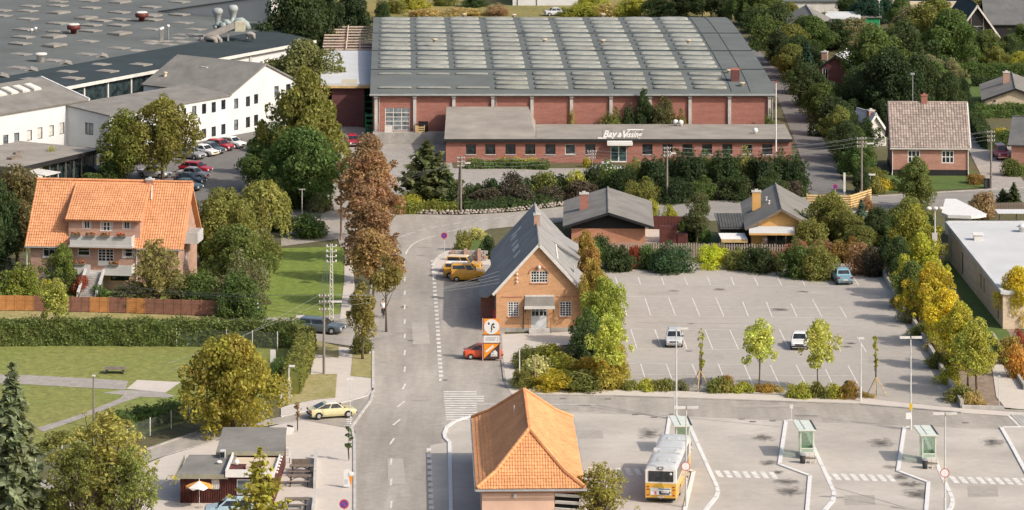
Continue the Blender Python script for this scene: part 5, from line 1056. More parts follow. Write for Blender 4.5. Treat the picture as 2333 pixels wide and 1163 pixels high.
    q = MB(); q.box(x0-.035,-.24,.5,x0-.0,.24,.6); q.build('number_plate', WHITE, t); q = MB(); q.box(x1-.03,-.4,zb-.38,x1+.005,.4,zb-.25); q.build('grille', TRIM, t)
    for sgn in (-1,1): q = MB(); q.box(X(fb)-.12,sgn*(hw*.93)-.05,zb+.03,X(fb)-.02,sgn*(hw*1.06)+.05,zb+.14); q.build('mirror', TRIM, t)
    return t
def pc(nm, *c): return mat_paint(nm, c)
PRED = pc('bright_red_paint',.66,.09,.025); PYEL = pc('pale_yellow_paint',.58,.53,.31); PGREY = pc('blue_grey_paint',.10,.125,.145); PVAN = pc('post_yellow_paint',.58,.30,.03); PSILV = pc('silver_paint',.5,.52,.54); PWH = pc('car_white_paint',.72,.71,.69); PBLUE = pc('light_blue_paint',.2,.36,.43)
PDBL = pc('dark_teal_paint',.05,.09,.11); PCRIM = pc('crimson_paint',.36,.015,.03); PBLK = pc('car_black_paint',.015,.017,.02); PROSE = pc('rose_red_paint',.4,.07,.1); PGRAY = pc('mid_grey_paint',.3,.3,.31); PSKY = pc('ice_blue_paint',.36,.5,.58)
def at(px, py): return G(px, py, .05)
car('bright orange red hatchback parked behind the orange pylon sign', 'car', at(1101,816), 0.02, PRED, 3.6, 1.52, 1.36, 'fast', bump_m=TRIM)
car('pale yellow hatchback turning out of the side street', 'car', at(756,950), .30, PYEL, 4.1, 1.6, 1.36, 'fast', roof_m=OFFW, bump_m=TRIM)
car('dark blue grey estate car waiting at the side road beside the hedge', 'car', at(731,757), -.33, PGREY, 4.6, 1.68, 1.42, 'wagon', name='estate_car')
car('rear yellow delivery van with pale roof, farthest of the three', 'van', at(1058,620), -.22, PVAN, 3.7, 1.58, 1.75, 'van', name='delivery_van', roof_m=CREAM)
car('middle yellow delivery van with white roof, partly hidden', 'van', at(1055,632), -.10, PVAN, 4.0, 1.58, 1.62, 'van', name='delivery_van', roof_m=WHITE)
car('nearest yellow delivery van beside the grey lean-to roof', 'van', at(1066,639), .02, PVAN, 3.6, 1.58, 1.8, 'van', name='delivery_van')
car('small silver white car with black grille alone in the parking lot', 'car', at(1536,785), -PI/2-.06, PSILV, 3.6, 1.62, 1.45, 'hatch')
car('white car in the parking lot partly behind the right young tree', 'car', at(1822,790), -PI/2-.10, PWH, 3.9, 1.62, 1.4, 'saloon', bump_m=TRIM)
car('light blue saloon parked at the back of the parking lot', 'car', at(1918,642), PI/2+.1, PBLUE, 4.2, 1.68, 1.45, 'saloon')
car('ice blue hatchback parked in front of the kiosk', 'car', at(527,1176), .05+PI, PSKY, 4.1, 1.66, 1.45, 'hatch')
p = G(2281,361); car('rose red van on the driveway at the right', 'van', p, -PI/2+.05, PROSE, 3.9, 1.6, 1.7, 'wagon', name='passenger_van', roof_m=mat_paint('pink_roof',(.5,.25,.26)))
yard = 'cars in the factory yard'
for px, py, rz, pt, st, lb, kw in ((527,336,-.62,PWH,'fast','white hatchback at the far end of the factory row',{}),(500,342,-.62,PCRIM,'hatch','red hatchback between white and dark cars in the factory row',{}),(480,349,-.62,PDBL,'saloon','dark teal saloon in the middle of the factory row',{}),
    (463,354,-.62,PWH,'fast','white fastback nearer in the factory row',{'bump_m':CREAM}),(434,361,-.62,PGRAY,'saloon','grey car at the near end of the factory row, half behind the tree',{}),
    (446,394,-.4,PCRIM,'hatch','crimson hatchback in the second factory row',{}),(440,407,-.4,PGRAY,'saloon','silver grey car with pink tail in the second factory row',{'bump_m':BR_PINK}),(432,420,-.42,PBLK,'beetle','black rounded beetle shaped car in the second factory row',{}),(424,433,-.45,PDBL,'saloon','dark car just above the villa gable',{}),
    (215,404,-.5,PBLK,'saloon','black car parked by the glazed pavilion',{}),(352,404,-.45,PWH,'saloon','white car behind the big factory yard tree',{}),(255,405,-.5,PGRAY,'hatch','grey car below the factory yard trees',{})):
    car(lb, 'car', G(px,py,.02), rz, pt, 4.0, 1.62, 1.38, st, **kw)
car('crimson car in the shade beside the loading yard', 'car', G(803,331,.02), -PI/2+.2, PCRIM, 3.9, 1.6, 1.36, 'hatch')
car('white car behind bushes left of the office entrance', 'car', G(1384,395), .1, PWH, 4.0, 1.6, 1.36, 'saloon'); car('pale blue car behind bushes right of the office entrance', 'car', G(1476,397), -PI/2, PSKY, 4.0, 1.6, 1.4, 'hatch')
car('white car at the top between far gardens', 'car', G(2115,14), 0.05, PWH, 4.0, 1.6, 1.36, 'saloon'); car('silver car beside the far white shed', 'car', G(1268,36), .2, PSILV, 4.0, 1.6, 1.36, 'saloon')
# ---- the bus
bA = G(1466,1144,.01); bB = G(1545,1152,.01)
mid = (bA+bB)/2; bdir = (G(1531,1075,.01)-mid); brz = math.atan2(bdir.y, bdir.x)
brz = PI/2-.145
bu = thing('bus', 'yellow and white city bus seen from behind at the first island', 'bus', (mid.x, mid.y, .02), brz)
BW, BL, BH = 2.5, 11.6, 2.95; BY = mat_paint('bus_yellow_paint',(.68,.40,.06)); BWH = mat_paint('bus_white_paint',(.72,.71,.69)); BROOF = mat('bus_roof',(.5,.52,.52),.45,.12,.5,4)
def bx(name, m, *b, par=None, sm=False): q = MB(); q.box(*b); return q.build(name, m, par or bu, sm)
q = MB(); sec = lambda x, k, z0, z1: [(x,-BW/2*k,z0),(x,BW/2*k,z0),(x,BW/2*k,z1),(x,-BW/2*k,z1)]
q.cm = 0
vs = sec(0,.97,.42,1.6)+sec(.12,1,.32,1.62)+sec(BL-.2,1,.32,1.62)+sec(BL,.94,.42,1.6); q.add(vs, [(0,1,2,3)]+[(i*4+k,i*4+(k+1)%4,(i+1)*4+(k+1)%4,(i+1)*4+k) for i in range(3) for k in range(4)]+[(15,14,13,12)]); 
q.cm = 1; z2 = BH-.28
vs = sec(.0,.97,1.6,z2)+sec(.12,.998,1.62,z2)+sec(BL-.2,.998,1.62,z2)+sec(BL-.12,.92,1.6,z2); q.add(vs, [(0,1,2,3)]+[(i*4+k,i*4+(k+1)%4,(i+1)*4+(k+1)%4,(i+1)*4+k) for i in range(3) for k in range(4)]+[(15,14,13,12)]); q.build('body', [BY, BWH], bu)
q = MB(); prf = [(-BW/2,z2),(-BW/2*.985,z2+.12),(-BW/2*.9,z2+.23),(-BW/2*.6,z2+.29),(0,z2+.31),(BW/2*.6,z2+.29),(BW/2*.9,z2+.23),(BW/2*.985,z2+.12),(BW/2,z2)]
xs = [(.0,.97,.0),(.1,.99,.55),(.35,1,.95),(1,1,1),(BL-.9,1,1),(BL-.35,.99,.9),(BL-.1,.95,.5),(BL-.02,.92,0)]
for x, k, h in xs: q.v += [(x,y*k,z2+(z-z2)*h) for y, z in prf]
for i in range(len(xs)-1):
    for k in range(8): q.f.append((i*9+k,(i+1)*9+k,(i+1)*9+k+1,i*9+k+1)); q.m.append(0)
rf = q.build('roof', BROOF, bu, True)
for x, w in ((1.7,.5),(4.6,.9),(9.2,.55)): bx('roof_hatch', BROOF, x,-w/2-.2,z2+.28,x+.85,w/2+.2,z2+.37, par=rf)
for s in (-1,1): bx('air_intake', BWH, 5.2,s*.92-.22,z2+.2,5.75,s*.92+.22,z2+.4, par=rf)
for x in (1.35,4.3,6.3,8.9): bx('roof_seam', ZINC, x,-1.05,z2+.225,x+.05,1.05,z2+.318, par=rf)
f_ = bx('rear_window', TRIM, -.03,-1.0,1.72,-.0,.98,z2-.12); bx('pane', GLASS, -.04,-.95,1.77,-.03,.93,z2-.17, par=f_)
q = MB(); q.mx = Matrix.Rotation(-PI/2,4,'Y'); q.lathe([(.1,0),(.1,.02)],12); q.build('route_disc', WHITE, bu, loc=(-.042,-.82,z2-.3))
f_ = bx('route_box', TRIM, -.06,-.2,z2+.02,.0,.2,z2+.24); bx('route_display', WHITE, -.07,-.15,z2+.06,-.06,.15,z2+.2, par=f_)
ad = bx('advert_panel', WHITE, -.05,-.82,.68,-.012,.82,1.24)
NAVY = mat('navy_print',(.02,.03,.08),.6,.1); TEAL = mat('teal_print',(.02,.13,.17),.6,.1); PINKP = mat('pink_print',(.5,.12,.16),.6,.1)
bx('advert_print', TEAL, -.056,-.76,1.12,-.05,.2,1.2, par=ad); bx('advert_print', NAVY, -.056,-.7,.72,-.05,.12,.84, par=ad); bx('advert_print', NAVY, -.056,-.05,.84,-.05,.14,1.0, par=ad); bx('advert_print', PINKP, -.056,.34,.72,-.05,.5,.96, par=ad); bx('advert_print', NAVY, -.056,-.78,.84,-.05,-.66,.96, par=ad); bx('advert_print', NAVY, -.056,-.5,.92,-.05,-.1,.95, par=ad)
bx('handle_strip', mat('lemon_enamel',(.65,.48,.02),.5,.1), -.04,-.32,1.32,-.0,.32,1.42)
for s in (-1,1):
    for k in range(4): bx('tail_light', LAMPR if k != 1 else ORANGE, -.03,s*1.02-.1,.62+k*.22,-.0,s*1.02+.1,.7+k*.22)
    bx('bumper_corner', TRIM, -.06,s*.62-.55,.34,.02,s*.62+.55,.44)
    for i, x in enumerate((.5,2.1,3.7,5.3,6.9,8.5)): bx('side_window', GLASS, x,s*BW/2*1.0-.006,1.66,x+1.45,s*BW/2*1.0+.012,z2-.08)
    bx('side_stripe', BWH, .2,s*BW/2-.004,1.54,BL-.3,s*BW/2+.008,1.6)
for x in (1.9,3.0): bx('door', GLASS, x+5.6,-BW/2-.016,.45,x+6.5,-BW/2-.008,z2-.1)
f_ = bx('windscreen', GLASS, BL-.1,-1.1,1.35,BL-.02,1.1,z2-.06); bx('number_plate', WHITE, -.02,-.25,.46,-.004,.25,.56)
WHS['bus'] = wheel_meshes(.48,.28)
for x in (2.9,8.9):
    for s in (-1,1): w = link('wheel', WHS['bus'][0], bu, (x,s*(BW/2-.13),.46)); link('rim', WHS['bus'][1 if s > 0 else 2], w)
bx('underbody', BLACK, .3,-1.1,.2,BL-.4,1.1,.42)
# ---------------------------------------------------------------- street furniture
POLEM = mat('lamp_post_paint',(.56,.57,.56),.5,.12,1,metal=.1)
def lamp(px, base, top, label, arms='T', r=.075, extra=None):
    p = G(px, base, .05); h = hgt(base, top); t = thing('street_lamp', label, 'street lamp', p)
    q = MB(); q.tube([(0,0,0),(0,0,1.2),(0,0,1.25),(0,0,h)], [r*1.35,r*1.3,r,r*.7], 8); q.build('pole', POLEM, t)
    if arms == 'T':
        for s in (-1,1):
            q = MB(); q.prism([(s*.06,-.12),(s*.95,-.15),(s*.95,.15),(s*.06,.12)], h-.02, h+.14); hd_ = q.build('lamp_head', OFFW, t); q = MB(); q.box(min(s*.3,s*.9),-.1,h-.05,max(s*.3,s*.9),.1,h-.02); q.build('diffuser', mat('lamp_diffuser',(.7,.7,.66),.4,.05) if 'lamp_diffuser' not in bpy.data.materials else bpy.data.materials['lamp_diffuser'], hd_)
    elif arms == 'R': q = MB(); q.prism([(.0,-.12),(1.05,-.15),(1.05,.15),(0,.12)], h-.02, h+.13); q.build('lamp_head', OFFW, t)
    elif arms == 'S': q = MB(); q.prism([(-.18,-.15),(.3,-.15),(.3,.15),(-.18,.15)], h-.02, h+.13); q.build('lamp_head', OFFW, t)
    elif arms == 'L': q = MB(); q.prism([(-.9,-.14),(.35,-.14),(.35,.14),(-.9,.14)], h-.0, h+.12); q.build('lamp_head', OFFW, t)
    return t, h
t, h = lamp(1541,955,751,'tall lamp post at the tip of the bus island behind the bus','R'); q = MB(); q.tube([(-.16,0,0),(-.16,0,2.4)],.06,6); q.build('cable_tube', POLEM, t)
q = MB(); 
lamp(1563.5,1156,931,'T shaped lamp post carrying a round sign beside the bus','T'); lamp(2153,1172,945,'T shaped lamp post carrying a round sign on the right bus island','T')
lamp(1961,914,773,'slim lamp post at the front edge of the parking lot','S'); t, h = lamp(2075,980,771,'T shaped lamp post with yellow box on the third island','T')
q = MB(); q.box(-.13,-.17,1.75,.13,-.08,2.3); q.build('yellow_box', mat('yellow_enamel',(.6,.4,.03),.5,.15), t); q = MB(); q.box(-.42,-.12,.95,.0,-.08,1.5); q.build('timetable_board', WHITE, t)
q = MB(); p = G(1803,960,.1); t = thing('bus_stop_post', 'slim grey bus stop post on the middle island', 'post', p); q.tube([(0,0,0),(0,0,1.45)],.04,6); q.build('pole', POLEM, t); q = MB(); q.box(-.15,-.03,1.1,.15,.03,1.45); q.build('plate', OFFW, t)
p = G(2130,640); t = thing('street_lamp', 'old street lamp with three white globes rising above the yellow trees', 'street lamp', p); h = hgt(640,478)
q = MB(); q.tube([(0,0,0),(0,0,h)],[.11,.07],8); q.build('pole', CONCW, t); q = MB(); q.tube([(-.6,0,h),(0,0,h-.1),(.6,0,h)],.04,6); q.box(-.3,-.12,h-3.2,.25,.12,h-2.4); q.build('bracket', CONCW, t)
for x in (-.62,.05,.62): q = MB(); q.ball((x,0,h+.12),.3,.25,.2,10,6); q.build('lamp_globe', OFFW, t, True)
def round_sign(px, py, base, label, kind, post=True, r=.36, dy=-.14):
    p = G(px, base, .05); z = hgt(base, py); t = thing('traffic_sign', label, 'sign', (p.x, p.y, .05))
    q = MB(); q.mx = Matrix.Translation((0,dy,z)) @ Matrix.Rotation(PI/2,4,'X')
    q.lathe([(.01,-.03),(r,-.03),(r,.0),(.01,.0)],28); q.build('plate', WHITE if kind == 'w' else REDM if False else mat_paint('sign_red',(.5,.03,.06),.4) if 'sign_red' not in bpy.data.materials else (bpy.data.materials['sign_red']), t)
    q = MB(); q.mx = Matrix.Translation((0,dy-.004,z)) @ Matrix.Rotation(PI/2,4,'X')
    if kind == 'w':
        for k in range(28):
            a0, a1 = 2*PI*k/28, 2*PI*(k+1)/28; q.poly([(r*math.cos(a),r*math.sin(a),.0) for a in (a0,a1)]+[(r*.84*math.cos(a),r*.84*math.sin(a),.0) for a in (a1,a0)])
        q.build('red_ring', bpy.data.materials['sign_red'], t)
    else:
        q.lathe([(.01,0),(r*.76,0),(r*.76,.006),(.01,.006)],28); q.build('blue_disc', mat_paint('sign_blue',(.06,.05,.3),.4) if 'sign_blue' not in bpy.data.materials else bpy.data.materials['sign_blue'], t)
        q = MB(); q.mx = Matrix.Translation((0,dy-.014,z)) @ Matrix.Rotation(PI/2,4,'X') @ Matrix.Rotation(-PI/4,4,'Z'); q.box(-r*.78,-r*.08,-.0,r*.78,r*.08,.004); q.build('red_bar', bpy.data.materials['sign_red'], t)
    if post: q = MB(); q.tube([(0,0,0),(0,0,z+r)],.035,6); q.build('post', POLEM, t)
    return t, z
mat_paint('sign_red',(.5,.025,.045),.4)
t, z = round_sign(1562,1062,1156,'round white sign with red ring on the lamp post beside the bus','w',False); q = MB(); q.box(-.32,-.15,z-.75,.32,-.12,z-.52); q.build('sub_plate', CREAM, t); q = MB(); q.tube([(0,-.13,z-.72),(0,-.13,z+.1)],.02,5); q.build('bracket', POLEM, t)
t, z = round_sign(2152,1077,1172,'round white sign with red ring on the right bus island','w',False); q = MB(); q.box(-.16,-.15,z-.62,.16,-.12,z-.5); q.build('sub_plate', CREAM, t); q = MB(); q.tube([(0,-.13,z-.6),(0,-.13,z+.1)],.02,5); q.build('bracket', POLEM, t)
round_sign(1012,537,588,'no parking sign with violet centre where the road bends','n',True,.34)
round_sign(784,1148,1176,'no parking sign on the pavement at the bottom edge','n',True,.37)
round_sign(1903,425,448,'narrow red rimmed sign at the side road mouth','n',True,.28)
# orange pylon sign
p = G(1120,822,.05); t = thing('pylon_sign', 'orange advertising pylon with round black emblem over a white board', 'sign', p); sc_ = p.y/F
zs = lambda py: (822-py)*sc_; xs_ = lambda px: (px-1120)*sc_
for px in (1100,1139.5): q = MB(); q.box(xs_(px)-.05,-.06,0,xs_(px)+.05,.08,zs(726)); q.build('post', mat_paint('pink_post',(.5,.33,.3),.5) if px < 1110 else bpy.data.materials['pink_post'], t)
q = MB(); q.box(xs_(1101)+.05,-.1,zs(762),xs_(1139)-.05,.1,zs(727)); bd = q.build('emblem_board', ORANGE, t)
q = MB(); q.mx = Matrix.Translation((0,-.104,zs(744.5))) @ Matrix.Rotation(PI/2,4,'X'); q.lathe([(.01,0),(.70,0),(.70,.012),(.01,.012)],32); q.build('white_disc', WHITE, bd)
q = MB(); zc_ = zs(744.5); e = lambda pts: q.poly([((a-645)*.0051, -.122, zc_+(375-b)*.0051) for a, b in pts])
e([(640,350),(655,320),(690,305),(700,335),(665,350),(650,375),(655,400),(670,430),(640,435),(630,400)]); e([(660,365),(680,360),(710,390),(690,405),(665,385)]); e([(575,305),(590,290),(610,310),(605,345),(590,340)]); e([(628,445),(648,432),(645,475),(628,478)]); e([(645,335),(660,315),(672,330),(650,355)])
q.build('emblem', BLACK, bd)
q = MB(); q.box(xs_(1102),-.09,zs(781),xs_(1138),.09,zs(764)); wb = q.build('text_board', WHITE, t)
q = MB()
for zz, a, b in ((zs(770),-.56,.38),(zs(774.5),-.56,.30)):
    rr = random.Random(3); x = a
    while x < b: w_ = rr.uniform(.03,.09); q.box(x,-.096,zz-.035,x+w_,-.09,zz+rr.uniform(.02,.05)); x += w_+.02
for k in range(6): a0 = -1.1+.37*k; q.box(.42+.16*math.cos(a0),-.096,zs(772.5)+.22*math.sin(a0)-.03,.46+.16*math.cos(a0),-.09,zs(772.5)+.22*math.sin(a0)+.03)
q.build('small_print', mat('grey_print',(.12,.12,.2),.6,.1), wb)
q = MB(); q.box(xs_(1101)+.05,-.1,zs(818),xs_(1139)-.05,.1,zs(782.5)); lb = q.build('lower_board', mat('brown_enamel',(.07,.04,.035),.5,.1), t)
x0_, x1_, za, zb_ = xs_(1101)+.05, xs_(1139)-.05, zs(817.5), zs(782.8)
q = MB(); q.poly([(x0_,-.104,za),(x1_,-.104,zb_),(x0_,-.104,zb_)]); q.build('orange_triangle', ORANGE, lb)
q = MB(); a, b = Vector((xs_(1107),-.11,zs(801.5))), Vector((xs_(1124.5),-.11,zs(788))); n_ = Vector((-(b-a).z,0,(b-a).x)).normalized()*.1; q.poly([a-n_,b-n_,b+n_,a+n_]); q.poly([(xs_(1118),-.108,zs(812)),(xs_(1133),-.108,zs(812)),(xs_(1133),-.108,zs(802)),(xs_(1128),-.108,zs(797)),(xs_(1119),-.108,zs(804))]); q.build('white_strip', WHITE, lb)
q = MB(); q.box(xs_(1120),-.114,zs(807.5),xs_(1126),-.109,zs(806.5)); q.box(xs_(1121),-.114,zs(803),xs_(1125),-.109,zs(802)); q.box(xs_(1119),-.114,zs(810),xs_(1131),-.109,zs(809.5)); q.build('emblem_line', BLACK, lb)
q = MB()
for z_ in (763,781.8): q.box(xs_(1100),-.12,zs(z_+.7),xs_(1140.5),.12,zs(z_-.7))
q.build('frame', BR_DARK, t)
# bus shelters
SHG = mat('shelter_frame',(.58,.62,.54),.5,.1,2); SHP = mat('shelter_panel',(.35,.46,.36),.5,.15,2)
def shelter(cx, base, label):
    p = G(cx, base, .11); s = p.y/F; t = thing('bus_shelter', label, 'bus shelter', p, .0); w = 1.05; dd = 2.0; H_ = 2.35
    for x, y in ((-w/2,0),(w/2,0),(-w/2,dd),(w/2,dd)): q = MB(); q.box(x-.045,y-.045,0,x+.045,y+.045,H_); q.build('post', SHG, t)
    q = MB(); q.slab([(-w/2-.22,-.25,H_+.12),(w/2+.2,-.25,H_+.12),(w/2+.0,dd+1.2,H_+.14),(-w/2-.45,dd+1.2,H_+.14)], .12); r = q.build('roof', mat('shelter_roof',(.6,.65,.58),.5,.1) if 'shelter_roof' not in bpy.data.materials else bpy.data.materials['shelter_roof'], t)
    q = MB(); q.slab([(w/2+.1,-.2,H_+.15),(w/2+.24,-.2,H_+.16),(w/2+.04,dd+1.2,H_+.17),(w/2-.1,dd+1.2,H_+.16)], .06); q.build('roof_edge', DARKM, r); q = MB(); q.slab([(-.2,-.2,H_+.16),(-.17,-.2,H_+.16),(-.4,dd+1.2,H_+.17),(-.43,dd+1.2,H_+.17)], .03); q.build('roof_seam', GREYM, r)
    q = MB(); q.box(-w/2+.05,-.03,.25,w/2-.05,.03,.8); q.box(w/2-.02,.05,.25,w/2+.02,dd-.05,.8); q.box(-w/2+.05,dd-.03,.25,w/2-.05,dd+.03,.8); q.build('lower_panel', SHP, t)
    q = MB(); q.box(-w/2+.05,-.05,.8,w/2-.05,.05,.9); q.box(-w/2+.05,-.05,H_-.12,w/2-.05,.05,H_); q.box(-w/2,.05,H_-.1,-w/2+.05,dd-.05,H_); q.build('rail', SHG, t)
    m = bpy.data.materials.get('clear_glass')
    if not m:
        m, n, l, b = newmat('clear_glass'); tr = n.new('ShaderNodeBsdfTransparent'); tr.inputs['Color'].default_value = (.82,.9,.84,1); gl = n.new('ShaderNodeBsdfGlossy'); gl.inputs['Roughness'].default_value = .1
        mx = n.new('ShaderNodeMixShader'); nz = ramp(n, l, noise(n, l, coords(n, l, 'obj'), 2, 3), [(.3,.06),(.7,.14)]); l.new(nz, mx.inputs[0]); l.new(tr.outputs[0], mx.inputs[1]); l.new(gl.outputs[0], mx.inputs[2]); l.new(mx.outputs[0], n['Material Output'].inputs['Surface'])
    for b in ((-w/2+.05,-.01,.9,w/2-.05,.01,H_-.12),(w/2-.01,.05,.8,w/2+.01,dd-.05,H_-.1),(-w/2+.05,dd-.01,.8,w/2-.05,dd+.01,H_-.1)): q = MB(); q.box(*b); q.build('pane', m, t)
    q = MB(); q.box(-w/2+.15,.2,.42,w/2-.1,1.7,.48); q.box(-.3,.3,0,-.25,.35,.42); q.box(.3,1.4,0,.35,1.45,.42); q.build('seat', WOODP, t)
    return t
shelter(1839,1046,'pale green bus shelter on the middle bus island'); shelter(2117,1058,'pale green bus shelter on the right bus island'); shelter(1556,1036,'pale green bus shelter in front of the bus')
def litter(px, base, label):
    p = G(px, base, .11); t = thing('bench', label, 'bench', p)
    q = MB(); q.box(-.45,-.18,.38,.45,.2,.45); q.build('seat', WOOD, t); q = MB(); q.box(-.45,.2,.5,.45,.26,.85); q.build('backrest', OFFW, t)
    for x in (-.38,.0,.38): q = MB(); q.tube([(x,-.15,0),(x,-.15,.4)],.03,5); q.tube([(x,.2,0),(x,.2,.8)],.03,5); q.build('leg', OFFW, t)
    return t
litter(1846,1056,'small bench with pale legs before the middle bus shelter'); litter(2124,1068,'small bench with pale legs before the right bus shelter')
for px, py, lb in ((1829,1056,'dark bicycle rack loop beside the middle bus shelter'),(2108,1068,'dark bicycle rack loop beside the right bus shelter')):
    p = G(px,py,.11); t = thing('litter_bin', lb.replace('bicycle rack loop','rounded litter bin'), 'litter bin', p); q = MB(); q.lathe([(.2,0),(.24,.35),(.25,.7),(.2,.8)],10); q.build('bin_body', DARKM, t, True); q = MB(); q.lathe([(.26,.68),(.28,.8),(.1,.86)],10); q.build('lid', GREYM, t)
# utility poles, masts and wires
POLES = {}
def upole(key, px, base, top, label, arms=((.35,.9),), r=.12, m=None, ins=True, lampd=0):
    p = G(px, base); h = hgt(base, top); t = thing('utility_pole', label, 'utility pole', p); q = MB(); q.tube([(0,0,0),(0,0,h)],[r,r*.72],8); q.build('pole', m or WOODP, t)
    pts = []
    for dz, w in arms:
        q = MB(); q.box(-w/2,-.05,h-dz-.05,w/2,.05,h-dz+.05); q.build('cross_arm', m or WOODP, t)
        for x in (-w/2+.05,-w/6,w/6,w/2-.05): q = MB(); q.lathe([(.03,0),(.06,.03),(.06,.12),(.03,.16)],8,(x,0,h-dz+.05)); q.build('insulator', OFFW, t) if ins else None; pts.append(Vector((p.x+x,p.y,h-dz+.2)))
    if lampd: q = MB(); q.tube([(0,0,h-.9),(lampd*.5,0,h-.8)],.03,5); q.prism([(lampd*.45,-.12),(lampd*1.1,-.12),(lampd*1.1,.12),(lampd*.45,.12)],h-.86,h-.72); q.build('street_light', OFFW, t)
    POLES[key] = pts; return t, h
upole('a',738,853,668,'wooden pole with insulators and street light behind the estate car',((.35,.9),(.9,.9),(1.6,.9)),.13,lampd=1.5)
upole('b',1050,487,356,'twin wooden pole by the stone wall',((.3,.8),(.75,.8),(1.2,.8)),.13,lampd=1); t = [o for o in bpy.data.objects if o.get('label') == 'twin wooden pole by the stone wall'][0]; q = MB(); q.tube([(-.38,.2,0),(-.1,.1,6.2)],[.12,.09],8); q.build('stay_pole', WOODP, t)
upole('c',1349,446,342,'thin metal pole with a cluster of insulators left of the entrance',((.25,1.1),(.6,.9),(1.0,.8)),.09,mat('rose_pole',(.3,.25,.24),.7,.15)); upole('d',1520,464,334,'tall wooden pole with street light right of the entrance',((.3,.8),(.75,.8),(1.2,.8)),.13,lampd=.9)
upole('e',1963,446,312,'wooden pole with double arms at the side road corner',((.3,1.1),(.75,1.1),(1.2,1.1)),.14,lampd=1.3); upole('f',2258,430,297,'dark wooden pole by the driveway at right',((.3,.9),(.8,.9),(1.3,.9)),.14)
upole('g',2033,74,40,'short pole with stacked insulators in the top gardens',((.2,1.0),(.9,1.0),(1.6,1.0)),.12,OFFW); upole('h',2003,62,0,'slim pole in front of the dark conifers at the top',((.1,.5),),.1,OFFW)
upole('i',777,548,398,'brown pole hidden behind the brown street trees',((.2,.5),),.12,BR_ROSE,False); upole('j',213,974,857,'slim wooden pole in the park lawn',((.12,.3),),.09); upole('k',497,722,661,'grey post at the right end of the panel fence',(),.08)
upole('l',688,541,430,'grey pole with small lamp among the bushes by the yard',((.1,.7),),.08,CONC,False); upole('m',2153-3,210,165,'white insulator pole among the trees behind the pink house',((.2,.5),(.9,.5)),.09,WOODP)
upole('n',2212,70,-10,'slim dark pole at the top right',(),.09); upole('o',1219,884,815,'pink striped post in the shrubs beside the gable house',(),.05,bpy.data.materials['pink_post'],False); upole('p',1183.5,886,797,'white post at the left edge of the shrubs',(),.06,OFFW,False)
p = G(755,726); h = hgt(726,556); t = thing('lattice_mast', 'white lattice mast with insulators on the lawn', 'mast', p)
for sx in (-1,1):
    for sy in (-1,1): q = MB(); q.tube([(sx*.18,sy*.18,0),(sx*.08,sy*.08,h)],.028,4); q.build('leg', OFFW, t)
q = MB(); n_ = 20
for k in range(n_):
    z0, z1 = h*k/n_, h*(k+1)/n_; w0, w1 = .18-.10*k/n_, .18-.10*(k+1)/n_
    for sy in (-1,1): q.tube([(-w0,sy*w0,z0),(w1,sy*w1,z1)] if k % 2 else [(w0,sy*w0,z0),(-w1,sy*w1,z1)],.016,4); q.tube([(sy*w0,-w0,z0),(sy*w1,w1,z1)] if k % 2 else [(sy*w0,w0,z0),(sy*w1,-w1,z1)],.022,4)
q.build('lattice', OFFW, t); POLES['q'] = []
for dz in (.3,.8,1.3,1.8):
    q = MB(); q.box(-.5,-.04,h-dz,.5,.04,h-dz+.07); q.build('cross_arm', OFFW, t)
    for x in (-.45,.45): q = MB(); q.ball((x,0,h-dz+.14),.09,.09,.1,6,4); q.build('insulator', WHITE, t); POLES['q'].append(p+Vector((x,0,h-dz+.2)))
def wires(A, B, label, sag=.5, n=4, name='power_lines'):
    q = MB()
    for k in range(n):
        a, b = Vector(A[k*len(A)//n]), Vector(B[k*len(B)//n]); pts = [a.lerp(b, i/10)-Vector((0,0,sag*4*(i/10)*(1-i/10))) for i in range(11)]; q.tube(pts, .013, 3)
    o = q.build(name, mat('wire',(.25,.26,.26),.5,.1) if 'wire' not in bpy.data.materials else bpy.data.materials['wire']); tag(o, label, 'power line'); return o
hd_ = [Vector((p0.x+.3,p0.y-.2,z)) for z in (4.8,5.15,5.5,5.9)]
wires(POLES['a'], hd_, 'wires sagging from the wooden pole to the yellow gable house', .5); wires(POLES['q'], POLES['a'][:4], 'wires from the lattice mast to the wooden pole', .3)
wires(POLES['b'], POLES['c'], 'wires between twin pole and thin metal pole', .6); wires(POLES['c'], POLES['d'], 'wires in front of the office entrance', .4); wires(POLES['d'], POLES['e'], 'wires crossing in front of the office wing and side road', .7, 4); wires(POLES['e'], POLES['f'], 'wires along the front of the pink brick house', .5)
wires(POLES['a'], [G(-40,628,4)+Vector((0,0,z)) for z in (0,.7,1.4,2.1)], 'wires passing the villa to the left edge', .8); wires(POLES['a'], [G(380,850,2.5)+Vector((0,0,z)) for z in (0,.8)], 'two stay wires slanting down over the hedge', .2, 2)
wires(POLES['b'], [G(905,420,3)+Vector((0,0,z)) for z in (0,.5,1,1.5)], 'wires from the twin pole towards the conifer', .3)
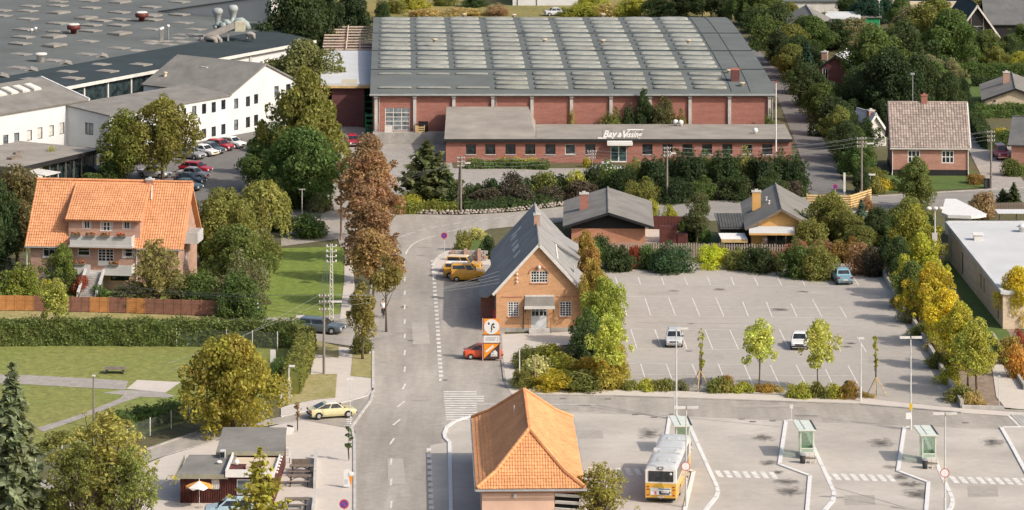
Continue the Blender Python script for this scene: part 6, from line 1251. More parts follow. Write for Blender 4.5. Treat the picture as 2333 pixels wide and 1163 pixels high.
# flagpole, signs, small posts
p = G(1768,408); t = thing('flagpole', 'tall white flagpole before the right end of the office', 'flagpole', p); h = hgt(408,189); q = MB(); q.tube([(0,0,0),(0,0,h)],[.11,.06],8); q.build('pole', WHITE, t); q = MB(); q.ball((0,0,h+.08),.12,.12,.12,8,6); q.build('finial', REDM, t)
p = G(428,700); 
def post_sign(name, label, cat, px, base, top, w, hh, m=None, post=.035, tilt=0, two=False):
    p = G(px, base, .03); h = hgt(base, top); t = thing(name, label, cat, p, tilt); q = MB(); q.tube([(0,0,0),(0,0,h)],post,6)
    if two: q.tube([(w*.8,0,0),(w*.8,0,h)],post,6)
    q.build('post', POLEM, t); q = MB(); q.box(-w*.1 if two else -w/2,-.06,h-hh,w*.9 if two else w/2,-.02,h); q.build('board', m or WHITE, t); return t
post_sign('street_name_sign', 'white street name sign on a slim post at the street corner', 'sign', 798,966,862,.55,.14); post_sign('street_name_sign', 'small white sign on two legs beside the estate car', 'sign', 677,737,718,.8,.28,OFFW,two=True)
post_sign('notice_board', 'white blade shaped board at the lawn corner', 'sign', 588,724,690,.22,1.0); post_sign('notice_board', 'tall white rounded board behind the golden tree', 'sign', 622,838,797,.5,1.2); post_sign('road_sign', 'white and grey sign at the yard entrance', 'sign', 748,480,436,.25,1.6); post_sign('name_board', 'pale board on a post in the pink house garden', 'sign', 1983,440,396,1.2,.22,OFFW)
post_sign('parking_sign', 'thin post with a small plate by the driveway at right', 'sign', 2276,930,856,.25,.2,GREYM); post_sign('gate_post', 'white slatted gate post at the side road corner', 'post', 1924,446,394,.25,2.2,OFFW)
p = G(658,908); t = thing('street_lamp', 'short white lamp post with braces at the mesh fence end', 'street lamp', p); h = hgt(908,836); q = MB(); q.tube([(0,0,0),(0,0,h)],.06,6); q.build('pole', OFFW, t); q = MB(); q.prism([(0,-.1),(.55,-.1),(.55,.1),(0,.1)],h-.02,h+.14); q.build('lamp_head', OFFW, t); q = MB(); q.tube([(0,0,1.9),(-.75,-.3,0)],.05,5); q.tube([(0,0,1.9),(.25,.2,0)],.05,5); q.build('brace', OFFW, t)
p = G(790,1112,.03); t = thing('ice_cream_sign', 'pavement sign board with ice cream cone', 'sign', p); h = hgt(1112,1068); q = MB(); q.box(-.25,-.04,.1,.28,.04,h*.95); q.build('board', WHITE, t); q = MB(); q.poly([(.18,-.06,h*.62),(.5,-.06,h*.62),(.34,-.06,h*.1)]); q.build('cone', ORANGE, t); q = MB(); q.ball((.34,-.05,h*.72),.24,.05,.2,10,6); q.build('scoop', WHITE, t); q = MB(); q.box(-.2,-.05,.3,.1,-.04,.7); q.build('print', PSILV, t)
def scribble_board(name, label, px, base, top, w, cat='sign'):
    p = G(px, base, .03); h = hgt(base, top); t = thing(name, label, cat, p); q = MB(); q.box(-w/2,-.03,h*.35,w/2,.03,h); q.build('board', WHITE, t); q = MB(); rr = random.Random(4)
    for i, z in enumerate((.82,.66,.5)):
        x = -w*.36
        while x < w*.3: d_ = rr.uniform(.03,.08); q.box(x,-.036,h*z,x+d_,-.03,h*z+.06); x += d_+.025
    q.build('lettering', mat('faded_print',(.25,.28,.36),.7,.2) if 'faded_print' not in bpy.data.materials else bpy.data.materials['faded_print'], t); q = MB(); q.tube([(-w*.4,.05,0),(-w*.4,.05,h*.9)],.03,5); q.tube([(w*.4,.05,0),(w*.4,.05,h*.9)],.03,5); q.build('leg', DARKM, t); return t
scribble_board('menu_board', 'white menu board beside the kiosk terrace', 650,1056,1020,.85)
p = G(657,989,.03); t = thing('kiosk_sign', 'white hexagonal sign with black hood at the kiosk corner', 'sign', p); q = MB(); q.mx = Matrix.Rotation(PI/2,4,'X'); q.prism([(-.35,0),(.35,0),(.5,.35),(.35,.62),(-.3,.62),(-.45,.35)],-.08,.08); q.build('board', WHITE, t); q = MB(); q.slab([(-.1,-.1,.75),(.4,-.1,.64),(.4,.2,.64),(-.1,.2,.75)],.06); q.build('hood', BLACK, t)
# picnic tables, park bench, planters
def picnic(px, py, label, rz=0):
    t = thing('picnic_table', label, 'picnic table', G(px,py,.03), rz)
    for k in range(4): q = MB(); q.box(-.95,-.36+k*.185,.72,.95,-.36+k*.185+.165,.77); q.build('plank', WOOD, t)
    for y in (-.82,.62): q = MB(); q.box(-.95,y,.42,.95,y+.22,.47); q.build('seat', WOOD, t)
    for x in (-.7,.7):
        q = MB(); q.tube([(x,-.75,0),(x,-.15,.72)],.05,4); q.tube([(x,.75,0),(x,.15,.72)],.05,4); q.box(x-.04,-.75,.36,x+.04,.78,.42); q.build('leg_frame', DARKM, t)
    q = MB(); q.tube([(-.7,0,.38),(0,0,.7)],.03,4); q.tube([(.7,0,.38),(0,0,.7)],.03,4); q.build('brace', DARKM, t); return t
picnic(686,1082,'far picnic table on the kiosk forecourt'); picnic(682,1105,'second picnic table nearer the kiosk path'); picnic(676,1158,'nearest picnic table at the bottom edge beside the kiosk')
t = thing('garden_bench', 'dark garden bench behind the far picnic table', 'bench', G(685,1074,.03)); q = MB(); q.box(-.75,-.2,.4,.75,.2,.46); q.build('seat', WOOD, t); q = MB(); q.box(-.75,.2,.5,.75,.26,.95); q.build('backrest', WOOD, t)
for x in (-.65,.65): q = MB(); q.box(x-.05,-.2,0,x+.05,.24,.4); q.build('leg', DARKM, t)
mb = MB(); a, b = G(720,1046,.03), G(717,1114,.03); mb.slab([(a.x-.12,a.y,.75),(a.x+.12,a.y,.75),(b.x+.12,b.y,.75),(b.x-.12,b.y,.75)],.72); o = mb.build('low_wall', CONCW); tag(o, 'low pale wall along the kiosk terrace', 'wall')
mb = MB(); a, b = G(718,1136,.03), G(712,1190,.03); mb.slab([(a.x-.12,a.y,.75),(a.x+.12,a.y,.75),(b.x+.12,b.y,.75),(b.x-.12,b.y,.75)],.72); o = mb.build('low_wall', CONCW); tag(o, 'low pale wall at the bottom beside the nearest picnic table', 'wall')
t = thing('park_bench', 'weathered wooden bench table on the park lawn', 'bench', G(262,851))
for k in range(4): q = MB(); q.box(-.95,-.5+k*.3,.42,.95,-.24+k*.3,.48); q.build('plank', WOOD, t)
for x in (-.75,.75): q = MB(); q.box(x-.06,-.4,0,x+.06,.5,.42); q.build('leg', DARKM, t)
# ---------------------------------------------------------------- fences and walls
t = thing('panel_fence', 'garden fence of orange and brown woven panels along the grass strip', 'fence', (0,0,0))
FO = mat('orange_stain',(.46,.21,.075),.85,.22,1.5,12); FB = mat('brown_stain',(.235,.115,.08),.85,.25,1.5,12)
bnd = [(-45,709),(-8,709),(37,709),(79,710),(122,711),(165,712),(206,712.5),(249,713.5),(290,714.5),(332,716),(376,717.5),(416,719),(459,720),(503,721)]
for i, (a, b) in enumerate(zip(bnd, bnd[1:])):
    A, B = G(*a), G(*b); m = FO if i in (0,1,2,6,8) else FB; d = (B-A); L_ = d.length; rz = math.atan2(d.y,d.x)
    q = MB()
    for k in range(7): q.box(.06,-.02-.012*(k % 2),.08+k*.21,L_-.04,.02,.08+k*.21+.2)
    for x in (.06,L_/2,L_-.12): q.box(x,-.05,.06,x+.07,-.033,1.56)
    o = q.build('fence_panel', m, t, False, A, rz); q = MB(); q.box(-.05,-.05,0,.05,.05,1.62); q.build('post', m, t, False, A, rz)
t = thing('picket_fence', 'grey picket fence along the back of the parking lot', 'fence', (0,0,0)); PK = mat('grey_pickets',(.34,.285,.24),.9,.25,2,8)
A, B = G(1306,585), G(1800,592); n_ = 86; d = (B-A)/n_; q = MB(); q.box(-.065,-.02,.05,.065,.02,1.62); pk = q.mesh('pale', PK)
for k in range(n_+1): p = A+d*k; link('pale', pk, t, (p.x,p.y,random.uniform(-.06,.05)), random.uniform(-.03,.03))
for z in (.45,1.3): q = MB(); q.slab([(A.x,A.y+.03,z),(B.x,B.y+.03,z),(B.x,B.y+.09,z),(A.x,A.y+.09,z)],.1); q.build('rail', PK, t)
A2, B2 = G(1800,592), G(2015,600); d = (B2-A2)/38
for k in range(1,39): p = A2+d*k; link('pale', pk, t, (p.x,p.y,random.uniform(-.06,.05)))
t = thing('log_fence', 'yellow half log fence at the corner of the village street', 'fence', (0,0,0))
for a, b, m in (((1838,476),(1936,478),WOODY),((1936,478),(1980,476),WOODY)):
    A, B = G(*a), G(*b)
    if a[0] > 1900: B = G(1984,463)
    for k in range(6): q = MB(); z = .14+k*.27; q.tube([A+Vector((0,0,z)), B+Vector((0,0,z))],.13,6); q.build('log', m, t)
    for p in (A, A.lerp(B,.5), B): q = MB(); q.tube([p+Vector((0,.1,0)), p+Vector((0,.1,1.75))],.08,6); q.build('post', m, t)
def mesh_fence(label, pts, hh=1.5):
    t = thing('mesh_fence', label, 'fence', (0,0,0)); m = bpy.data.materials.get('green_wire_mesh')
    if not m:
        m, n, l, b = newmat('green_wire_mesh'); b.inputs['Base Color'].default_value = (.16,.19,.15,1); b.inputs['Roughness'].default_value = .5; l.new(ramp(n, l, noise(n, l, coords(n, l, 'pos'), 5, 3), [(.3,.2),(.7,.36)]), b.inputs['Alpha'])
    P = [G(*p) for p in pts]
    for a, b in zip(P, P[1:]): q = MB(); q.poly([a+Vector((0,0,.05)), b+Vector((0,0,.05)), b+Vector((0,0,hh)), a+Vector((0,0,hh))]); q.build('wire_netting', m, t)
    for a in P: q = MB(); q.tube([a, a+Vector((0,0,hh+.1))],.05,5); q.build('post', OFFW, t)
mesh_fence('green wire mesh fence curving along the kiosk street', [(80,1082),(141,1058),(190,1040),(240,1024),(290,1010),(342,994),(390,978),(432,960)]); mesh_fence('short mesh fence with white corner post beside the hedge end', [(640,912),(661,904),(664,890)])
q = MB()
mesh_fence('wire fence inside the long hedge', [(402,790),(516,792),(575,794),(632,797)], 1.6)
def wallrun(name, label, pts, h, w, m, cat='wall', cap=None):
    q = MB(); P = [G(*p) for p in pts]
    for a, b in zip(P, P[1:]): tt_ = (b-a).normalized(); nn = Vector((-tt_.y,tt_.x,0))*w/2; e = tt_*.02; q.prism([(v.x,v.y) for v in (a-nn-e,b-nn+e,b+nn+e,a+nn-e)],-.05,h)
    o = q.build(name, m); return tag(o, label, cat)
wallrun('retaining_wall', 'dark concrete retaining wall along the right side of the parking lot', [(2008,622),(2045,683),(2064,722)], .65, .3, CONC); wallrun('retaining_wall', 'lower stretch of retaining wall down to the street corner', [(2078,735),(2120,805),(2192,931)], .7, .3, CONC); wallrun('planting_edge', 'pale kerb closing the planting bed at the street', [(2192,931),(2288,934)], .3, .25, CONCW); wallrun('garden_kerb', 'dark kerb wall along the right hand planting bed', [(2262,770),(2335,890)], .5, .25, CONC)
wallrun('back_wall', 'pale low wall behind the parking lot', [(1340,612),(1500,612),(1700,613),(1990,614)], .55, .25, CONCW)
# boulder wall along the village street
t = thing('boulder_wall', 'low wall of pale boulders along the village street', 'wall', (0,0,0)); ms = []
for s in range(4):
    q = MB(); q.ball((0,0,0),.24,.2,.17,7,5); rr = random.Random(s); q.v = [(x*rr.uniform(.75,1.15),y*rr.uniform(.8,1.15),z*rr.uniform(.75,1.1)) for x,y,z in q.v]; ms.append(q.mesh('boulder', mat('pale_boulder',(.34,.3,.265),.9,.3,1.5,mode='pos') if s == 0 else bpy.data.materials['pale_boulder']))
pts = [G(*p) for p in ((902,486),(960,488),(1050,489),(1120,486),(1180,481),(1262,471),(1310,467),(1400,464),(1490,461),(1600,455),(1700,452),(1835,446))]
k = 0
for a, b in zip(pts, pts[1:]):
    n_ = max(1,int((b-a).length/.44))
    for i in range(n_):
        for row in (0,1):
            p = a.lerp(b,(i+.5*row)/n_); o = link('boulder', ms[k % 4], t, (p.x+random.uniform(-.08,.08), p.y+row*.12+random.uniform(-.06,.06), .12+row*.22+random.uniform(-.04,.05)), random.uniform(0,6)); k += 1; o.scale = (random.uniform(.65,1.4),random.uniform(.65,1.3),random.uniform(.6,1.3))
t = thing('garden_wall', 'dry stone garden wall behind the yellow vans', 'wall', (0,0,0)); A, B = G(1026,594), G(1112,596)
for row in range(4):
    for i in range(9): p = A.lerp(B,(i+.5*(row % 2))/9); q = MB(); w_ = (B-A).length/9*.94; q.box(-w_/2,-.2,0,w_/2,.2,.27); q.build('stone', CONC if (i+row) % 3 else BR_ROSE, t, False, (p.x,p.y+random.uniform(-.04,.04),row*.28))
for px in (1061,1092): p = G(px,597); q = MB(); q.box(-.18,-.3,0,.18,.3,1.35); q.build('pier', BR_ROSE, t, False, p)
t = thing('dark_shed_screen', 'dark red boarded screen and shed beside the bungalow', 'screen', G(1503,556))
for i, (x, w, h) in enumerate(((0,1.9,1.9),(1.95,1.1,1.1))): q = MB(); q.box(x,-.1*i,0,x+w,.8,h); q.build('board_box', PLANKRED, t)
t = thing('board_fence', 'dark red board fence behind the garden of the bungalow', 'fence', (0,0,0)); A, B = G(1478,523), G(1568,525)
for k in range(12): p = A.lerp(B,k/12); q = MB(); q.box(0,0,0,.36,.05,1.5); q.build('board', PLANKRED, t, False, p)
t = thing('pergola', 'white topped pergola with dark posts at the right edge', 'pergola', G(2275,510)); 
for k in range(5): q = MB(); q.slab([(-.2,k*.5-.9,1.3),(4,k*.5-.9,1.3),(4,k*.5-.45,1.35),(-.2,k*.5-.45,1.35)],.06); q.build('slat', WHROOF, t)
for x in (0,1.9,3.8): q = MB(); q.box(x-.06,-.8,0,x+.06,-.68,1.25); q.build('post', DARKM, t)
t = thing('garden_fence', 'brown vertical board fence behind the pergola', 'fence', (0,0,0)); A, B = G(2262,488), G(2345,486)
for k in range(14): p = A.lerp(B,k/14); q = MB(); q.box(0,0,0,.26,.05,1.25); q.build('board', WOOD, t, False, p)
p = G(2252,428); t = thing('wheelie_bin', 'black dustbin at the foot of the dark wooden pole', 'bin', p+Vector((-.2,-.2,0))); q = MB(); q.prism([(-.3,-.3),(.3,-.3),(.33,.3),(-.33,.3)],.05,1.0); q.build('bin_body', DARKM, t); q = MB(); q.box(-.35,-.34,1.0,.35,.34,1.08); q.build('lid', BLACK, t)
p = G(713,541); t = thing('hydrant', 'small red hydrant post on the lawn by the yard', 'hydrant', p); q = MB(); q.lathe([(.16,0),(.16,.2),(.12,.25),(.12,.8),(.18,.85),(.16,1.0),(.04,1.1)],10); q.build('barrel', REDM, t, True); q = MB(); q.box(-.26,-.07,.55,.26,.07,.68); q.build('outlet', REDM, t)
p = G(195,664); t = thing('garden_figure', 'small white garden figure by the villa steps', 'ornament', p); q = MB(); q.lathe([(.15,0),(.18,.25),(.1,.4),(.13,.5),(.05,.62)],8); q.build('urn', WHITE, t, True)
# ---------------------------------------------------------------- people
SKIN = mat('skin',(.5,.3,.22),.6,.1); HAIR = mat('hair',(.05,.035,.025),.7,.2)
def skin_mesh(name, verts, edges, radii, m, parent, sub=1):
    me = bpy.data.meshes.new(name); me.from_pydata(verts, edges, []); o = bpy.data.objects.new('tmp', me); COL.objects.link(o)
    md = o.modifiers.new('s','SKIN'); me.skin_vertices[0].data[0].use_root = True
    for i, r in enumerate(radii): me.skin_vertices[0].data[i].radius = (r if isinstance(r, tuple) else (r, r))
    sb = o.modifiers.new('u','SUBSURF'); sb.levels = sub
    dg = bpy.context.evaluated_depsgraph_get(); m2 = bpy.data.meshes.new_from_object(o.evaluated_get(dg)); bpy.data.objects.remove(o); m2.name = name; m2.materials.clear(); m2.materials.append(m)
    m2.polygons.foreach_set('use_smooth',[True]*len(m2.polygons)); return link(name, m2, parent)
def person(label, loc, rz, pose, top, bottom, hair=HAIR):
    t = thing('person', label, 'person', loc, rz)
    if pose == 'ride':
        hip = (0,-.25,.95); ch = (0,.02,1.38); nk = (0,.06,1.5); hd = (0,.1,1.68)
        kn = [(-.12,.12,.78),(.12,.15,.62)]; an = [(-.12,-.02,.42),(.12,.02,.2)]; el = [(-.24,.22,1.18),(.24,.22,1.18)]; ha = [(-.24,.45,1.06),(.24,.45,1.06)]
    else:
        hip = (0,0,.92); ch = (0,.0,1.32); nk = (0,0,1.47); hd = (0,.03,1.64)
        kn = [(-.1,.04,.5),(.11,-.02,.5)]; an = [(-.11,.0,.07),(.13,.02,.07)]; el = [(-.26,-.02,1.1),(.26,-.02,1.1)]; ha = [(-.25,.1,.86),(.24,.14,.88)]
    v = [hip,(hip[0],(hip[1]+ch[1])/2,(hip[2]+ch[2])/2),ch,nk,(hd[0],hd[1]-.02,hd[2]-.08),(hd[0],hd[1],hd[2]+.06)]; e = [(0,1),(1,2),(2,3),(3,4),(4,5)]; r = [(.13,.1),(.12,.09),(.16,.1),.05,(.075,.085),(.07,.08)]
    for i, s in enumerate((-1,1)):
        n0 = len(v); v += [(s*.19,ch[1],ch[2]+.06),el[i],ha[i],(ha[i][0],ha[i][1]+.08,ha[i][2]-.03)]; e += [(2,n0),(n0,n0+1),(n0+1,n0+2),(n0+2,n0+3)]; r += [.055,.042,.032,.03]
        n1 = len(v); v += [(s*.09,hip[1],hip[2]-.06),kn[i],an[i],(an[i][0],an[i][1]+.16,an[i][2]-.03)]; e += [(0,n1),(n1,n1+1),(n1+1,n1+2),(n1+2,n1+3)]; r += [.085,.058,.04,.035]
    skin_mesh('body', v, e, r, SKIN, t)
    tv = [v[0],v[1],v[2]]; te = [(0,1),(1,2)]; tr = [(.15,.115),(.14,.105),(.18,.12)]
    for i, s in enumerate((-1,1)): n0 = len(tv); tv += [(s*.19,ch[1],ch[2]+.06),el[i]]; te += [(2,n0),(n0,n0+1)]; tr += [.07,.055]
    skin_mesh('shirt', tv, te, tr, top, t)
    tv = [v[0]]; te = []; tr = [(.15,.12)]
    for i, s in enumerate((-1,1)): n0 = len(tv); tv += [(s*.09,hip[1],hip[2]-.06),kn[i],an[i]]; te += [(0,n0),(n0,n0+1),(n0+1,n0+2)]; tr += [.1,.07,.055]
    skin_mesh('trousers', tv, te, tr, bottom, t)
    q = MB(); q.ball((hd[0],hd[1]-.025,hd[2]+.06),.088,.1,.1,10,7); q.build('hair', hair, t, True); q = MB()
    for s in (-1,1): q.ball((hd[0]+s*.03,hd[1]+.083,hd[2]+.0),.012,.008,.008,6,4)
    q.ball((hd[0],hd[1]+.095,hd[2]-.03),.014,.02,.02,6,4); q.build('face', HAIR, t); return t
CLW = mat('white_cloth',(.7,.69,.67),.9,.1); CLD = mat('dark_cloth',(.05,.05,.055),.9,.2); CLB = mat('beige_cloth',(.45,.4,.34),.9,.15)
person('person in white shirt standing on the terrace of the ochre house', G(1743,571), 2.6, 'stand', CLW, CLB); person('person in dark top and pale trousers waiting by the front bus shelter', G(1572,1046,.11), 1.2, 'stand', CLD, CLB)
cp = G(873,724,.02); person('person in black and white clothes riding a bicycle up the road', cp, .15, 'ride', CLW, CLD)
t = thing('bicycle', 'dark bicycle ridden up the left side of the road', 'bicycle', cp, .15)
for y in (-.5,.55): q = MB(); q.mx = Matrix.Translation((0,y,.33)) @ Matrix.Rotation(PI/2,4,'Y'); n_ = 18; q.tube([(.31*math.cos(2*PI*k/n_),.31*math.sin(2*PI*k/n_),0) for k in range(n_+1)],.02,5); w = q.build('wheel', RUBBER, t)
q = MB()
for a, b in (((0,-.5,.33),(0,-.15,.3)),((0,-.15,.3),(0,-.28,.85)),((0,-.28,.78),(0,.38,.82)),((0,-.15,.3),(0,.4,.7)),((0,.55,.33),(0,.36,.95)),((0,-.5,.33),(0,-.27,.75))): q.tube([a,b],.022,5)
q.build('frame', DARKM, t); q = MB(); q.tube([(-.26,.4,1.03),(0,.36,.98),(.26,.4,1.03)],.015,5); q.build('handlebar', GREYM, t); q = MB(); q.box(-.06,-.4,.85,.06,-.16,.9); q.build('saddle', BLACK, t)
# ---------------------------------------------------------------- vegetation
RN = np.random.RandomState(11)
def leaves(name, pos, nor, size, extra=None, elong=1.5, curl=.25):
    """one mesh of many separate leaf-clump faces; extra = MB-like (verts, faces) of twigs in the bark slot"""
    n = len(pos); nor = nor/np.linalg.norm(nor, axis=1, keepdims=True); a = RN.normal(size=(n,3)); a -= nor*(a*nor).sum(1,keepdims=True); a /= np.linalg.norm(a,axis=1,keepdims=True)+1e-9; b = np.cross(nor, a)
    s = (size*(.6+.8*RN.rand(n)))[:,None] if np.isscalar(size) else (size*(.7+.6*RN.rand(n)))[:,None]
    v = np.empty((n,4,3)); v[:,0] = pos-a*s*.5*elong; v[:,1] = pos+b*s*.5+nor*s*curl; v[:,2] = pos+a*s*.5*elong; v[:,3] = pos-b*s*.5+nor*s*curl*.6
    v = v.reshape(-1,3); f = np.arange(4*n).reshape(-1,4)
    me = bpy.data.meshes.new(name); ev = np.array(extra.v) if extra and extra.v else np.zeros((0,3))
    me.from_pydata(np.vstack([v, ev]).tolist(), [], f.tolist() + ([tuple(i+4*n for i in q) for q in extra.f] if extra else []))
    me.materials.append(FOL); me.materials.append(BARK)
    if extra and extra.f: me.polygons.foreach_set('material_index', [0]*n+[0 if name == 'hedge' else 1]*len(extra.f))
    me.update(); return me
def sph(n):
    d = RN.normal(size=(n,3)); return d/np.linalg.norm(d,axis=1,keepdims=True)
def crown_mesh(R, Hc, nclump, nleaf, size, shape='round', cr=.36, rag=.25, z0=0):
    """leaf clumps in boughs spread through an uneven crown of radius R and height Hc whose foot is at z0"""
    cs = []; rs = []; lob = [(RN.rand()*6.28, RN.rand()*6.28, .10+.14*RN.rand()) for _ in range(3)]
    for i in range(nclump):
        small = i > nclump*.4; d = sph(1)[0]; k = (.72+.4*RN.rand()) if small else RN.rand()**.42
        z = abs(d[2])*k if shape == 'dome' else d[2]*k
        w = {'round': 1, 'egg': 1.06-.4*max(z,-.4), 'cone': .95-.75*(z*.5+.5)+.12, 'dome': 1, 'column': 1-.25*abs(z)**3}[shape]
        az = math.atan2(d[1],d[0]); w *= 1+sum(m_*math.sin((j+2)*az+p_+q_*z*.5) for j,(p_,q_,m_) in enumerate(lob))
        r = 1-rag*RN.rand(); zz = z if shape == 'dome' else (z*.5+.5)
        cs.append((d[0]*k*w*R*r*.86, d[1]*k*w*R*r*.86, z0+zz*Hc*(.86 if shape == 'dome' else .84)+ (0 if shape == 'dome' else .06*Hc))); rs.append(R*cr*((.28+.3*RN.rand()) if small else (.75+.6*RN.rand())))
    cs = np.array(cs); rs = np.array(rs)*(1 if shape != 'cone' else .8)
    p = rs**1.7/np.sum(rs**1.7); idx = RN.choice(nclump, nleaf, p=p); d = sph(nleaf); d[:,2] = np.where(RN.rand(nleaf) < .35, np.abs(d[:,2]), d[:,2])
    rad = rs[idx]*(.72+.38*RN.rand(nleaf)); flat = np.array([1,1,.95])
    pos = cs[idx]+d*flat*rad[:,None]; pos[:,2] = np.maximum(pos[:,2], z0+.03)
    nor = d*.7+sph(nleaf)*.75+np.array([0,0,.25])
    return pos, nor, size, cs
def limb_mesh(h, r, cs, n=9, lean=0):
    q = MB(); top = Vector((lean*h*.1, 0, h)); q.tube([(0,0,-.1),(0,0,h*.15),(lean*.04*h,.02*h,h*.55),top],[r*1.35,r,r*.8,r*.35],8)
    for k in range(min(n,len(cs))):
        c = Vector(cs[k*len(cs)//n]); s = Vector((0,0,h*(.35+.55*(k/n)))); m = s.lerp(c,.5)+Vector((0,0,-.05*h)); q.tube([s,m,c],[r*.42,r*.25,r*.08],5)
    return q
KIND = {}
def mk(key, R, Hc, z0, nclump, nleaf, size, shape='round', cr=.36, trunk=None, bark=None, twigs=0, rag=.25, elong=1.5):
    pos, nor, sz, cs = crown_mesh(R, Hc, nclump, nleaf, size, shape, cr, rag, z0)
    rq = np.quantile(np.hypot(pos[:,0],pos[:,1]), .96); kx = R/rq; zq = np.quantile(pos[:,2], .985); kz = (z0+Hc)/zq; pos = pos*np.array([kx,kx,kz]); cs = cs*np.array([kx,kx,kz])
    ex = None
    if twigs:
        ex = MB()
        for c in cs[:twigs]: ex.tube([(0,0,z0*.3),(c[0]*.5,c[1]*.5,c[2]*.6),tuple(c*1.02)],[.05,.03,.012],4)
    cm = leaves('crown', pos, nor, sz, ex, elong); tm = None
    if trunk: q = limb_mesh(z0+Hc*.62, trunk, cs); tm = q.mesh('trunk', bark or BARK, True)
    KIND.setdefault(key, []).append((cm, tm, R, z0+Hc*1.0, z0))
for s in range(3): mk('broad', 5.0, 9.0, 1.4, 90, 15000, .25, 'egg', .27, .24, rag=.38)
for s in range(2): mk('full', 4.6, 8.4, .15, 90, 14000, .24, 'egg', .27, .24, rag=.34)
for s in range(2): mk('tall', 2.6, 9.0, .8, 64, 9000, .2, 'column', .34, .2, rag=.35)
for s in range(3): mk('street', 2.4, 5.4, 2.0, 56, 7000, .17, 'egg', .30, .13, rag=.4)
for s in range(2): mk('loose', 2.6, 6.4, 1.1, 80, 4200, .19, 'egg', .24, .12, BARKW, 60, rag=.5)
mk('lanky', 2.0, 3.3, 4.0, 40, 3600, .17, 'egg', .34, .11, rag=.4)
for s in range(2): mk('feather', 2.6, 6.6, .9, 130, 4600, .15, 'egg', .19, .1, BARKW, 110, rag=.5, elong=2)
for s in range(2): mk('young', 1.7, 3.7, 1.5, 44, 3800, .14, 'egg', .32, .06, rag=.3)
for s in range(3): mk('bush', 1.5, 1.9, 0, 36, 3200, .13, 'dome', .42, None, None, 6)
for s in range(2): mk('bigbush', 2.6, 3.6, 0, 60, 7500, .155, 'dome', .34, None, None, 8)
for s in range(2): mk('low', 1.6, .8, 0, 30, 2200, .12, 'dome', .36, None, None, 4)
for s in range(2): mk('twiggy', 1.6, 2.4, 0, 26, 700, .18, 'dome', .36, None, None, 26, rag=.4)
for s in range(2): mk('sapling', .3, 3.6, .9, 14, 190, .16, 'column', .5, .03, BARKW, 5, rag=.5)
for s in range(2): mk('flower', .9, .6, 0, 20, 700, .12, 'dome', .4, None, None, 3)
# conifers: drooping whorls on a straight trunk
def conifer(key, R, Hc, tiers, per, size, droop=.35, z0=.3, up=0, tr=.16, dens=26):
    P = []; N = []; q = MB(); q.tube([(0,0,-.1),(0,0,Hc*.5),(0,0,Hc*.98)],[tr*1.2,tr*.7,.03],7); cs = []
    for i in range(tiers):
        f = i/(tiers-1); z = z0+(Hc-z0)*f*.97; r = R*(1-f)**.8*(.85+.3*RN.rand())+.12
        for k in range(max(3,int(per*(1-.55*f)))):
            a = 2*PI*(k+RN.rand()*.8)/max(3,int(per*(1-.55*f)))+i*.7; L_ = r*(.75+.4*RN.rand()); m = max(4,int(dens*L_/R))
            s = np.linspace(.12,1,m); dz = -droop*L_*s**1.3+up*L_*s**2
            x = np.cos(a)*L_*s; y = np.sin(a)*L_*s; w = .16*L_*(1-s*.6)
            for _ in range(2):
                off = RN.normal(size=m)*w; P.append(np.stack([x-np.sin(a)*off, y+np.cos(a)*off, z+dz+RN.normal(size=m)*.06-abs(off)*.25],1)); N.append(np.stack([np.cos(a)*.4+RN.normal(size=m)*.5, np.sin(a)*.4+RN.normal(size=m)*.5, np.ones(m)],1))
    cm = leaves('crown', np.vstack(P), np.vstack(N), size, None, 2.0, .1); KIND.setdefault(key, []).append((cm, q.mesh('trunk', BARK, True), R, Hc, z0))
conifer('spruce', 2.6, 9.5, 22, 11, .34); conifer('spruce', 2.4, 9.5, 20, 11, .34)
conifer('cedar', 4.4, 8.0, 13, 11, .5, .12, .8, .1, .25, 30); conifer('larch', 3.2, 6.2, 13, 7, .26, .1, .4, .22, .1, 26); conifer('cypress', .9, 5.0, 20, 9, .24, -.5, .1, 0, .08, 14); conifer('pine', 3.0, 5.6, 12, 11, .36, -.35, .2, .1, .14, 24)
# weeping crown: hanging strands
P = []; N = []
for i in range(260):
    d = sph(1)[0]; a = math.atan2(d[1],d[0]); r = 2.3*RN.rand()**.5; zt_ = 5.6*(1-.28*(r/2.3)**2)+RN.normal()*.2; L_ = (1.2+2.8*RN.rand())*(.5+.5*r/2.3); m = 22
    s = np.linspace(0,1,m); P.append(np.stack([np.cos(a)*(r+.25*s)+RN.normal(size=m)*.09, np.sin(a)*(r+.25*s)+RN.normal(size=m)*.09, np.maximum(zt_-L_*s,.1)],1)); N.append(np.stack([np.cos(a)+RN.normal(size=m)*.6, np.sin(a)+RN.normal(size=m)*.6, .4+RN.normal(size=m)*.4],1))
q = limb_mesh(4.6, .13, np.vstack(P)[::16][:40], 10); KIND['willow'] = [(leaves('crown', np.vstack(P), np.vstack(N), .15, None, 2.2), q.mesh('trunk', BARKW, True), 2.4, 5.7, .3)]
C_ = dict(dark=(.05,.07,.03), deep=(.039,.056,.027), green=(.085,.118,.04), olive=(.15,.15,.05), oliv2=(.175,.162,.05), mid=(.11,.13,.046), gold=(.34,.285,.045), yell=(.42,.335,.045), lime=(.2,.225,.04), yg=(.28,.27,.06), brown=(.245,.15,.1), rust=(.23,.145,.055), grey=(.17,.16,.1), red=(.22,.055,.04), purple=(.075,.06,.05), pinky=(.3,.105,.09), blue=(.09,.13,.115), teal=(.036,.07,.055), tan=(.3,.235,.12), rose=(.27,.185,.13), flowery=(.3,.235,.04), pale=(.38,.36,.2), orange=(.3,.18,.05))
USED = {}
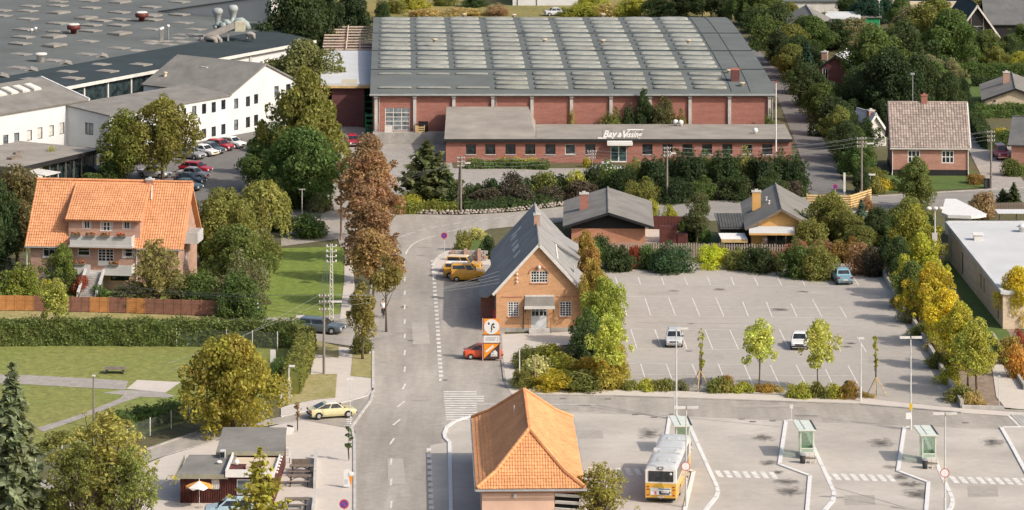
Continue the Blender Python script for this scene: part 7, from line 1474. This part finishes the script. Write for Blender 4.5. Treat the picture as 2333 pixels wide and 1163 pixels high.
def plant(kind, px, base, w, top, col, label, cat=None, group=None, z=0, rz=None, var=None, name=None):
    vs = KIND[kind]; i = USED.get(kind,0); USED[kind] = i+1; cm, tm, R, H_, z0 = vs[(i if var is None else var) % len(vs)]
    p = G(px, base, z); s = p.y/F; h = max(.35, HC-(top-YH)*s - z); sx = w*s/2/R; sz = h/H_; sc_ = (sx*random.uniform(.95,1.05), sx*random.uniform(.95,1.05), sz)
    c = C_[col] if isinstance(col, str) else tuple(v*1.42 for v in col); k = random.uniform(.9,1.12); c4 = (c[0]*k*random.uniform(.94,1.06), c[1]*k, c[2]*k, 1); rz = random.uniform(0,6.28) if rz is None else rz
    shrub = tm is None; cat = cat or ('shrub' if shrub else 'tree')
    nm = name or {'spruce':'spruce_tree','cedar':'cedar_tree','larch':'larch_tree','pine':'pine_tree','cypress':'cypress_tree','young':'young_tree','willow':'willow_tree','flower':'flower_clump','low':'ground_cover','street':'street_tree'}.get(kind, 'shrub' if shrub else 'tree')
    if shrub:
        o = link(nm, cm, None, p, rz, sc_); o.color = c4; return tag(o, label, cat, group)
    t = thing(nm, label, cat, p, rz, group); a = link('crown', cm, t, None, 0, sc_); a.color = c4; b = link('trunk', tm, t, None, 0, (min(sc_[0],sc_[2]*1.1),)*2+(sz,)); return t
LM = [('the warehouse chimney',1678,150),('the warehouse roof corner',1700,110),('the broad grey roof',1850,60),('the red cottage',1890,150),('the far white shed',1240,10),('the A frame house',2225,45),('the running grey roof',2295,60),('the yellow bungalow',2280,215),('the aerial mast',2087,205),('the pink brick house',2110,320),('the white roofed house',1975,290),('the side road sign',1903,430),('the pole at the side road corner',1963,380),('the flagpole',1768,330),('the tall pole with street light',1520,400),('the thin metal pole',1350,400),('the twin pole',1050,430),('the glazed office entrance',1408,350),('the ochre house',1770,470),('the bungalow',1380,470),('the pole with stacked insulators',2033,58),('the slim white pole',2003,30),('the tall white hall',560,40),('the clipped garden hedge',2200,165),('the flat shed',1960,50),('the back house',2070,10),('the slate house',2310,330)]
SEEN = {}
CW = dict(dark='dark green',deep='very dark',green='green',olive='olive',mid='mid green',grey='greyish',yg='yellow green',teal='blue green',tan='tan',rose='brownish',purple='purple leaved')
def auto_label(px, b, w, top, col, noun):
    h = hgt(b, top); cy = (b+top)/2; ds = sorted((math.hypot(px-x, (cy-y)*1.5), n_, x, y) for n_, x, y in LM); sz = ('tall ' if h > 6.5 else '' if h > 3 else 'low ') + ('broad ' if w*mpp(b) > 6.5 else '')
    def rel(d): return ('behind' if cy < d[3]-25 else 'before') if abs(px-d[2]) < 22 else ('left of' if px < d[2] else 'right of') if abs(cy-d[3]) < 30 else ('behind and left of' if px < d[2] else 'behind and right of') if cy < d[3] else ('below and left of' if px < d[2] else 'below and right of')
    base = f"{sz}{CW.get(col,'green')} {noun} {rel(ds[0])} {ds[0][1]}"
    for cand in (base, base+f", toward {ds[1][1]}", base+f", on the side of {ds[2][1]}", f"{sz}{CW.get(col,'green')} {noun} between {ds[0][1]} and {ds[1][1]}", f"{sz}{CW.get(col,'green')} {noun} between {ds[0][1]} and {ds[2][1]}", f"{sz}{CW.get(col,'green')} {noun} between {ds[1][1]} and {ds[2][1]}"):
        if cand not in SEEN and len(cand.split()) <= 16: SEEN[cand] = 1; return cand
    return base
def hedge(pts, w, h, col, label, dens=52, size=.17, name='hedge', top_noise=.3):
    P = [G(*p) for p in pts]; A = []; N = []; core = MB(); o0 = P[0].copy()
    for a, b in zip(P, P[1:]):
        d = b-a; L_ = d.length; tt_ = d/L_; nn = Vector((-tt_.y,tt_.x,0)); n_ = int(L_*(w+2*h)*dens)
        u_ = RN.rand(n_)*L_; sd = RN.rand(n_)*(w+2*h); x = np.where(sd < h, -w/2, np.where(sd < h+w, sd-h-w/2, w/2)); z = np.where(sd < h, sd, np.where(sd < h+w, h, sd-h-w))
        z = z+np.where((sd >= h)&(sd < h+w), RN.normal(size=n_)*top_noise*.5+np.sin(u_*1.7)*top_noise*.5, 0); x = x+RN.normal(size=n_)*.07+np.sin(u_*2.3+z*2)*.07
        pos = np.array([(a.x-o0.x,a.y-o0.y,0)])+u_[:,None]*np.array([tuple(tt_)])+x[:,None]*np.array([tuple(nn)])+np.stack([0*z,0*z,z],1); A.append(pos)
        nr = np.where((sd < h)[:,None], -np.array([tuple(nn)]), np.where((sd < h+w)[:,None], np.array([[0,0,1.]]), np.array([tuple(nn)]))); N.append(nr*.8+sph(n_)*.7+np.array([0,0,.2]))
        e = nn*(w*.5-.12); core.prism([(v.x-o0.x,v.y-o0.y) for v in (a-e,b-e,b+e,a+e)],.02,h-.14)
    me = leaves(name, np.vstack(A), np.vstack(N), size, core); o = link(name, me, None, o0); c = C_[col] if isinstance(col,str) else tuple(v*1.3 for v in col); o.color = (*c,1); return tag(o, label, 'hedge')
# -- hedges
hedge([(-40,786),(120,784),(300,785),(450,786),(640,789),(690,791)], 1.9, 2.25, 'mid', 'long clipped hedge between the grass strip and the park lawn', 55)
hedge([(700,800),(690,832),(676,868),(664,900)], 1.5, 2.2, 'olive', 'hedge end turning down beside the pavement')
hedge([(240,993),(300,975),(370,962),(415,950)], 2.2, 1.3, 'green', 'dark low hedge behind the curved mesh fence')
hedge([(900,486),(970,484),(1045,484)], 2.2, 1.0, (.12,.125,.03), 'low yellow green hedge under the conifer by the stone wall'); hedge([(1052,482),(1150,478),(1262,464)], 3, .9, 'dark', 'low dark hedge behind the boulder wall')
hedge([(1062,384),(1150,383),(1250,386)], 1.6, .8, 'green', 'low bed of green plants beneath the office windows')
hedge([(2218,268),(2340,266)], 1.6, 1.6, 'green', 'clipped hedge in front of the yellow bungalow'); hedge([(2216,282),(2245,330),(2262,342)], 1.6, 1.7, 'dark', 'dark hedge along the right side of the driveway')
hedge([(2090,172),(2200,176),(2340,178)], 2.4, 1.8, 'green', 'clipped hedge across the gardens behind the pink brick house'); hedge([(2215,195),(2340,199)], 2.0, 1.2, 'dark', 'darker hedge row behind the yellow bungalow')
# -- top left and middle belt
plant('full',675,170,155,-25,'dark','big dark tree beside the tall white hall'); plant('broad',735,150,110,-10,'deep','dark tree behind the open rafters'); plant('full',800,105,110,-10,'deep','dark tree touching the warehouse roof corner'); plant('bush',760,110,60,70,'yg','yellow green bush behind the open rafters'); plant('tall',640,100,70,-20,'dark','narrow dark tree at the end of the white hall')
plant('full',690,262,185,100,(.085,.088,.04),'olive grey cedar spreading over the hall end'); plant('bigbush',650,190,90,110,'olive','olive bush before the duct roof')
plant('full',696,440,205,180,'oliv2','huge olive green tree in the middle of the factory front'); plant('full',700,478,185,300,'green','darker green tree in front of the huge olive tree'); plant('full',620,400,110,290,'dark','dark tree at the corner of the white office block'); plant('tall',735,460,85,330,'dark','dark narrow tree beside the yard entrance')
plant('full',600,440,130,325,(.065,.09,.03),'bushy green tree at the edge of the factory yard'); plant('bigbush',660,470,110,400,'green','green bush under the huge olive tree'); plant('bigbush',640,340,60,290,'green','small green bush by the end of the car row'); plant('bush',585,345,50,318,'green','low green bush on the grass by the white office block'); plant('bush',742,480,34,440,'purple','dark red bush at the yard entrance'); plant('bush',722,484,50,440,'grey','olive grey bush beside the dark red one')
plant('pine',972,462,150,322,(.07,.075,.035),'spiky olive conifer between driveway and forecourt'); plant('pine',1010,465,70,380,'dark','smaller dark conifer right of the spiky one'); plant('bush',935,478,80,448,'yg','yellow green bush under the spiky conifer')
for px, b, w, tp, lb in ((838,500,120,314,'farthest brown leaved street tree by the loading yard'),(842,552,140,352,'second brown street tree from the far end'),(842,600,140,405,'third brown street tree from the far end, above the road bend'),(846,648,135,465,'brown street tree level with the lawn'),(850,702,135,530,'brown street tree before the cyclist'),(880,757,84,590,'slender brown tree with thin dark trunk at the road edge'),(826,820,105,655,'nearest brown green street tree on the grass verge')):
    plant('lanky' if px == 880 else 'street',px,b,w*.98,tp,'brown' if b < 660 else ((.17,.115,.062) if b < 720 else (.14,.115,.045)),lb)
plant('bush',824,806,50,758,'olive','leafy shoots around the nearest street tree trunk')
# -- villa garden
plant('broad',40,600,170,395,(.1,.085,.045),'brownish green tree left of the villa'); plant('full',-5,640,120,430,'dark','dark tree at the left edge beside the villa'); plant('full',50,560,120,420,'olive','olive tree behind the villa corner'); plant('bigbush',48,688,105,610,(.12,.13,.03),'yellow green bush at the left end of the panel fence'); plant('bigbush',110,650,60,570,'green','green bush beneath the left villa window')
plant('full',142,668,84,566,(.1,.125,.035),'round trimmed green tree before the villa'); plant('feather',352,706,120,552,(.15,.135,.06),'birch with pale trunk in front of the villa'); plant('feather',300,705,100,645,'grey','thin grey green shrub tree by the villa steps',var=1); plant('feather',402,702,95,618,(.13,.12,.055),'second loose birch right of the pale trunk'); plant('bush',430,700,90,640,'olive','olive bush at the villa corner'); plant('bush',265,700,70,665,'green','green bush right of the villa steps'); plant('bigbush',455,705,100,625,'green','dense bush before the right end of the panel fence')
plant('young',126,780,82,640,(.19,.19,.06),'pale green tree growing out of the hedge'); plant('bush',112,690,40,640,'yg','round yellow green bush behind the pale tree'); plant('bush',185,672,46,632,'red','red flowering bush by the villa steps'); plant('bush',225,676,40,650,'green','low bush at the foot of the villa steps'); plant('bush',80,668,60,640,'grey','grey bush at the villa basement')
plant('willow',600,560,125,412,(.16,.15,.05),'weeping tree with pale trunk by the yard'); plant('broad',510,610,170,440,'olive','broad olive tree right of the villa'); plant('full',545,660,150,520,(.075,.09,.03),'green tree above the lawn edge'); plant('bigbush',560,700,120,590,(.1,.095,.055),'greyish bush at the lawn edge'); plant('bigbush',545,722,110,628,'green','dark green bush at the end of the panel fence'); plant('full',470,600,80,500,'dark','dark tree against the villa gable'); plant('bush',515,722,46,704,'lime','small lime green bush beside the grey post'); plant('bigbush',605,610,80,540,'olive','olive bush overhanging the lawn'); plant('bush',700,540,100,490,'green','bush on the lawn by the yard corner'); plant('bush',640,525,80,470,'dark','dark bush below the weeping tree')
# -- factory yard trees
plant('broad',370,412,150,232,'oliv2','large olive tree in the factory yard hiding the white wall'); plant('broad',285,412,130,262,(.105,.11,.03),'left half of the factory yard trees, rounder crown'); plant('bigbush',255,412,80,350,'green','green bush below the factory yard trees'); plant('bigbush',115,408,80,348,'yg','yellow green bush by the pavilion canopy'); plant('bush',205,425,60,395,'green','low bush beside the pavilion')
# -- park
plant('full',530,992,216,776,(.165,.145,.036),'golden green round tree at the end of the park lawn'); plant('bigbush',640,880,60,820,'green','green bush behind the golden tree'); plant('bush',440,950,90,915,'olive','olive bush at the left foot of the golden tree'); plant('bush',330,968,70,930,'dark','dark bush behind the mesh fence'); plant('bush',265,985,80,940,'green','light green bush left of the dark bush'); plant('bush',130,1035,110,990,'olive','olive bush behind the left end of the mesh fence')
plant('spruce',28,1210,185,822,(.1,.115,.075),'tall spruce at the bottom left corner',var=0); plant('feather',235,1200,215,950,(.19,.175,.06),'sparse olive tree at the bottom left',var=0); plant('feather',180,1215,140,1020,'olive','second sparse tree beside the spruce',var=1); plant('feather',300,1215,120,1030,(.14,.145,.05),'third sparse tree left of the kiosk',var=1); plant('bush',110,1190,120,1120,'yg','yellow green bush at the foot of the spruce'); plant('larch',592,1218,170,1020,(.15,.14,.032),'golden green larch with drooping boughs before the kiosk')
plant('sapling',795,1052,17,972,'green','slim staked sapling on the pavement',name='sapling'); plant('sapling',678,985,16,918,'rose','bare brown sapling by the kiosk sign',name='sapling'); plant('twiggy',648,905,14,890,'tan','dry stalk on the grass verge')
# -- centre
plant('column' if 'column' in KIND else 'tall',1342,705,62,545,(.17,.115,.045),'rust coloured climber hedge along the gable house'); plant('tall',1330,640,50,530,(.16,.115,.03),'brown green hedge behind the dormer of the gable house'); plant('tall',1350,760,60,600,(.18,.135,.04),'second rust coloured hedge near the parking lot'); plant('broad',1378,790,100,640,(.16,.18,.045),'yellow green maple right of the gable house'); plant('full',1338,805,78,712,'green','dark green bush tree at the gable house corner'); plant('young',1394,886,88,725,(.2,.22,.06),'staked yellow green tree at the parking lot corner'); plant('bigbush',1395,800,60,730,(.2,.2,.05),'yellow green bush under the maple'); plant('bigbush',1340,850,110,745,'dark','dark hollow bush below the maple')
for i, (px, b, w, tp, c, lb) in enumerate(((1200,838,70,793,'olive','olive bush at the left of the shrub bed'),(1250,845,90,790,(.15,.14,.03),'yellow olive bush in the shrub bed'),(1225,875,90,815,'pale','pale flowering bush in the shrub bed'),(1190,885,60,845,'olive','small olive bush by the white post'),(1290,870,100,815,'yg','yellow green bush in the middle of the shrub bed'),(1345,872,110,815,(.22,.165,.04),'orange tinted bush in the shrub bed'),(1260,887,120,850,(.24,.2,.03),'yellow edging shrub along the pavement'),(1330,888,110,850,'olive','olive edging shrub along the pavement'),(1390,886,70,835,(.2,.16,.04),'rust edging shrub at the staked tree'),(1405,860,60,780,(.19,.17,.035),'tall yellow shrub at the parking lot corner'),(1375,840,80,770,'olive','olive shrub behind the staked tree'))):
    plant('bush' if i % 3 else 'bigbush',px,b,w,tp,c,lb)
for i, (px, w, tp, c) in enumerate(((1435,44,868,'olive'),(1470,60,866,'yg'),(1510,70,866,'olive'),(1548,46,868,'grey'),(1640,70,862,'olive'),(1652,40,858,'orange'),(1690,60,872,'yg'),(1745,50,876,'orange'),(1770,40,880,'tan'),(1825,60,876,'yg'),(1862,60,874,'olive'),(1905,70,878,'yg'),(1932,60,870,'rust'),(1975,40,896,'tan'))):
    plant('low' if i not in (5,12) else 'bush',px,889 if px < 1600 else (893 if px < 1800 else 906),w,tp,c,['olive clump at the left end of the parking lot edging','yellow green clump right of the staked corner tree','olive clump left of the tall lamp post','grey green clump at the tall lamp post','olive clump beside the bare staked sapling','orange bush in the parking lot edging','yellow green clump right of the orange bush','orange clump at the foot of the left young tree','dry clump right of the left young tree','yellow green clump left of the right young tree','olive clump under the right young tree','yellow green clump right of the right young tree','rust bush near the slim lamp post','dry clump at the far end of the edging'][i])
plant('cypress',1930,893,26,868,'dark','tiny dark cypress in the rust bush')
plant('young',1730,890,100,733,(.28,.275,.095),'left bright green young tree at the parking lot edge',var=0); plant('young',1863,893,80,733,(.265,.26,.09),'right bright green young tree at the parking lot edge',var=1)
plant('sapling',1597,886,15,757,'yg','bare sapling with three stakes in the middle of the edging',name='sapling'); plant('sapling',1995,902,15,768,'yg','bare sapling with stakes at the right end of the edging',name='sapling')
for px, b, lb in ((1390,886,'stake tripod around the corner tree'),(1594,888,'stake tripod around the middle bare sapling'),(1996,904,'stake tripod around the right bare sapling')):
    p = G(px,b); t = thing('tree_stakes', lb, 'stakes', p)
    for a in (.3,2.4,4.5): q = MB(); q.tube([(1.0*math.cos(a),.9*math.sin(a),0),(.06*math.cos(a),.06*math.sin(a),1.7)],.045,5); q.build('stake', WOODY, t)
    q = MB(); q.tube([(0,0,0),(.03,0,3.2)],.04,5); q.build('stem', BARK, t)
# -- shrubs before and behind the picket fence
for i, (px, b, w, tp, c, lb) in enumerate(((1350,612,50,545,'green','green bush at the left end of the picket fence'),(1375,605,60,540,'dark','dark bush hiding the first pickets'),(1415,618,70,562,'dark','dark bush left of the reddish one'),(1442,612,50,565,'red','small reddish brown bush before the pickets'),(1480,612,70,565,'green','green bush right of the reddish one'),(1535,620,105,560,(.04,.065,.035),'wide blue green bush before the pickets'),(1622,610,80,562,(.24,.25,.03),'bright lime bush before the pickets'),(1680,612,80,570,'olive','olive bush right of the lime bush'),(1730,620,90,565,'dark','dark green bush before the pickets at the ochre house'),(1770,618,50,575,'brown','brown bush before the pickets'),(1820,632,90,555,'green','green part of the creeper at the right of the pickets'),(1815,600,80,552,'pinky','crimson creeper over the pickets'),(1865,635,90,560,'olive','olive creeper bush left of the blue saloon'),(1880,600,90,552,'brown','brown creeper over the fence'),(1930,605,90,550,'rust','rust creeper over the fence behind the blue saloon'),(1965,625,70,560,'brown','brown bush right of the blue saloon'),(1990,630,50,565,'purple','purple dark bush at the wall corner'),(2020,600,70,540,'dark','dark bush at the end of the fence'))):
    plant('bigbush' if w > 75 else 'bush',px,b,w,tp,c,lb)
plant('tall',1588,556,60,442,(.075,.08,.04),'olive grey tree in the bungalow garden'); plant('cypress',1570,550,30,500,'dark','dark narrow shrub in the bungalow garden'); plant('bush',1560,525,34,500,'green','small round bush behind the dark board fence'); plant('bush',1480,500,40,458,'yg','yellow green bush behind the bungalow roof'); plant('bush',1530,502,40,470,'yg','yellow green bush on the verge behind the bungalow'); plant('bush',1555,548,34,525,'grey','grey bush in the bungalow garden'); plant('bush',1600,552,40,505,'green','green bush at the annex corner')
plant('full',1895,560,120,448,'olive','olive birch in front of the log fence'); plant('loose',1895,558,60,440,(.13,.13,.05),'slender birch rising above the log fence'); plant('bush',1800,560,80,490,'grey','grey green bush at the ochre house gable'); plant('spruce',1962,550,60,455,'blue','blue spruce beside the log fence'); plant('full',1930,570,80,490,'olive','olive bush tree left of the blue spruce'); plant('full',2005,575,90,478,'dark','dark tree right of the blue spruce'); plant('bigbush',1850,575,90,505,'olive','olive bush below the ochre house roof'); plant('full',2050,590,80,490,'green','green tree behind the yellow row'); plant('cypress',1828,448,26,424,'green','tiny green cypress at the log fence'); plant('bush',1975,480,40,455,'brown','brown bush at the log fence end'); plant('full',1960,590,90,520,'olive','low olive tree behind the creeper'); plant('bigbush',1640,600,50,560,'olive','low bush at the pickets by the annex'); plant('bush',1108,590,0.1+40,540,'dark','small dark tree on the lawn behind the garden wall'); plant('bush',1056,572,44,528,'olive','olive garden bush behind the yellow vans'); plant('bush',1085,545,50,520,'pale','pale flowering bush behind the yellow vans')
# -- yellow row at the right
for i, (px, b, w, tp, c, lb) in enumerate(((2088,478,92,368,'mid','dark green tree before the pink house lawn'),(2075,560,110,455,'olive','olive tree at the top of the yellow row'),(2085,620,125,480,(.15,.15,.035),'yellow olive tree behind the old street lamp'),(2050,640,80,545,'dark','dark bush tree left of the yellow row'),(2100,680,125,545,(.2,.19,.035),'third tree in the yellow row'),(2075,705,90,600,'mid','green tree in the shade of the yellow row'),(2120,740,120,610,'gold','golden tree in the middle of the yellow row'),(2150,790,115,665,'yell','brightest yellow tree in the row'),(2185,845,110,700,(.24,.21,.04),'yellow green tree below the brightest one'),(2225,905,95,735,(.2,.2,.05),'young yellow green tree near the street corner'),(2205,880,100,760,(.17,.18,.045),'young green tree left of the last one'),(2318,745,90,615,'yell','yellow tree against the buff brick hall'),(2120,600,50,500,'dark','dark ivy tree behind the old street lamp'))):
    plant('full' if i not in (9,10) else 'street',px,b,w,tp,c,lb)
for i, (px, b, w, tp, c, lb) in enumerate(((2060,700,70,665,'tan','dry bush at the top of the planting bed'),(2075,735,60,700,'grey','grey bush beside the wall gap'),(2100,770,60,740,'olive','olive bush in the planting bed'),(2130,800,50,770,'tan','tan bush in the planting bed'),(2140,840,70,805,'olive','olive bush at the lower wall'),(2165,875,60,840,'yg','yellow green bush at the lower wall'),(2185,915,70,880,'olive','olive bush at the street end of the bed'),(2215,925,60,895,'tan','tan bush at the street end of the bed'),(2300,830,60,770,(.19,.13,.05),'rust hedge at the right edge'),(2322,860,60,790,(.24,.14,.045),'orange hedge at the right edge'),(2325,790,40,755,'red','red bush at the corner of the buff brick hall'),(2240,500,60,440,'rose','brown feathery bush behind the white canopy'),(2225,480,40,445,'rose','smaller brown bush behind the white canopy'))):
    plant('bush',px,b,w,tp,c,lb)
plant('spruce',2310,482,50,415,'dark','dark conifer behind the board fence at right'); plant('pine',2285,478,45,430,'dark','small conifer behind the board fence at right')
# -- in front of the office wing
rowc = ['dark','deep','green','dark','olive','deep']
for i, (px, b, w, tp) in enumerate(((1085,458,70,420),(1120,460,60,412),(1160,458,70,398),(1195,456,60,408),(1235,455,70,395),(1275,452,70,404),(1310,450,70,392),(1350,445,70,380),(1385,440,90,375),(1420,448,80,385),(1450,440,90,372),(1490,448,90,365),(1530,440,95,355),(1575,446,95,352),(1615,440,90,358),(1655,446,95,350),(1700,440,90,352),(1735,446,90,360),(1775,440,80,352),(1812,444,70,360),(1600,455,80,410),(1680,456,90,405),(1460,460,90,412),(1540,462,80,410),(1755,456,80,400))):
    plant('bigbush' if px > 1330 else 'bush',px,b,w,tp,(cc := rowc[i % 6] if i % 4 != 2 or px > 1350 else ['yg','olive','purple'][i % 3]),auto_label(px,b,w,tp,cc,'shrub'),'shrub','shrubs in the belt before the office wing')
for i, (px, b, w, tp) in enumerate(((1105,470,80,432),(1180,468,90,425),(1255,462,80,425),(1330,460,80,415),(1640,452,80,420),(1720,450,80,418),(1800,452,60,415))): plant('bush',px,b,w,tp,'purple',auto_label(px,b,w,tp,'purple','shrub'),'shrub','purple shrubs in the belt')
for i, (px, w) in enumerate(((1085,40),(1145,50),(1180,60),(1215,44),(1335,22))): plant('flower',px,380,w,361,'flowery',['yellow flower clump left under the office windows','second yellow flower clump under the office windows','widest yellow flower clump under the office windows','fourth yellow flower clump under the office windows','small yellow flower clump left of the entrance'][i])
for px, b, w, tp, c, lb in ((1465,326,46,210,'dark','dark evergreen growing between warehouse and office wing'),(1510,327,80,232,(.07,.07,.035),'brown green shrub right of the dark evergreen'),(1395,327,70,258,'olive','olive shrub left of the dark evergreen'),(1435,326,50,250,'dark','dark shrub beside the dark evergreen'),(1545,327,50,262,'olive','small olive shrub right of the brown green one'),(1303,327,22,255,'tan','dry climber on a warehouse column'),(1752,330,26,262,'green','green climber at the warehouse corner')):
    d = 491.5; o = plant('tall' if w < 50 and tp < 215 else 'bigbush',px,YH+F*HC/d,w,tp,c,lb)
# -- right hand belt along the side road and the gardens
BL_ = [(1716,75,70,20),(1742,110,80,40),(1770,150,80,75),(1800,180,80,105),(1832,215,80,140),(1850,245,90,165),(1876,280,90,195),(1894,310,90,225),(1912,340,90,250),(1926,368,84,280),(1942,392,80,305),(1960,410,80,330),(1966,440,56,385),(1990,420,70,385),(1925,330,80,240),(1890,270,90,190),(1850,240,80,185),(1840,180,90,110),(1800,140,90,60),(1768,95,100,10),(1975,345,60,275),(1950,360,70,290)]
for i, (px, b, w, tp) in enumerate(BL_): plant(['full','bigbush','full'][i % 3],px,b,w,tp,['dark','green','deep','olive','dark'][i % 5],auto_label(px,b,w,tp,['dark','green','deep','olive','dark'][i % 5],'tree'),'tree','trees along the side road',name='tree')
TG = 'trees in the back gardens'
GT = [(1990,275,150,148,'dark'),(2030,290,170,125,'deep'),(2090,270,120,130,'dark'),(1990,215,150,70,'green'),(2060,200,160,60,'dark'),(2130,250,90,150,'green'),(2160,290,70,170,'dark'),(2105,150,140,20,'olive'),(2160,165,120,30,'green'),(2200,150,100,60,'dark'),(2250,150,100,75,'mid'),(2300,150,80,85,'dark'),(2330,120,70,60,'green'),(1905,112,110,50,'dark'),(1850,120,110,40,'green'),(1950,110,110,45,'grey'),(2000,130,100,70,'grey'),(1820,165,100,85,'dark'),(2080,110,110,20,'grey'),(2130,95,110,-10,'olive'),(2190,120,70,65,'olive'),(1740,60,110,-20,'mid'),(1800,70,60,10,'olive'),(1965,250,90,170,'dark'),(2120,210,80,130,'grey'),(2270,165,70,110,'olive'),(2320,165,60,120,'yg'),(2010,300,60,230,'deep'),(2170,215,60,140,'grey'),(1945,290,70,230,'dark'),(2190,260,50,180,'deep'),(1945,232,80,165,'deep'),(2040,130,90,60,'grey'),(2230,60,90,-15,'olive'),(2290,50,90,-20,'dark'),(2330,45,60,-20,'olive'),(1975,60,80,-5,'teal'),(2010,55,80,-15,'teal'),(2050,80,70,0,'green'),(1930,40,60,-10,'dark'),(1690,55,70,-15,'green'),(1650,45,80,-15,'dark'),(1600,42,80,-15,'dark'),(1550,42,80,-10,'deep'),(1500,40,80,-5,'dark'),(1450,38,60,-5,'yg')]
for i, (px, b, w, tp, c) in enumerate(GT): plant('full' if i % 3 else 'broad',px,b,w,tp,c,auto_label(px,b,w,tp,c,'tree'),'tree',TG,name='tree')
plant('spruce',1838,190,60,95,'teal','blue green spruce left of the red cottage'); plant('bush',1876,60,40,30,'olive','bush between the far sheds'); plant('bush',2275,320,50,295,'flowery','yellow flowering bush by the driveway'); plant('bush',2300,330,60,300,'green','green garden bush by the slate house'); plant('bush',2310,400,60,365,'mid','bush at the right edge beside the driveway'); plant('bush',2075,436,70,408,'green','bush by the pole in the pink house garden'); plant('flower',2015,432,60,410,'flowery','yellow flowers by the name board'); plant('bush',2225,418,50,398,'rust','rust coloured bush at the lawn corner'); plant('bush',2085,402,60,372,'olive','olive bush under the left window of the pink house'); plant('bush',1985,440,60,405,'olive','low olive bush under the name board')
# -- meadow bushes
for i, (px, b, w, tp, c) in enumerate(((900,30,60,0,'olive'),(940,20,70,-15,'yg'),(1010,12,60,-12,'olive'),(1080,16,60,-10,'dark'),(1060,34,90,20,'tan'),(1130,36,60,12,'rose'),(1330,36,90,10,'yg'),(1380,36,80,12,'tan'),(1430,36,70,5,'yg'),(870,50,40,5,'dark'),(970,36,80,20,'tan'),(1290,36,50,20,'olive'),(1340,10,80,-20,'yg'))): plant('bigbush' if c != 'tan' else 'bush',px,b,w,tp,c,auto_label(px,b,w,tp,c,'bush'),'shrub','wild bushes in the meadow')
# -- bottom right tree before the station building
plant('feather',1365,1210,120,1062,(.17,.15,.045),'weeping yellow olive tree beside the orange tiled building')
